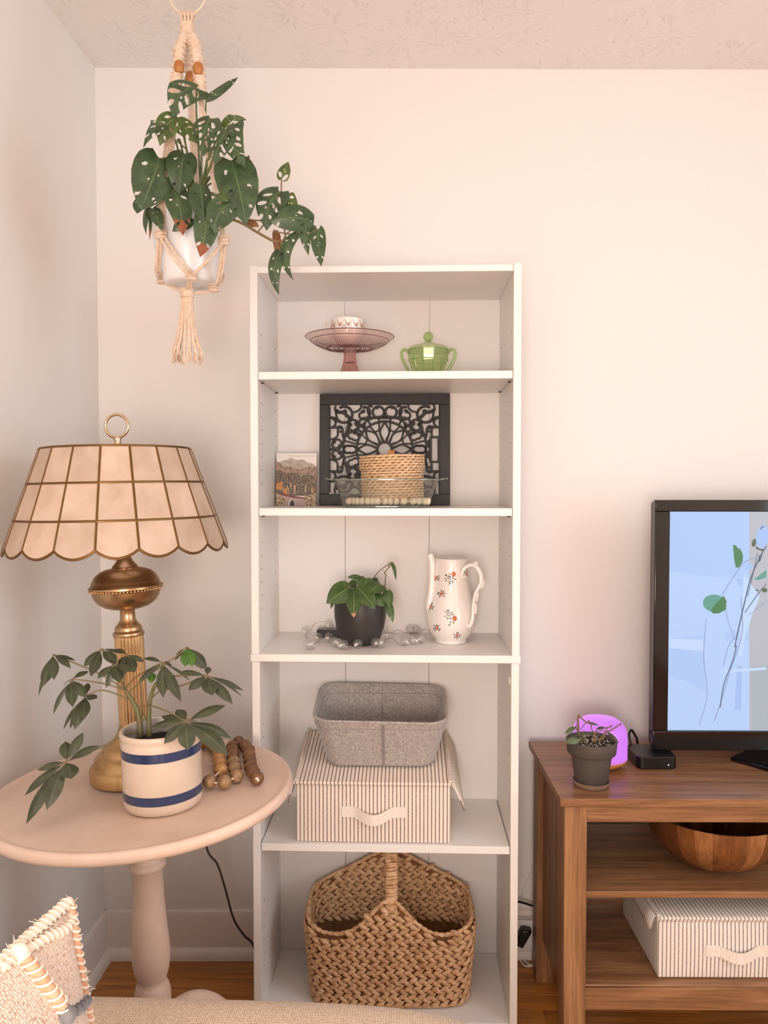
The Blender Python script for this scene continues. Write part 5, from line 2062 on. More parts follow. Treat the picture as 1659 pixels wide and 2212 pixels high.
# ------------------------------------------------------------------ fourth shelf: striped box and felt bin
def stripes(name, axis, c1, c2, pitch=0.0092, duty=0.26):
    m, nt, b = newmat(name)
    L = nt.links
    tc = nt.nodes.new('ShaderNodeTexCoord')
    sp = nt.nodes.new('ShaderNodeSeparateXYZ')
    L.new(tc.outputs['Object'], sp.inputs[0])
    n = N(nt, 'ShaderNodeTexNoise')
    n.inputs['Scale'].default_value = 350
    n.inputs['Detail'].default_value = 2
    L.new(tc.outputs['Object'], n.inputs['Vector'])
    k0 = N(nt, 'ShaderNodeMath', operation='MULTIPLY_ADD')
    L.new(n.outputs['Fac'], k0.inputs[0])
    k0.inputs[1].default_value = 0.0012
    L.new(sp.outputs[axis], k0.inputs[2])
    dv = N(nt, 'ShaderNodeMath', operation='DIVIDE')
    L.new(k0.outputs[0], dv.inputs[0])
    dv.inputs[1].default_value = pitch
    fr = N(nt, 'ShaderNodeMath', operation='FRACT')
    L.new(dv.outputs[0], fr.inputs[0])
    lt = N(nt, 'ShaderNodeMath', operation='LESS_THAN')
    L.new(fr.outputs[0], lt.inputs[0])
    lt.inputs[1].default_value = duty
    mx = N(nt, 'ShaderNodeMix', data_type='RGBA')
    L.new(lt.outputs[0], mx.inputs[0])
    mx.inputs[6].default_value = lin(c1)
    r = ramp(nt, [(0.3, c2), (0.75, tuple(min(255, x + 40) for x in c2))])
    L.new(n.outputs['Fac'], r.inputs['Fac'])
    L.new(r.outputs['Color'], mx.inputs[7])
    L.new(mx.outputs[2], b.inputs['Base Color'])
    b.inputs['Roughness'].default_value = 0.9
    b.inputs['Specular IOR Level'].default_value = 0.2
    set_bump(nt, b, n.outputs['Fac'], 0.25, 0.0006)


stripes('ticking_x', 'X', (240, 226, 214), (112, 94, 86))
stripes('ticking_y', 'Y', (240, 226, 214), (112, 94, 86))
fabric('cotton_webbing', (246, 238, 228), (228, 216, 203), 900, 0.4, 300)


def soft_box(mb, x0, x1, y0, y1, z0, z1, bul=0.004, n=8, mi_front=0, mi_side=1):
    """box with slightly bulging cloth faces"""
    def face(fn, mi):
        vs, fs = [], []
        for j in range(n + 1):
            for i in range(n + 1):
                vs.append(V(fn(i / n, j / n)))
        for j in range(n):
            for i in range(n):
                a = j * (n + 1) + i
                fs.append((a, a + 1, a + n + 2, a + n + 1))
        mb.add(vs, fs, mi)
    w = lambda u, v: bul * math.sin(PI * u) * math.sin(PI * v)
    X, Y_, Z = lambda u: x0 + (x1 - x0) * u, lambda u: y0 + (y1 - y0) * u, lambda u: z0 + (z1 - z0) * u
    face(lambda u, v: (X(u), y0 - w(u, v), Z(v)), mi_front)
    face(lambda u, v: (X(1 - u), y1 + w(u, v), Z(v)), mi_front)
    face(lambda u, v: (x1 + w(u, v), Y_(u), Z(v)), mi_side)
    face(lambda u, v: (x0 - w(u, v), Y_(1 - u), Z(v)), mi_side)
    face(lambda u, v: (X(u), Y_(v), z1), mi_front)
    face(lambda u, v: (X(u), Y_(1 - v), z0), mi_front)


def weld(o, d=0.0003, bevel=0.0):
    m_ = o.modifiers.new('weld', 'WELD')
    m_.merge_threshold = d
    if bevel:
        b_ = o.modifiers.new('edge', 'BEVEL')
        b_.width = bevel
        b_.segments = 3
        b_.limit_method = 'ANGLE'
        b_.angle_limit = math.radians(50)


def strap_handle(parent, x0, x1, y, z, h=0.022, sag=0.018, out=0.016, name='handle'):
    hd_ = MB()
    n = 24
    vs, fs = [], []
    for i in range(n + 1):
        t = i / n
        x = x0 + (x1 - x0) * t
        if t < 0.18 or t > 0.82:
            k = 0.0
        else:
            k = math.sin(PI * (t - 0.18) / 0.64)
        k2 = k ** 1.3
        for dz, dy in ((h / 2, 0), (-h / 2, 0), (-h / 2, 0.0016), (h / 2, 0.0016)):
            vs.append(V((x, y - 0.0018 - out * k2 + dy, z + dz - sag * k2)))
    for i in range(n):
        for k in range(4):
            q = (k + 1) % 4
            fs.append((i * 4 + k, (i + 1) * 4 + k, (i + 1) * 4 + q, i * 4 + q))
    fs += [(0, 1, 2, 3), (n * 4 + 3, n * 4 + 2, n * 4 + 1, n * 4)]
    hd_.add(vs, fs)
    ho = hd_.build(name, 'cotton_webbing', parent, sharp=50)
    return ho


BW_, BD, BH = 0.367, 0.240, 0.143
SBX = V((-0.0855, 1.802, S4 + 0.0006))
box1 = thing('striped_storage_box', 'cream and brown striped fabric storage box on the bookcase under the felt bin', 'storage box', SBX)
mb = MB()
soft_box(mb, -BW_ / 2, BW_ / 2, 0, BD, 0, BH - 0.004, 0.003)
o = mb.build('body', ['ticking_x', 'ticking_y'], box1, sharp=50)
weld(o, 0.0003, 0.004)
# the lid sits open a little, higher at the back
SL = 0.042 / BD
ld = MB()
zl = BH
x0, x1 = -BW_ / 2 - 0.004, BW_ / 2 + 0.004


def lidpt(x, y, z=0.0):
    return V((x, y, zl + SL * y + z))


n = 10
vs, fs = [], []
for zz in (0.0, 0.006):
    for j in range(n + 1):
        for i in range(n + 1):
            u, v_ = i / n, j / n
            vs.append(lidpt(x0 + (x1 - x0) * u, -0.006 + (BD + 0.006) * v_, zz))
for k_ in range(2):
    o_ = k_ * (n + 1) ** 2
    for j in range(n):
        for i in range(n):
            a = o_ + j * (n + 1) + i
            fs.append((a, a + 1, a + n + 2, a + n + 1) if k_ else (a, a + n + 1, a + n + 2, a + 1))
ed = [(i, 0) for i in range(n)] + [(n, j) for j in range(n)] + [(i, n) for i in range(n, 0, -1)] + [(0, j) for j in range(n, 0, -1)]
for k_ in range(len(ed)):
    (i, j), (i2, j2) = ed[k_], ed[(k_ + 1) % len(ed)]
    a, b_ = j * (n + 1) + i, j2 * (n + 1) + i2
    fs.append((a, b_, b_ + (n + 1) ** 2, a + (n + 1) ** 2))
ld.add(vs, fs)
lid1 = ld.build('lid', 'ticking_x', box1, sharp=50, bevel=0.0025)
# piping along the lid edges, front lip and hanging side flaps
for xx in (x0 + 0.004, x1 - 0.004):
    MB().rope([lidpt(xx, -0.005, 0.008), lidpt(xx, BD * 0.5, 0.009), lidpt(xx, BD, 0.008)], 0.0042, 0.010, 3).build('piping', 'ticking_y', lid1)
MB().tube([lidpt(x0, -0.006, 0.003), lidpt(0, -0.007, 0.003), lidpt(x1, -0.006, 0.003)], 0.0042, 8).build('piping', 'ticking_x', lid1)
for s_, xx, outw, dn in ((-1, x0, 0.012, 0.050), (1, x1, 0.030, 0.062)):
    vs, fs = [], []
    m2 = 6
    for j in range(9):
        v_ = j / 8
        for i in range(m2 + 1):
            u = i / m2
            p_ = lidpt(xx, BD * v_ - 0.004, 0.003) + V((s_ * outw * u ** 0.8 * (1.0 - 0.35 * v_), -0.006 * u * (1 - v_), -dn * u * (1 if s_ < 0 else 1.0 - 0.45 * v_)))
            vs.append(p_)
    for j in range(8):
        for i in range(m2):
            a = j * (m2 + 1) + i
            fs.append((a, a + 1, a + m2 + 2, a + m2 + 1))
    fb = MB()
    fb.add(vs, fs)
    o = fb.build('side_flap', 'ticking_y', lid1)
    sm = o.modifiers.new('thick', 'SOLIDIFY')
    sm.thickness = 0.003
h1 = strap_handle(box1, -0.074, 0.076, -0.0035, 0.076, 0.026, 0.014, 0.016)

mat('grey_felt', (186, 177, 172), 0.95, rgb2=(156, 148, 143), vscale=190, detail=8, sheen=0.3, spec=0.1, bump=0.35, bscale=500, contrast=(0.38, 0.62))
mat('felt_thread', (150, 142, 138), 0.9)
FB = V((-0.071, 1.945, S4 + 0.0006 + BH + 0.008 + SL * (1.945 - 1.802)))
felt = thing('felt_bin', 'grey felt storage bin with rounded corners on top of the striped box', 'storage bin', FB, (math.atan(SL) - 0.02, 0, math.radians(0.5)))


def rrect(a, b, r, n=9):
    pts = []
    for cx, cy, a0 in ((a - r, b - r, 0), (-(a - r), b - r, 90), (-(a - r), -(b - r), 180), (a - r, -(b - r), 270)):
        for k in range(n + 1):
            t = math.radians(a0 + 90 * k / n)
            pts.append((cx + r * math.cos(t), cy + r * math.sin(t)))
    return pts


def shell(mb, lev, r, n=9, mi=0):
    vs, fs = [], []
    m_ = 4 * (n + 1)
    for (a, b, z, rr) in lev:
        for k, (x, y) in enumerate(rrect(a, b, rr, n)):
            vs.append(V((x, y, z(x, y) if callable(z) else z)))
    for i in range(len(lev) - 1):
        for k in range(m_):
            q = (k + 1) % m_
            fs.append((i * m_ + k, i * m_ + q, (i + 1) * m_ + q, (i + 1) * m_ + k))
    fs.append(tuple(range(m_ - 1, -1, -1)))
    fs.append(tuple(range((len(lev) - 1) * m_, len(lev) * m_)))
    mb.add(vs, fs, mi)


rimz = lambda x, y: 0.128 - 0.006 * math.cos(PI * x / 0.30) ** 2 * (1 if y < 0 else -0.4) - 0.004 * (x > 0.1)
fbm = MB()
t_ = 0.004
shell(fbm, [(0.128, 0.082, 0.0, 0.035), (0.133, 0.088, 0.002, 0.04), (0.145, 0.099, 0.045, 0.045), (0.156, 0.107, 0.09, 0.045), (0.1645, 0.113, rimz, 0.045),
            (0.1605, 0.109, rimz, 0.042), (0.152, 0.103, 0.09, 0.042), (0.141, 0.095, 0.045, 0.042), (0.127, 0.082, 0.006, 0.035)], 0.04)
fo_ = fbm.build('bin', 'grey_felt', felt, sharp=50)
rz2 = MB()
rz2.tube([V((x, y, rimz(x, y) + 0.001)) for x, y in rrect(0.1625, 0.111, 0.0435)], 0.0036, 8, closed=True)
rz2.build('rolled_rim', 'grey_felt', fo_)
sm_ = MB()
sm_.tube([(0.006, -0.089, 0.004), (0.006, -0.1005, 0.045), (0.006, -0.1085, 0.09), (0.006, -0.1145, 0.122)], 0.0013, 6)
sm_.tube([(0.010, -0.089, 0.004), (0.010, -0.1005, 0.045), (0.010, -0.1085, 0.09), (0.010, -0.1145, 0.122)], 0.0011, 6)
sm_.tube([(0.0, 0.0905, 0.01), (0.0, 0.0945, 0.045), (0.0, 0.1025, 0.09), (0.0, 0.1080, 0.12)], 0.0013, 6)
sm_.tube([V((x, y, 0.109)) for x, y in rrect(0.1610, 0.1105, 0.045)], 0.0009, 5, closed=True)
sm_.tube([V((x, y, 0.106)) for x, y in rrect(0.1555, 0.1050, 0.042)], 0.0009, 5, closed=True)
sm_.tube([V((x, y, 0.004)) for x, y in rrect(0.134, 0.089, 0.04)], 0.0014, 5, closed=True)
sm_.build('seam', 'felt_thread', fo_)
mat('paper_tag', (232, 226, 220), 0.7)
MB().hexa([V(q) for q in [(0.085, 0.0, 0.0075), (0.115, 0.0, 0.0075), (0.115, 0.001, 0.0075), (0.085, 0.001, 0.0075), (0.088, 0.010, 0.045), (0.112, 0.010, 0.066), (0.112, 0.011, 0.066), (0.088, 0.011, 0.045)]]).build('paper_tag', 'paper_tag', felt)

# ------------------------------------------------------------------ bottom shelf: braided basket
straw('hyacinth', (182, 140, 100), (212, 172, 132), (232, 198, 160), 70)
straw('hyacinth_dark', (112, 76, 48), (128, 90, 58), (146, 104, 70), 60)
WB = V((-0.0490, 1.935, S5 + 0.0008))
wbk = thing('braided_basket', 'braided water hyacinth basket with an arched handle on the bottom shelf', 'basket', WB, (0, 0, math.radians(1.0)))
WA, WBd, WH = 0.194, 0.098, 0.30


def wr_dims(z):
    t = min(1.0, z / 0.20)
    return WA + 0.018 * t, WBd + 0.010 * t


def per(th, z):
    a, b = wr_dims(z)
    e = 5.0
    c, s = math.cos(th), math.sin(th)
    k = (abs(c) ** e + abs(s) ** e) ** (-1 / e)
    return V((a * k * c, b * k * s, z))


def rim_h(x, y=-1.0):
    """the walls rise to the handle in the middle of front and back and dip between"""
    ax = abs(x) / (WA + 0.018)
    if y > 0:
        return lerp_table([(0, 0.300), (0.2, 0.284), (0.5, 0.250), (0.8, 0.222), (1.0, 0.206)], ax)
    return lerp_table([(0, 0.268), (0.08, 0.264), (0.16, 0.246), (0.3, 0.214), (0.45, 0.192), (0.6, 0.184), (0.78, 0.186), (0.92, 0.197), (1.0, 0.206)], ax)


# inner body
NB = 120
bm_ = MB()
vs, fs = [], []
LV = 12
for j in range(LV + 1):
    for k in range(NB):
        th = 2 * PI * k / NB
        p0 = per(th, 0.1)
        z = rim_h(p0.x, p0.y) * j / LV
        q = per(th, z)
        sc_ = 0.985
        vs.append(V((q.x * sc_, q.y * 0.975, z)))
for j in range(LV):
    for k in range(NB):
        q = (k + 1) % NB
        fs.append((j * NB + k, j * NB + q, (j + 1) * NB + q, (j + 1) * NB + k))
fs.append(tuple(range(NB - 1, -1, -1)))
bm_.add(vs, fs)
lo3 = bm_.build('body', 'hyacinth_dark', wbk)
# perimeter table by arc length
M_ = 1440
pp_ = [per(2 * PI * k / M_, 0.1) for k in range(M_)]
cum = [0.0]
for k in range(M_):
    cum.append(cum[-1] + (pp_[(k + 1) % M_] - pp_[k]).length)
PL = cum[-1]


def theta_at(s):
    s = s % PL
    lo, hi = 0, M_
    while hi - lo > 1:
        md = (lo + hi) // 2
        if cum[md] <= s:
            lo = md
        else:
            hi = md
    return 2 * PI * (lo + (s - cum[lo]) / max(1e-9, cum[hi] - cum[lo])) / M_


ROWH = 0.0204
fr3 = random.Random(3)
i = 0
z = 0.0175
while z < 0.300:
    nb_ = 48
    mb = MB()
    cnt = 0
    for k in range(nb_):
        for half in (-1, 1):
            s = PL * (k + fr3.uniform(-.08, .08)) / nb_ + (i % 2) * PL / nb_ * 0.45
            th = theta_at(s)
            q = per(th, z)
            if z > rim_h(q.x, q.y) - 0.006:
                continue
            q2 = per(theta_at(s + 0.002), z)
            tg = (q2 - q).normalized()
            outn = tg.cross(V((0, 0, 1))).normalized()
            # the front wall's braid points to the viewer's right, all round the same way
            ang = half * (-0.50 + fr3.uniform(-.08, .08))
            ax = (tg * math.cos(ang) + V((0, 0, 1)) * math.sin(ang)).normalized()
            up_ = outn.cross(ax).normalized()
            M = Matrix((ax, outn, up_)).transposed()
            c = q + V((0, 0, half * ROWH * 0.25 + fr3.uniform(-.0008, .0008))) + outn * 0.001
            Ln = PL / nb_ * fr3.uniform(0.74, 0.92)
            # pointed lobe
            vs = []
            nu, nv = 8, 9
            for a in range(nv + 1):
                t = a / nv
                rr = (math.sin(PI * t ** 0.75) ** 0.9) if 0 < t < 1 else 0.0
                for b_ in range(nu):
                    ph = 2 * PI * b_ / nu
                    vs.append(c + M @ V(((t - 0.5) * 2 * Ln * 0.86, 0.0042 * rr * math.cos(ph) + 0.0024 * math.sin(PI * t), 0.0062 * rr * math.sin(ph))))
            fs = []
            for a in range(nv):
                for b_ in range(nu):
                    q_ = (b_ + 1) % nu
                    fs.append((a * nu + b_, a * nu + q_, (a + 1) * nu + q_, (a + 1) * nu + b_))
            mb.add(vs, fs)
            # the inside of the basket shows the same braid
            if k % 1 == 0 and z > 0.11:
                c2 = V((q.x * 0.965, q.y * 0.94, c.z))
                mb.add([c2 + (p_ - c) for p_ in vs], fs)
            cnt += 1
    if cnt:
        o = mb.build('braid_row', 'hyacinth', wbk, sharp=60)
        o['kind'] = 'stuff'
    z += ROWH
    i += 1
rp = MB()
rim_path = []
for k in range(240):
    th = 2 * PI * k / 240
    q = per(th, 0.15)
    q.z = rim_h(q.x, q.y) + 0.001
    rim_path.append(V((q.x * 0.992, q.y * 0.985, q.z)))
rp.tube(rim_path, 0.0040, 8, closed=True)
rp.rope(rim_path + [rim_path[0]], 0.0056, 0.030, 2, 5)
rp.build('rim', 'hyacinth', wbk)
MB().tube([V((*per(2 * PI * k / 240, 0).xy, 0.0048)) for k in range(240)], 0.0040, 7, closed=True).build('foot_rim', 'hyacinth', wbk)
# handle: a wrapped strap arching from front to back
hpts = [(0.004, -WBd - 0.006, 0.245), (0.004, -WBd + 0.002, 0.275), (0.004, -WBd + 0.012, 0.318), (0.004, -WBd + 0.030, 0.352), (0.004, -0.03, 0.378), (0.004, 0.03, 0.378), (0.004, WBd - 0.030, 0.355), (0.004, WBd - 0.012, 0.325), (0.004, WBd - 0.004, 0.30), (0.004, WBd + 0.002, 0.275)]
hs_ = spline(hpts, 10)
MB().tube(hs_, 0.0060, 10).build('handle', 'hyacinth_dark', wbk)
hw2 = MB()
hres = resample(hs_, 0.0062)
frs = frames(hres)
for k_, (q, (t, a, b_)) in enumerate(zip(hres, frs)):
    side_ = V((1, 0, 0))
    nn = t.cross(side_).normalized()
    loop = []
    for m2 in range(16):
        ph = 2 * PI * m2 / 16
        loop.append(q + side_ * (0.0132 * math.cos(ph)) + nn * (0.0074 * math.sin(ph)) + t * (0.0018 * math.cos(ph + 0.7 * math.sin(k_ * 2.1))))
    hw2.tube(loop, 0.0034, 6, closed=True)
o = hw2.build('handle_wrap', 'hyacinth', wbk)
o['kind'] = 'stuff'

# ------------------------------------------------------------------ hanging planter
mat('cotton_cord', (232, 210, 190), 0.95, rgb2=(216, 192, 170), vscale=120, sheen=0.3, spec=0.15, bump=0.3, bscale=900)
mat('hanger_bead', (190, 128, 66), 0.45, rgb2=(168, 106, 50), vscale=60)
mat('hoop_wood', (232, 214, 186), 0.5)
HY = 1.60
HT = at(404, 30, HY)
mh = thing('macrame_plant_hanger', 'cream macrame plant hanger with wooden beads hanging from a ceiling hook', 'plant hanger', V((HT.x, HT.y, CEIL)))
MO = V((HT.x, HT.y, CEIL))


def hp_(px, py, dy=0.0):
    return at(px, py, HY + dy) - MO


ringc = hp_(405, -8)
RR = px_w(37, HY)
MB().tube([ringc + V((RR * math.cos(2 * PI * k / 48), 0.0, RR * math.sin(2 * PI * k / 48))) for k in range(48)], 0.0019, 8, closed=True).build('hoop', 'hoop_wood', mh)
hk = MB()
hk.lathe([(0.0, 0.0), (0.016, 0.0), (0.015, -0.004), (0.004, -0.007), (0.0035, -0.012), (0.0, -0.012)], 24)
top_ring = ringc.z + RR
hk.tube(spline([(0, 0, -0.01), (0, 0, top_ring * 0.55), (0.0, 0, top_ring + 0.022), (0.010, 0, top_ring + 0.010), (0.012, 0, top_ring - 0.004), (0.004, 0, top_ring - 0.010), (-0.004, 0, top_ring - 0.004)], 5), 0.0022, 8)
hk.build('hook', 'pale_brass', mh)
# larks-head bundle under the hoop and the wrap below it
bun = MB()
for i in range(8):
    f = (i - 3.5) / 3.5
    dy = 0.007 * (1 if i % 2 else -1)
    bun.rope(spline([hp_(405 + f * 14, 28, dy), hp_(405 + f * 13, 40, dy), hp_(404 + f * 9, 54, dy * 0.8), hp_(404 + f * 8, 72, dy * 0.7)], 6), 0.0032, 0.012, 3, 5, phase=i)
    bun.tube([hp_(405 + f * 14, 30, -0.007), hp_(405 + f * 14, 25, 0.0), hp_(405 + f * 14, 30, 0.007)], 0.0030, 6)
bun.build('cord_bundle', 'cotton_cord', mh)
wr_ = MB()
for i in range(7):
    y_ = 53 + i * 3.1
    c = hp_(404, y_)
    wr_.tube([c + V((0.0125 * math.cos(2 * PI * k / 24), 0.0115 * math.sin(2 * PI * k / 24), 0.0008 * math.sin(2 * PI * k / 24))) for k in range(24)], 0.0024, 6, closed=True)
wr_.build('wrap_knot', 'cotton_cord', mh)
# three knotted strands with a bead each
strands = [
    [(402, 72, 0), (394, 92, -.012), (388, 112, -.022), (386, 132, -.03), (384, 155, -.035), (380, 178, -.04), (378, 205, -.045)],
    [(408, 72, 0), (418, 92, -.012), (423, 112, -.022), (426, 132, -.03), (430, 155, -.035), (432, 178, -.04), (433, 205, -.045)],
    [(405, 76, .004), (407, 98, .022), (408, 120, .036), (410, 142, .046), (411, 165, .054), (411, 190, .06), (411, 210, .062)],
]
for si, stp in enumerate(strands):
    pts = spline([hp_(*q) for q in stp], 8)
    mb = MB()
    mb.rope(pts, 0.0105, 0.040, 4, 7, step=0.004, phase=si * 1.3)
    rs2 = resample(pts, 0.0115)
    for k_, q in enumerate(rs2[1:-1]):
        a = k_ * 0.9 + si
        c, s_ = math.cos(a), math.sin(a)
        mb.tube([q + V((0.0105 * math.cos(t), 0.0092 * math.sin(t), 0.0035 * math.sin(t + a))) for t in [2 * PI * j / 16 for j in range(16)]], 0.0031, 6, closed=True)
    mb.build('knotted_strand', 'cotton_cord', mh)
bead_px = [(387, 145, -.046), (428, 149, -.046), (411, 168, .040)]
for i, (x, y_, d) in enumerate(bead_px):
    b_ = MB().lathe([(0.003, -0.0115), (0.0075, -0.0112), (0.0105, -0.006), (0.0112, 0.0), (0.0105, 0.006), (0.0075, 0.0112), (0.003, 0.0115)], 20, cap0=True, cap1=True)
    o = b_.build('bead', 'hanger_bead', mh)
    o.location = hp_(x, y_, d)
    o.scale = (0.92, 0.92, 1.0)
# four-cord legs down to the side knots, then the net round the pot
PTOP = [((378, 205, -.045), (368, 300, -.055), (352, 400, -.060), (348, 500, -.066)),
        ((433, 205, -.045), (446, 300, -.050), (466, 400, -.052), (482, 512, -.056)),
        ((411, 210, .062), (420, 300, .075), (425, 400, .082), (428, 500, .088))]
for li, leg in enumerate(PTOP):
    mb = MB()
    pts = spline([hp_(*q) for q in leg], 10)
    for k_ in range(4):
        f = (k_ - 1.5)
        off = [V((f * 0.0048 * (1.0 if li != 1 else 0.6), f * 0.002 * (1 if li != 1 else 1.5), 0)) * (0.4 + 0.6 * math.sin(PI * min(1, max(0, i / (len(pts) - 1))))) for i in range(len(pts))]
        mb.rope([p_ + o_ for p_, o_ in zip(pts, off)], 0.0031, 0.012, 3, 5, phase=k_)
    mb.build('cord_leg', 'cotton_cord', mh)
side_kn = [(348, 506, -.066), (483, 520, -.056), (428, 508, .088)]
for q in side_kn:
    mb = MB()
    c = hp_(*q)
    for k_ in range(3):
        mb.tube([c + V((0.0088 * math.cos(t), 0.0080 * math.sin(t), -0.006 + 0.006 * k_ + 0.0012 * math.sin(t + k_))) for t in [2 * PI * j / 18 for j in range(18)]], 0.0036, 6, closed=True)
    mb.ball(c, 0.007, 10, 8)
    mb.build('side_knot', 'cotton_cord', mh)
low_kn = [(414, 597, -.052), (350, 604, .012), (462, 622, .020)]
pairs = [((348, 506, -.066), (414, 594, -.056), [(372, 545, -.082), (398, 578, -.074)]), ((483, 524, -.056), (414, 594, -.056), [(462, 548, -.076), (434, 578, -.074)]),
         ((347, 510, -.064), (350, 604, .012), [(343, 545, -.060), (341, 585, -.030)]), ((484, 524, -.052), (462, 622, .020), [(480, 560, -.046), (472, 605, -.018)]),
         ((428, 508, .088), (350, 604, .012), [(390, 560, .080), (345, 585, .050)]), ((428, 508, .088), (462, 622, .020), [(455, 560, .080), (480, 600, .055)])]
for a, b_, mids in pairs:
    mb = MB()
    pts = spline([hp_(*a)] + [hp_(*m2) for m2 in mids] + [hp_(*b_)], 8)
    for k_ in (-1, 1):
        mb.rope([p_ + V((0.0030 * k_, 0.0010 * k_, 0.0028 * k_)) for p_ in pts], 0.0034, 0.012, 3, 5, phase=k_)
    mb.build('net_cord', 'cotton_cord', mh)
for q in low_kn:
    mb = MB()
    c = hp_(*q)
    for k_ in range(3):
        mb.tube([c + V((0.0085 * math.cos(t), 0.0075 * math.sin(t), -0.0055 + 0.0055 * k_)) for t in [2 * PI * j / 18 for j in range(18)]], 0.0034, 6, closed=True)
    mb.ball(c, 0.0065, 10, 8)
    mb.build('net_knot', 'cotton_cord', mh)
gath = (404, 632, 0.0)
for q, mids in zip(low_kn, [[(410, 612, -.030)], [(372, 618, .012)], [(440, 632, .016)]]):
    mb = MB()
    pts = spline([hp_(*q)] + [hp_(*m2) for m2 in mids] + [hp_(*gath)], 8)
    for k_ in range(3):
        mb.rope([p_ + V((0.0028 * (k_ - 1), 0.002 * (k_ - 1), 0.0036 * (k_ - 1) * (1 - i / len(pts)))) for i, p_ in enumerate(pts)], 0.0033, 0.012, 3, 5, phase=k_)
    mb.build('net_cord', 'cotton_cord', mh)
mb = MB()
for i in range(6):
    c = hp_(404, 626 + i * 3.0)
    mb.tube([c + V((0.0125 * math.cos(t), 0.0125 * math.sin(t), 0)) for t in [2 * PI * j / 20 for j in range(20)]], 0.0026, 6, closed=True)
mb.ball(hp_(404, 633), (0.0125, 0.0125, 0.011), 14, 10)
mb.build('gathering_knot', 'cotton_cord', mh)
tr_ = random.Random(8)
for i in range(14):
    a = 2 * PI * i / 14
    rx, ry = math.cos(a), math.sin(a)
    x1_ = 404 + rx * 34 + tr_.uniform(-2, 2)
    yb = 772 + tr_.uniform(-8, 10)
    pts = spline([hp_(404 + rx * 9, 640, ry * 0.008), hp_(404 + rx * 13, 680, ry * 0.013), hp_(404 + rx * 20, 725, ry * 0.019), hp_(x1_ - rx * 2, yb - 14, ry * 0.025)], 8)
    mb = MB()
    mb.rope(pts, 0.0036, 0.0125, 3, 5, phase=a)
    e = pts[-1]
    for k_ in range(9):
        f = V((tr_.uniform(-.006, .006), tr_.uniform(-.006, .006), -0.016 + tr_.uniform(-.005, .003)))
        mb.tube([e + f * 0.0 + V((f.x * 0.35, f.y * 0.35, 0.002)), e + f * 0.6 + V((0, 0, -0.001)), e + f], [0.0014, 0.0011, 0.0007], 4)
    o = mb.build('tassel_cord', 'cotton_cord', mh)

# white pot sitting in the hanger
mat('white_glaze', (236, 236, 238), 0.22, coat=0.3, bump=0.05, bscale=40, bdist=0.002)
HPc = at(408, 612, HY)
HP = V((HPc.x, HY + 0.012, HPc.z))
sw = thing('hanging_swiss_cheese_plant', 'swiss cheese vine in a white pot held by the macrame hanger', 'potted plant', HP, (0, math.radians(-2.5), 0))
ph_ = at(408, 470, HY).z - HP.z
MB().lathe([(0.0, 0.0), (0.048, 0.0), (0.054, 0.004), (0.058, 0.02), (0.066, 0.06), (0.0725, 0.10), (0.0765, ph_ - 0.004), (0.0775, ph_), (0.0755, ph_ + 0.002), (0.0735, ph_), (0.071, ph_ - 0.02), (0.070, ph_ - 0.03)], 72).build('pot', 'white_glaze', sw, sharp=50)
MB().lathe([(0.0712, ph_ - 0.022), (0.04, ph_ - 0.018), (0.0, ph_ - 0.02)], 32).build('soil', 'potting_soil', sw)
leaf_mat('swiss_leaf', (50, 70, 44), (72, 94, 60), (86, 108, 70), 0.36, 0.14, nveins=8, veinw=0.045)
leaf_mat('swiss_leaf_light', (70, 90, 42), (92, 112, 54), (108, 126, 70), 0.38, 0.22, nveins=8, veinw=0.045)
leaf_mat('swiss_leaf_brown', (52, 72, 44), (74, 96, 60), (88, 110, 70), 0.4, 0.14, brown=(140, 78, 42), brown_at=0.70)
leaf_mat('swiss_leaf_dry', (122, 84, 56), (146, 104, 70), (160, 120, 84), 0.6, 0.1)
mat('swiss_stem', (86, 102, 52), 0.45, rgb2=(104, 116, 64), vscale=30)
mat('swiss_vine', (104, 98, 58), 0.5, rgb2=(128, 96, 64), vscale=20)
SWI = (Matrix.Translation(HP) @ Matrix.Rotation(math.radians(-2.5), 4, 'Y')).inverted()


def sp__(px, py, dy=0.0):
    return SWI @ at(px, py, HY + dy)


def std_holes(n, seed, big=1.0):
    r_ = random.Random(seed)
    out = []
    for s_ in (-1, 1):
        for k_ in range(n):
            v_ = 0.20 + 0.55 * k_ / max(1, n - 1) + r_.uniform(-.03, .03)
            u = s_ * (0.46 + r_.uniform(-.06, .06)) * (1.0 if v_ < 0.55 else 0.78)
            out.append((u, v_, (0.33 + r_.uniform(-.05, .05)) * big * (1.0 if v_ < 0.6 else 0.8), 0.135 * big * r_.uniform(0.8, 1.2), (62 if s_ > 0 else 118) - s_ * r_.uniform(0, 24)))
        out.append((s_ * 0.16, 0.30 + r_.uniform(0, .3), 0.10 * big, 0.05 * big, 80))
    return out


D, Lg, Br, Dy = 'swiss_leaf', 'swiss_leaf_light', 'swiss_leaf_brown', 'swiss_leaf_dry'
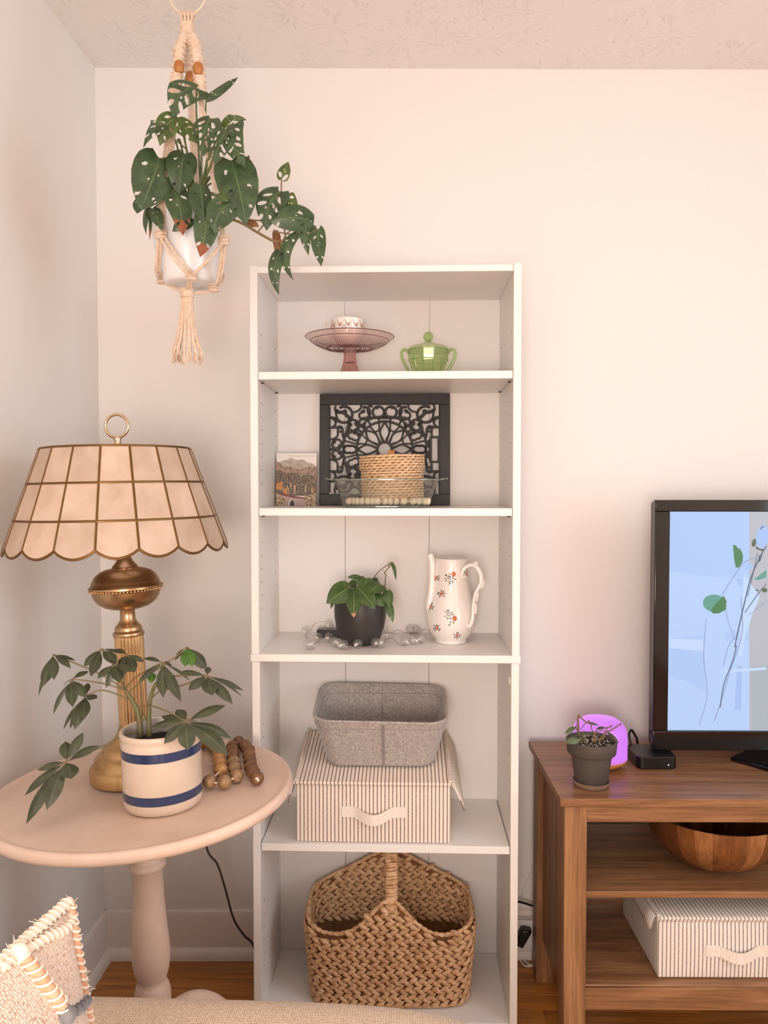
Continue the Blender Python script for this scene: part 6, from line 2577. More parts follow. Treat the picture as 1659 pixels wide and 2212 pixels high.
# base, tip, width px, depth base/tip, material, holes/side, hole size, bend, fold, side bow, roll, twist
mon = [
    ((426, 190), (374, 256), 60, -.02, -.05, D, 3, 1.2, 0.12, 0.10, 0.16, 0.0, 0),
    ((445, 214), (515, 166), 20, -.01, .03, D, 2, 0.8, 0.08, 0.45, 0.05, -0.4, 0),
    ((343, 262), (310, 320), 42, -.03, -.07, D, 3, 1.0, 0.22, 0.15, -0.22, -0.3, 0.4),
    ((382, 253), (345, 316), 46, -.04, -.06, Lg, 3, 1.0, 0.12, 0.10, 0.10, 0.1, 0),
    ((384, 258), (428, 310), 44, -.02, -.04, Lg, 3, 0.9, 0.10, 0.15, 0.05, 0.2, 0),
    ((455, 256), (440, 338), 50, -.04, -.06, D, 4, 1.1, 0.12, 0.12, 0.06, -0.1, 0),
    ((500, 252), (475, 274), 14, .00, .02, Lg, 1, 0.8, 0.10, 0.3, 0, 0.3, 0),
    ((500, 254), (533, 259), 12, .00, .02, Lg, 1, 0.8, 0.10, 0.3, 0, -0.3, 0),
    ((489, 283), (464, 356), 50, -.06, -.08, D, 4, 1.0, 0.10, 0.10, 0.05, 0.0, 0),
    ((506, 268), (532, 364), 46, -.04, -.06, D, 4, 1.0, 0.14, 0.20, 0.10, -0.2, 0),
    ((344, 342), (301, 457), 90, -.085, -.11, D, 2, 0.50, 0.08, 0.06, -0.02, 0.1, 0),
    ((398, 332), (388, 424), 62, -.07, -.085, D, 2, 0.45, 0.12, 0.15, 0.04, 0.1, 0),
    ((376, 410), (395, 508), 52, -.085, -.105, Br, 2, 0.8, 0.08, 0.12, -0.04, 0.0, 0),
    ((318, 448), (316, 508), 18, -.06, -.07, D, 1, 0.5, 0.10, 0.4, 0, -0.5, 0.5),
    ((325, 450), (323, 520), 8, -.055, -.06, Br, 0, 0.5, 0.08, 0.4, 0, 0.2, 0),
    ((331, 450), (352, 500), 26, -.085, -.10, D, 2, 0.6, 0.08, 0.25, 0, -0.1, 0),
    ((434, 402), (446, 495), 48, -.095, -.105, D, 1, 0.4, 0.10, 0.40, 0.05, 0.3, 0),
    ((446, 458), (432, 556), 50, -.105, -.11, Br, 2, 0.8, 0.06, 0.15, -0.04, 0.0, 0),
    ((500, 347), (532, 487), 86, -.085, -.10, D, 3, 0.42, 0.08, 0.10, -0.02, -0.1, 0),
    ((519, 350), (541, 466), 48, -.03, -.05, D, 3, 0.7, 0.12, 0.15, 0.12, -0.3, 0),
    ((502, 437), (463, 507), 60, -.10, -.11, D, 2, 0.55, 0.06, 0.10, 0.14, 0.0, 0),
    ((467, 424), (495, 434), 22, -.10, -.11, Lg, 0, 0.5, 0.15, 0.25, 0, 0.0, 0),
    ((305, 430), (296, 462), 30, -.07, -.08, D, 1, 0.6, 0.08, 0.2, 0, -0.3, 0),
    ((413, 470), (372, 500), 30, -.075, -.085, D, 1, 0.6, 0.08, 0.2, 0, 0.1, 0),
    ((608, 388), (623, 349), 28, -.03, -.03, Lg, 1, 1.5, 0.05, 0.12, 0.0, -0.2, 0),
    ((603, 413), (576, 498), 60, -.04, -.06, D, 3, 1.0, 0.08, 0.15, 0.12, 0.1, 0),
    ((622, 424), (646, 458), 34, -.02, -.03, Lg, 2, 1.3, 0.15, 0.15, 0.10, -0.2, 0),
    ((668, 474), (580, 478), 56, -.05, -.06, D, 2, 0.7, 0.06, 0.12, 0.04, 0.1, 0),
    ((596, 498), (602, 566), 18, -.03, -.04, Dy, 0, 0.5, 0.10, 0.4, 0.0, 0.2, 0.4),
    ((605, 540), (603, 637), 29, -.05, -.06, D, 3, 0.7, 0.08, 0.15, 0.10, 0.1, 0.5),
    ((644, 502), (635, 606), 29, -.05, -.06, D, 3, 0.8, 0.12, 0.15, 0.20, -0.1, 0.5),
    ((669, 463), (667, 552), 29, -.04, -.05, D, 3, 0.8, 0.08, 0.2, 0.10, 0.2, 0.2),
    ((687, 496), (694, 576), 32, -.05, -.06, D, 2, 0.8, 0.06, 0.12, 0.02, 0.0, 0),
    ((534, 478), (560, 490), 18, -.05, -.06, Dy, 0, 0.5, 0.10, 0.3, 0.0, 0.0, 0),
    ((421, 190), (432, 196), 12, -.02, -.03, Lg, 0, 0.5, 0.25, 0.2, 0.0, 0.0, 0),
]
crown = {}
for i, (b0, t0, w_, d0, d1, mk, nh, hs_z, bend, fold, sdb, roll, tw) in enumerate(mon):
    if i < 10:
        d0, d1 = d0 - 0.05, d1 - 0.05
    Bq, Tq = sp__(*b0, d0), sp__(*t0, d1)
    nrm = (SWI.to_3x3() @ (view_dir(at(*b0, HY)) + V((roll, 0, 0.30)))).normalized()
    lobe = 0.14 if w_ > 30 else 0.06
    hol = std_holes(nh, 100 + i, hs_z) if nh else ()
    big = w_ > 34
    make_leaf('leaf', mk, sw, (0, 0, 0), Bq, Tq, px_w(w_, HY), nrm, HEART, lobe, bend, fold, sdb, hol, tw, nx=14 if nh else 6, ny=30 if nh else 14, wav=0.05)
# leaf stalks rise from the soil to each blade
stalks = [((424, 196), -.02, [(428, 300), (424, 240)]), ((445, 214), -.01, [(436, 320), (443, 260)]), ((343, 262), -.03, [(395, 360), (372, 285)]), ((382, 253), -.04, [(408, 360), (395, 280)]), ((384, 258), -.02, [(415, 380), (398, 300)]),
          ((455, 256), -.04, [(440, 380), (452, 310)]), ((500, 252), .0, [(452, 360), (490, 262)]), ((489, 283), -.06, [(450, 370), (478, 300)]), ((506, 268), -.04, [(446, 360), (480, 282)]), ((344, 342), -.085, [(400, 410), (372, 352)]),
          ((398, 332), -.07, [(414, 400), (404, 350)]), ((376, 410), -.085, [(410, 430), (394, 405)]), ((434, 402), -.095, [(428, 430), (430, 412)]), ((446, 458), -.105, [(436, 446), (444, 444)]), ((500, 347), -.085, [(438, 402), (474, 364)]),
          ((519, 350), -.03, [(446, 395), (496, 358)]), ((502, 437), -.10, [(448, 425), (482, 424)]), ((467, 424), -.10, [(440, 420), (456, 416)]), ((502, 376), -.06, [(440, 410), (476, 388)]), ((331, 450), -.085, [(390, 440), (352, 438)]),
          ((318, 448), -.06, [(380, 430), (340, 430)]), ((305, 430), -.07, [(380, 420), (330, 415)]), ((402, 322), -.03, [(392, 316), (384, 306)])]
for si_, (b0, d0, mids) in enumerate(stalks):
    if si_ < 9:
        d0 -= 0.05
    pts = [sp__(425 + rnd.uniform(-12, 12), 470, rnd.uniform(-.02, .02))] + [sp__(m2[0], m2[1], d0 * 0.6) for m2 in mids] + [sp__(*b0, d0)]
    pth = spline(pts, 6)
    MB().tube(pth, [0.0024 - 0.0010 * k_ / len(pth) for k_ in range(len(pth))], 7).build('leaf_stalk', 'swiss_stem', sw)
vine = spline([sp__(450, 466, -.04), sp__(500, 474, -.09), sp__(530, 486, -.08), sp__(556, 502, -.06), sp__(590, 520, -.05), sp__(610, 521, -.05), sp__(617, 510, -.05)], 8)
MB().tube(vine, 0.0026, 8).build('vine', 'swiss_vine', sw)
for pts in ([(617, 512, -.05), (613, 488, -.045), (608, 440, -.04), (608, 388, -.03)], [(613, 518, -.05), (645, 512, -.05), (664, 506, -.05), (687, 496, -.05)], [(590, 500, -.05), (615, 504, -.05), (632, 506, -.05), (644, 502, -.05)],
            [(660, 472, -.05), (664, 465, -.045), (669, 463, -.04)], [(616, 508, -.05), (625, 500, -.05), (634, 492, -.05), (655, 478, -.05)], [(556, 502, -.06), (566, 490, -.055), (575, 478, -.05)], [(540, 478, -.05), (552, 476, -.05), (572, 478, -.05)],
            [(596, 520, -.05), (600, 532, -.05), (605, 545, -.05)], [(588, 470, -.05), (596, 440, -.045), (603, 413, -.04)], [(606, 470, -.04), (616, 440, -.03), (622, 424, -.02)]):
    MB().tube(spline([sp__(*q) for q in pts], 6), 0.0014, 6).build('leaf_stalk', 'swiss_vine', sw)

# ------------------------------------------------------------------ things on the media console
CT = 0.634
CM = Matrix.Translation(CO) @ Matrix.Rotation(CR, 4, 'Z')
mat('clay_dark', (84, 76, 70), 0.75, rgb2=(70, 62, 57), vscale=14, bump=0.25, bscale=60, bdist=0.002)
mat('clay_saucer', (150, 122, 100), 0.75, rgb2=(128, 104, 86), vscale=14, bump=0.15, bscale=80)
sc0 = onz(1277, 1696, CT)
KP = V((sc0.x, sc0.y, CT + 0.0006))
kp = thing('small_potted_vine', 'sparse vine in a small dark clay pot with saucer on the console', 'potted plant', KP)
KS = KP.y / FPX
MB().lathe([(0.0, 0.0), (0.037, 0.0), (0.0405, 0.003), (0.0425, 0.011), (0.0435, 0.0125), (0.0415, 0.0132), (0.039, 0.0115), (0.036, 0.0045), (0.0, 0.004)], 48).build('saucer', 'clay_saucer', kp, sharp=50)
MB().lathe([(0.0, 0.0048), (0.034, 0.0048), (0.0365, 0.008), (0.046, 0.070), (0.0468, 0.0745), (0.0525, 0.0755), (0.0555, 0.079), (0.0580, 0.104), (0.0575, 0.1075), (0.0545, 0.1078), (0.0525, 0.104), (0.0505, 0.085)], 56).build('pot', 'clay_dark', kp, sharp=40)
MB().lathe([(0.0525, 0.098), (0.03, 0.100), (0.0, 0.098)], 32).build('soil', 'potting_soil', kp)
pl = MB()
for k_ in range(70):
    a, r_ = rnd.uniform(0, 2 * PI), 0.048 * math.sqrt(rnd.random())
    pl.ball((r_ * math.cos(a), r_ * math.sin(a), 0.1005), rnd.uniform(0.0008, 0.0018), 6, 4)
o = pl.build('perlite_specks', 'perlite', kp)
o['kind'] = 'stuff'


def kx(x, y_, d=0.0):
    return at(1190 + x / 5.72, 1520 + y_ / 5.72, KP.y + d) - KP


leaf_mat('hoya_leaf', (72, 86, 56), (92, 106, 70), (112, 124, 88), 0.35, 0.12)
leaf_mat('hoya_leaf_dark', (62, 58, 46), (80, 74, 56), (98, 92, 72), 0.4, 0.1)
for b0, t0, w_, d0, d1, mk, roll in [((320, 285), (168, 375), 60, -.02, -.04, 'hoya_leaf', 0.0), ((380, 440), (172, 485), 95, -.045, -.062, 'hoya_leaf', 0.0), ((430, 235), (590, 270), 34, -.01, -.01, 'hoya_leaf_dark', 0.3),
                                    ((560, 310), (680, 300), 42, -.01, -.02, 'hoya_leaf_dark', 0.2), ((690, 345), (845, 490), 46, -.02, -.05, 'hoya_leaf_dark', -0.3), ((400, 440), (430, 380), 40, -.02, -.02, 'hoya_leaf', 0.5), ((440, 550), (490, 505), 30, -.04, -.04, 'hoya_leaf', 0.2)]:
    Bq, Tq = kx(*b0, d0), kx(*t0, d1)
    make_leaf('leaf', mk, kp, (0, 0, 0), Bq, Tq, w_ / 5.72 * KS, (view_dir(Bq + KP) + V((roll, 0, 0.4))).normalized(), LANCE, 0, 0.12, 0.25, nx=4, ny=10)
for pts, r0 in [([(390, 480), (350, 380), (330, 330), (345, 150)], .0016), ([(345, 400), (345, 280), (340, 160)], .0014), ([(345, 150), (400, 200), (450, 235), (480, 215)], .0018), ([(370, 320), (420, 250), (450, 235)], .001), ([(560, 490), (545, 380), (500, 310), (510, 250), (560, 255)], .0013),
                ([(540, 470), (550, 360), (580, 300), (640, 290)], .0011), ([(600, 470), (660, 370), (740, 330), (835, 270)], .0018), ([(560, 345), (620, 335), (690, 350)], .0011), ([(640, 450), (670, 370), (690, 310), (745, 280)], .0015), ([(430, 520), (400, 430), (390, 340)], .0012), ([(470, 540), (520, 470), (560, 420)], .0011), ([(590, 520), (600, 450), (650, 380)], .0011),
                ([(500, 500), (530, 430), (540, 350)], .0014), ([(830, 270), (860, 250)], .001), ([(320, 330), (310, 280), (330, 190)], .001)]:
    MB().tube(spline([kx(x, y_, -0.01) for x, y_ in pts], 5), r0, 6).build('stem', 'swiss_vine', kp)
tips = MB()
for x, y_ in ((345, 145), (340, 160), (470, 218), (860, 255), (745, 278), (690, 300)):
    tips.ball(kx(x, y_, -0.01), 0.0026, 8, 6)
tips.build('bud_tips', 'swiss_leaf_dry', kp)

# glowing diffuser
emission('diffuser_glow', (212, 124, 248), 1.05)
mat('diffuser_wood', (190, 122, 64), 0.4, rgb2=(206, 138, 76), vscale=30)
df0 = onz(1297, 1655, CT)
DF = V((df0.x, df0.y + 0.010, CT + 0.0006))
dif = thing('aroma_diffuser', 'glowing purple aroma diffuser with a wooden base behind the small clay pot', 'diffuser', DF)
dr = px_w(57.5, DF.y)
hgt = px_w(100, DF.y) * 1.02
MB().lathe([(0.0, 0.0), (dr * 0.60, 0.0), (dr * 0.72, 0.002), (dr * 0.95, 0.013), (dr * 1.0, 0.020), (dr * 1.0, 0.022)], 64).build('base', 'diffuser_wood', dif, sharp=40)
MB().lathe([(dr * 1.0, 0.022), (dr * 1.005, hgt * 0.62), (dr * 0.97, hgt * 0.76), (dr * 0.86, hgt * 0.88), (dr * 0.66, hgt * 0.965), (dr * 0.40, hgt * 1.0), (0.0, hgt * 1.01)], 64).build('dome', 'diffuser_glow', dif, sharp=60)
bt = MB()
for k_ in (-1, 1):
    a = -PI / 2 + 0.35 * k_ + 0.35
    bt.ball((dr * 0.985 * math.cos(a), dr * 0.985 * math.sin(a), 0.013), (0.0028, 0.0028, 0.0022), 10, 6)
bt.build('buttons', 'clay_saucer', dif)

# streaming box
b0 = onz(1383, 1664, CT)
TVB = V((0.608, 1.935, CT + 0.0006))
stb = thing('streaming_box', 'small black square streaming box with a white light in front of the television', 'media box', TVB, (0, 0, CR))
mb = MB()
hw3 = 0.049
shell(mb, [(hw3 - 0.002, hw3 - 0.002, 0.0, 0.014), (hw3, hw3, 0.002, 0.016), (hw3, hw3, 0.0285, 0.016), (hw3 - 0.002, hw3 - 0.002, 0.0305, 0.014)], 0.016)
mb.build('case', 'black_plastic', stb, sharp=40)
emission('led_white', (190, 220, 255), 4.0)
MB().ball((0.026, -hw3 - 0.0002, 0.011), (0.0014, 0.0008, 0.0014), 10, 6).build('light', 'led_white', stb)
MB().tube(spline([V((-0.032, hw3, 0.018)), V((-0.034, hw3 + 0.02, 0.045)), V((-0.020, hw3 + 0.045, 0.052)), V((-0.005, hw3 + 0.05, 0.03)), V((0.01, hw3 + 0.055, 0.006)), V((0.10, hw3 + 0.057, 0.004))], 6), 0.0032, 8).build('cable', 'black_cord', stb)

# television
TY = 1.93
tl = at(1414, 1080, TY)
bl_ = at(1409, 1620, TY)
X0t, Zt, Zb = (tl.x + bl_.x) / 2, tl.z, bl_.z
TW = 0.98
TO = V((X0t, TY, CT + 0.0006))
tv = thing('television', 'black flat-screen television showing leafy stems on pale blue, on the console', 'television', TO, (0, 0, math.radians(1.2)))
zb, zt = Zb - TO.z, Zt - TO.z
sx0, sz1, sz0 = 0.0375, zt - 0.029, zb + 0.049
MB().box(0.004, TW - 0.004, 0.012, 0.045, zb + 0.004, zt - 0.004).build('back_shell', 'black_plastic', tv, bevel=0.006)
fm = MB()
for (a0, a1, c0, c1, nm) in ((0, TW, sz1, zt, 't'), (0, TW, zb, sz0, 'b'), (0, sx0, sz0, sz1, 'l'), (TW - sx0, TW, sz0, sz1, 'r')):
    o = MB().box(a0, a1, -0.004, 0.014, c0, c1).build('bezel', 'black_gloss', tv, bevel=0.0022)
lp = MB().box(sx0 * 0.30, TW - sx0 * 0.3, -0.0052, -0.0035, zb + 0.004, zb + 0.0065)
lp.build('bezel_lip', 'black_gloss', tv)
emission('screen_blue', (172, 198, 240), 1.0)
emission('screen_blue_pale', (180, 205, 244), 1.0)
emission('screen_mid', (164, 190, 236), 1.0)
emission('screen_white', (192, 214, 246), 1.0)
emission('screen_wall', (186, 186, 196), 0.95)
emission('screen_wall_b', (176, 182, 190), 0.95)
emission('screen_leaf', (84, 140, 92), 0.8)
emission('screen_leaf_teal', (104, 168, 150), 0.85)
emission('screen_leaf_olive', (104, 118, 88), 0.7)
emission('screen_dark', (96, 106, 126), 0.75)
emission('screen_stem', (152, 166, 208), 0.9)
SW_ = TW - 2 * sx0
scm = MB().box(sx0, TW - sx0, 0.004, 0.006, sz0, sz1)
so_ = scm.build('screen', 'screen_blue', tv)


def tp(x, y_):
    """picture on the screen, in pixels of the photograph measured on the set's own front plane"""
    q = at(x, y_, TY)
    return V((q.x - TO.x, 0.004, q.z - TO.z))


pic = MB()
lay2 = [0]


def pshape(pts, mi):
    lay2[0] += 1
    d = 0.00006 * lay2[0]
    q = [tp(x, y_) for x, y_ in pts]
    q = [V((min(max(p_.x, sx0), TW - sx0), 0.004 - d, min(max(p_.z, sz0), sz1))) for p_ in q]
    pic.prism(q, (0, -0.00003, 0), mi)


def pline(pts, w, mi):
    s_ = spline([(x, y_, 0) for x, y_ in pts], 5)
    L_, R_ = [], []
    for i in range(len(s_)):
        a, b_ = s_[max(0, i - 1)], s_[min(len(s_) - 1, i + 1)]
        t = (b_ - a).normalized()
        n_ = V((-t.y, t.x, 0))
        L_.append((s_[i] + n_ * w / 2)[:2])
        R_.append((s_[i] - n_ * w / 2)[:2])
    lay2[0] += 1
    d = 0.00006 * lay2[0]
    for i in range(len(s_) - 1):
        q = [tp(*L_[i]), tp(*L_[i + 1]), tp(*R_[i + 1]), tp(*R_[i])]
        pic.add([V((p_.x, 0.004 - d, p_.z)) for p_ in q], [(0, 1, 2, 3)], mi)


def oval_p(cx, cy, rx, ry, rot=0.0, n=20):
    c, s_ = math.cos(rot), math.sin(rot)
    return [(cx + rx * math.cos(t) * c - ry * math.sin(t) * s_, cy + rx * math.cos(t) * s_ + ry * math.sin(t) * c) for t in [2 * PI * k_ / n for k_ in range(n)]]


pshape([(1622, 1104), (2300, 1104), (2300, 1580), (1622, 1580)], 4)
pshape([(1625, 1440), (2300, 1400), (2300, 1580), (1628, 1580)], 5)
pshape([(1446, 1232), (1500, 1242), (1600, 1250), (1622, 1250), (1622, 1360), (1446, 1380)], 1)
pshape([(1444, 1460), (1490, 1475), (1530, 1500), (1560, 1578), (1443, 1578)], 1)
pshape([(1535, 1385), (1622, 1385), (1622, 1578), (1550, 1578)], 1)
pshape([(1445, 1380), (1520, 1382), (1524, 1408), (1445, 1400)], 3)
pshape([(1595, 1440), (1606, 1440), (1604, 1535), (1590, 1535)], 2)
pshape([(1543, 1450), (1659, 1443), (1659, 1449), (1543, 1456)], 3)
pshape([(1610, 1240), (1645, 1290), (1628, 1330), (1612, 1380), (1606, 1420), (1598, 1420), (1603, 1360), (1606, 1310)], 3)
pshape([(1528, 1330), (1570, 1330), (1566, 1420), (1560, 1520), (1530, 1530), (1524, 1420)], 1)
pline([(1528, 1336), (1522, 1420), (1530, 1500), (1512, 1570)], 1.6, 8)
pline([(1604, 1290), (1607, 1360), (1598, 1400), (1580, 1450), (1562, 1510), (1545, 1560)], 2.2, 8)
pline([(1659, 1180), (1645, 1205), (1625, 1250), (1612, 1300), (1596, 1370), (1590, 1400)], 2.6, 9)
pline([(1640, 1195), (1630, 1240), (1618, 1290)], 1.6, 9)
pline([(1659, 1262), (1640, 1285), (1612, 1325)], 1.8, 9)
pline([(1659, 1300), (1620, 1330)], 1.4, 8)
pline([(1560, 1290), (1575, 1265), (1592, 1240), (1612, 1215), (1650, 1200)], 2.0, 8)
pline([(1568, 1300), (1576, 1345), (1594, 1390)], 1.6, 8)
pline([(1594, 1395), (1585, 1430), (1566, 1480), (1558, 1530)], 2.0, 9)
pline([(1590, 1376), (1575, 1400), (1565, 1440)], 1.8, 8)
pshape([(1586, 1178), (1592, 1178), (1596, 1184), (1602, 1186), (1608, 1200), (1607, 1214), (1600, 1226), (1592, 1227), (1588, 1205)], 6)
pshape(oval_p(1545, 1304, 25, 19, 0.1), 7)
pshape([(1537, 1320), (1550, 1302), (1566, 1288), (1572, 1300), (1570, 1318), (1555, 1326), (1542, 1326)], 6)
pshape(oval_p(1632, 1173, 5, 9, 0.3), 10)
pshape([(1636, 1180), (1645, 1186), (1652, 1186), (1654, 1192), (1646, 1190), (1636, 1186)], 10)
pshape(oval_p(1650, 1160, 14, 26, 0.1), 2)
pshape([(1645, 1142), (1650, 1137), (1657, 1138), (1650, 1140), (1646, 1145)], 9)
pshape(oval_p(1622, 1225, 9, 6, -0.4), 2)
pshape([(1632, 1252), (1659, 1232), (1659, 1248), (1642, 1254)], 7)
pshape(oval_p(1655, 1276, 6, 5), 10)
pshape(oval_p(1639, 1276, 3, 2), 9)
pshape([(1643, 1200), (1650, 1198), (1646, 1212), (1640, 1216)], 9)
pshape([(1592, 1250), (1608, 1252), (1606, 1268), (1600, 1266)], 2)
pic.build('picture', ['screen_blue', 'screen_blue_pale', 'screen_mid', 'screen_white', 'screen_wall', 'screen_wall_b', 'screen_leaf', 'screen_leaf_teal', 'screen_stem', 'screen_dark', 'screen_leaf_olive'], so_, smooth=False)
ba = MB()
ba.prism([(0.215, -0.095, 0.0), (TW - 0.215, -0.095, 0.0), (TW - 0.30, 0.11, 0.0), (0.30, 0.11, 0.0)], (0, 0, 0.010)) if False else ba.prism([(0.205, 0.02, 0), (0.30, -0.105, 0), (TW - 0.30, -0.105, 0), (TW - 0.205, 0.02, 0), (TW - 0.30, 0.10, 0), (0.30, 0.10, 0)], (0, 0, 0.010))
ba.build('stand_base', 'black_gloss', tv, bevel=0.002)
MB().box(TW / 2 - 0.12, TW / 2 + 0.12, 0.014, 0.036, 0.010, zb + 0.02).build('stand_neck', 'black_plastic', tv, bevel=0.002)

# wooden salad bowl of joined staves on the console shelf
wood('bowl_a', (104, 62, 34), (130, 82, 46), (150, 98, 58), 'z', 0.8, 0.28, 0.0, 0.3)
wood('bowl_b', (134, 88, 50), (164, 114, 70), (184, 134, 88), 'z', 0.8, 0.28, 0.0, 0.3)
wood('bowl_c', (78, 44, 24), (98, 58, 32), (118, 74, 42), 'z', 0.8, 0.28, 0.0, 0.3)
q = onz(1548, 1890, 0.414)
SBW = V((q.x + 0.018, q.y + 0.075, 0.414 + 0.0006))
sbw = thing('wooden_salad_bowl', 'large wooden salad bowl of joined staves on the upper console shelf', 'bowl', SBW)
NS = 26
bpr = [(0.050, 0.0), (0.060, 0.001), (0.090, 0.012), (0.120, 0.032), (0.143, 0.058), (0.158, 0.088), (0.166, 0.120), (0.1665, 0.130), (0.1635, 0.132), (0.1590, 0.128), (0.152, 0.098), (0.136, 0.062), (0.112, 0.036), (0.080, 0.016), (0.050, 0.009)]
for k_ in range(NS):
    mb = MB()
    vs, fs = [], []
    m_ = 5
    for (r_, z_) in bpr:
        for i in range(m_):
            th = 2 * PI * (k_ + i / (m_ - 1) * 0.992) / NS
            vs.append(V((r_ * math.cos(th), r_ * math.sin(th), z_)))
    for j in range(len(bpr) - 1):
        for i in range(m_ - 1):
            fs.append((j * m_ + i, j * m_ + i + 1, (j + 1) * m_ + i + 1, (j + 1) * m_ + i))
    mb.add(vs, fs)
    mb.build('stave', rnd.choice(['bowl_a', 'bowl_a', 'bowl_b', 'bowl_c']), sbw, sharp=50)
MB().lathe([(0.0, 0.0), (0.0505, 0.0), (0.0505, 0.009), (0.0, 0.009)], 40).build('bottom', 'bowl_a', sbw)

# second striped box on the low console shelf
stripes('ticking_light_x', 'X', (236, 228, 220), (122, 112, 108))
stripes('ticking_light_y', 'Y', (236, 228, 220), (122, 112, 108))
fl0 = onz(1421, 2113, 0.196)
B2 = V((fl0.x, fl0.y, 0.196 + 0.0006))
box2 = thing('striped_storage_box', 'pale striped fabric storage box on the low shelf of the console', 'storage box', B2, (0, 0, CR))
b2h = (at(1419, 1986, B2.y).z - B2.z)
mb = MB()
soft_box(mb, 0, 0.37, 0, 0.27, 0, b2h - 0.004, 0.003)
o = mb.build('body', ['ticking_light_x', 'ticking_light_y'], box2, sharp=50)
weld(o, 0.0003, 0.004)
mb = MB()
soft_box(mb, -0.004, 0.374, -0.004, 0.274, b2h - 0.004, b2h + 0.010, 0.001, 6)
l2 = mb.build('lid', ['ticking_light_x', 'ticking_light_y'], box2, sharp=50)
weld(l2, 0.0003, 0.004)
MB().rope([V((0.0, -0.003, b2h + 0.010)), V((0.0, 0.13, b2h + 0.011)), V((0.0, 0.272, b2h + 0.010))], 0.0040, 0.010, 3).build('piping', 'ticking_light_y', l2)
MB().tube([V((-0.003, -0.005, b2h + 0.006)), V((0.18, -0.006, b2h + 0.006)), V((0.374, -0.005, b2h + 0.006))], 0.0040, 8).build('piping', 'ticking_light_x', l2)
vs, fs = [], []
for j in range(7):
    for i in range(4):
        v_, u = j / 6, i / 3
        vs.append(V((-0.005 - 0.010 * u ** 0.7, 0.27 * v_, b2h + 0.006 - 0.032 * u)))
for j in range(6):
    for i in range(3):
        a = j * 4 + i
        fs.append((a, a + 1, a + 5, a + 4))
mb = MB()
mb.add(vs, fs)
o = mb.build('side_flap', 'ticking_light_y', l2)
o.modifiers.new('thick', 'SOLIDIFY').thickness = 0.003
strap_handle(box2, 0.108, 0.256, -0.003, 0.066, 0.026, 0.010, 0.014)

# ------------------------------------------------------------------ wall outlet, plugs and cords in the gap
oy = wall_y(0.34) - 0.002
OB = V((at(1136, 2060, oy).x, oy, at(1136, 2086, oy).z))
ol = thing('wall_outlet', 'white outlet box low on the back wall beside the console', 'outlet', V((OB.x, oy, max(OB.z, 0.036))))
MB().box(-0.035, 0.030, -0.044, -0.0145, 0.0, 0.085).build('box', 'white_plastic', ol, bevel=0.003)
MB().box(-0.038, 0.033, -0.048, -0.0445, 0.018, 0.090).build('face_plate', 'white_plastic', ol, bevel=0.002)
oz = max(OB.z, 0.036)
pg = thing('power_plug', 'black power plug and cord in the white outlet', 'plug', V((OB.x - 0.024, oy - 0.049, oz + 0.05)))
MB().hexa([V(q) for q in [(-0.020, -0.030, -0.012), (0.004, -0.030, -0.022), (0.004, -0.0005, -0.022), (-0.020, -0.0005, -0.012), (0.002, -0.030, 0.030), (0.030, -0.030, 0.026), (0.030, -0.0005, 0.026), (0.002, -0.0005, 0.030)]]).build('plug_body', 'black_plastic', pg, bevel=0.004)
MB().tube(spline([V((-0.004, -0.028, -0.004)), V((-0.014, -0.034, 0.02)), V((-0.020, -0.034, 0.05)), V((-0.035, -0.03, 0.068)), V((-0.055, -0.025, 0.060))], 6), 0.0035, 8).build('cord', 'black_cord', pg)
MB().tube(spline([V((-0.060, -0.012, 0.098)), V((-0.03, -0.008, 0.100)), V((0.0, -0.002, 0.094)), V((0.03, 0.004, 0.082)), V((0.06, 0.006, 0.070))], 6), 0.0032, 8).build('cord', 'black_cord', pg)
cordz = 0.0028
c1 = [onz(1112, 2060, cordz), onz(1126, 2078, cordz), onz(1134, 2086, cordz), onz(1146, 2087, cordz), onz(1158, 2083, cordz), onz(1170, 2078, cordz), onz(1185, 2074, cordz), onz(1197, 2073, cordz), onz(1212, 2077, cordz), onz(1250, 2085, cordz)]
c2 = [onz(1115, 2066, cordz), onz(1128, 2072, cordz), onz(1146, 2085, cordz + 0.004), onz(1160, 2082, cordz + 0.005), onz(1172, 2084, cordz), onz(1188, 2093, cordz), onz(1200, 2095, cordz), onz(1214, 2093, cordz), onz(1250, 2094, cordz)]
tag(MB().tube(spline(c1, 6), 0.0025, 8).build('white_cord', 'white_plastic'), 'thin white cord on the floor, the one farther from the viewer', 'cord', 'white cords by the console')
tag(MB().tube(spline(c2, 6), 0.0025, 8).build('white_cord', 'white_plastic'), 'thin white cord on the floor, the one nearer the viewer', 'cord', 'white cords by the console')
ww = [V((at(x, y_, oy).x, wall_y(0.34) - 0.004, at(x, y_, oy).z)) for x, y_ in ((1154, 1820), (1152, 1860), (1144, 1890), (1130, 1920), (1124, 1960), (1124, 2000))]
tag(MB().tube(spline(ww, 6), 0.0012, 6).build('thin_wall_wire', 'white_plastic'), 'thin white wire hanging down the wall beside the bookcase', 'wire')

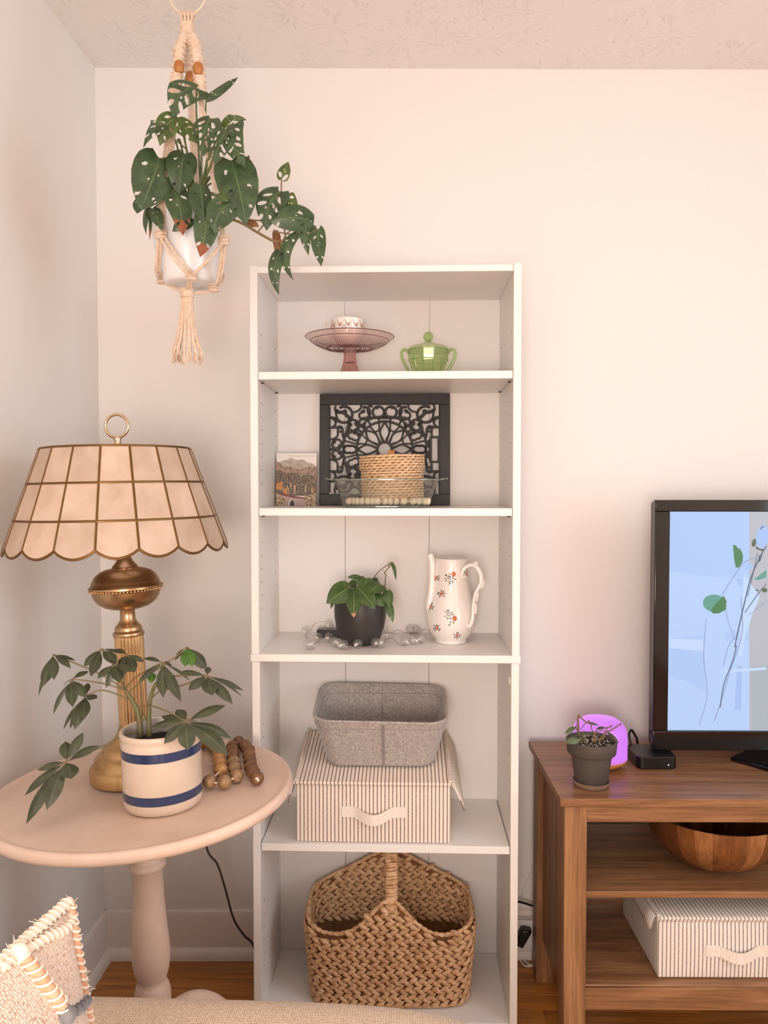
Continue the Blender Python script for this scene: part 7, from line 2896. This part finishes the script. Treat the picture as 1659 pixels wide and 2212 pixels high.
# ------------------------------------------------------------------ woven cushion against the sofa arm
def woven(name):
    m, nt, b = newmat(name)
    L = nt.links
    vec = coords(nt)
    vo = N(nt, 'ShaderNodeTexVoronoi', feature='F1')
    vo.inputs['Scale'].default_value = 330
    vo.inputs['Randomness'].default_value = 0.55
    L.new(vec, vo.inputs['Vector'])
    r = ramp(nt, [(0.15, (248, 230, 214)), (0.55, (234, 208, 190)), (0.85, (190, 152, 132))])
    L.new(vo.outputs['Distance'], r.inputs['Fac'])
    L.new(r.outputs['Color'], b.inputs['Base Color'])
    b.inputs['Roughness'].default_value = 0.95
    b.inputs['Sheen Weight'].default_value = 0.3
    b.inputs['Specular IOR Level'].default_value = 0.15
    inv = N(nt, 'ShaderNodeMath', operation='SUBTRACT')
    inv.inputs[0].default_value = 1.0
    L.new(vo.outputs['Distance'], inv.inputs[1])
    set_bump(nt, b, inv.outputs[0], 0.7, 0.003)


woven('cushion_weave')
mat('yarn_orange', (230, 180, 148), 0.95, rgb2=(214, 152, 114), vscale=60, sheen=0.3)
mat('yarn_cream', (246, 228, 210), 0.95, sheen=0.3)
mat('yarn_grey', (132, 130, 132), 0.95, rgb2=(98, 98, 102), vscale=80, sheen=0.3)
CY_ = 0.80
K0 = at(150, 1946, CY_)
cush = thing('woven_cushion', 'cream woven cushion with orange and grey whipstitched seams in the corner of the sofa', 'cushion', K0)
# the cushion's face is spanned from its raised corner by the two edges that leave it
e1 = (at(212, 2260, CY_ - 0.02) - K0)
e2 = (at(-60, 2066, CY_ - 0.14) - K0)
e1 = e1.normalized() * 0.42
e2 = (e2 - e1.normalized() * e2.dot(e1.normalized())).normalized() * 0.42
nc = e2.cross(e1).normalized()
if nc.dot(CAM_POS - K0) < 0:
    nc = -nc


def cpt(u, v, side=1, lift=0.0):
    pin = 0.10 * (1 - (2 * u - 1) ** 2) * 0.35
    uu = u + (0.5 - u) * 0.05 * math.sin(PI * v)
    vv = v + (0.5 - v) * 0.05 * math.sin(PI * u)
    puff = 0.060 * (max(0.0, 1 - (2 * u - 1) ** 2) * max(0.0, 1 - (2 * v - 1) ** 2)) ** 0.75
    return e1 * uu + e2 * vv + nc * (side * puff + side * lift)


n = 28
for_front = MB()
vs, fs = [], []
for side in (1, -1):
    o_ = len(vs)
    for j in range(n + 1):
        for i in range(n + 1):
            vs.append(cpt(i / n, j / n, side))
    for j in range(n):
        for i in range(n):
            a = o_ + j * (n + 1) + i
            fs.append((a, a + 1, a + n + 2, a + n + 1) if side < 0 else (a, a + n + 1, a + n + 2, a + 1))
for_front.add(vs, fs)
co_ = for_front.build('cover', 'cushion_weave', cush, sharp=70)
weld(co_, 0.0002)


def seam(name, pts, mtl, r=0.0050, stitch='yarn_cream', pitch=0.0105, fade=None):
    path = resample(spline(pts, 8), 0.004)
    mb = MB()
    mb.tube(path, r, 8)
    so2 = mb.build(name, mtl, cush, sharp=70)
    st2 = MB()
    fr = frames(path)
    stp = max(1, int(pitch / 0.004))
    for k_ in range(1, len(path) - 1, stp):
        q, (t, a, b_) = path[k_], fr[k_]
        loop = []
        for m2 in range(10):
            ph = 2 * PI * m2 / 10
            loop.append(q + a * (r * 1.18 * math.cos(ph)) + b_ * (r * 1.18 * math.sin(ph)) + t * (0.004 * math.cos(ph)))
        st2.tube(loop, 0.0013, 5, closed=True)
    o2 = st2.build('stitches', stitch, so2)
    o2['kind'] = 'stuff'


CUV = {}
for i in range(0, 121):
    for j in range(0, 121):
        u, v_ = i / 120, j / 120
        w_ = cpt(u, v_) + K0 - CAM_POS
        zz = w_.dot(FW)
        CUV[(u, v_)] = (829.5 + FPX * w_.dot(RT) / zz, 1106 - FPX * w_.dot(UP) / zz)


def face_uv(px, py):
    """spot of the cushion's face nearest to a measured pixel"""
    return min(CUV, key=lambda k_: (CUV[k_][0] - px) ** 2 + (CUV[k_][1] - py) ** 2)


def on_face(pts, lift=0.002):
    return [cpt(*face_uv(*q), 1, lift) for q in pts]


seam('seam', [cpt(t, 0.0) for t in (0.0, 0.12, 0.25, 0.4, 0.55, 0.7, 0.85, 1.0)], 'yarn_orange')
seam('seam', [cpt(0.0, t) for t in (0.0, 0.12, 0.25, 0.4, 0.55, 0.7, 0.85, 1.0)], 'yarn_cream')
seam('seam', on_face([(165, 1982), (135, 2005), (100, 2027), (66, 2045), (36, 2062), (0, 2088)]), 'yarn_cream', 0.0042)
seam('seam', on_face([(36, 2062), (62, 2085), (85, 2112), (104, 2138), (122, 2165), (138, 2195)]), 'yarn_orange', 0.0060)
seam('seam', on_face([(138, 2196), (158, 2184), (178, 2170), (196, 2157)]), 'yarn_grey', 0.0040, 'yarn_grey', 0.012)
kb = MB()
kb.ball(on_face([(138, 2196)])[0], 0.010, 12, 8)
kb.build('tuft', 'yarn_grey', cush)
kb = MB()
kb.ball(on_face([(34, 2060)])[0], 0.010, 12, 8)
kb.build('tuft', 'yarn_cream', cush)
fz_ = MB()
for k_ in range(260):
    t = rnd.random()
    q = cpt(0.0, t) if k_ % 2 else cpt(t * 0.6, 0.0)
    d = V((rnd.uniform(-1, 1), rnd.uniform(-1, 1), rnd.uniform(-0.3, 1))).normalized() * rnd.uniform(0.004, 0.014)
    fz_.tube([q, q + d * 0.6 + V((0, 0, 0.001)), q + d], [0.0005, 0.0004, 0.0002], 3)
o = fz_.build('fuzz', 'yarn_cream', cush)
o['kind'] = 'stuff'
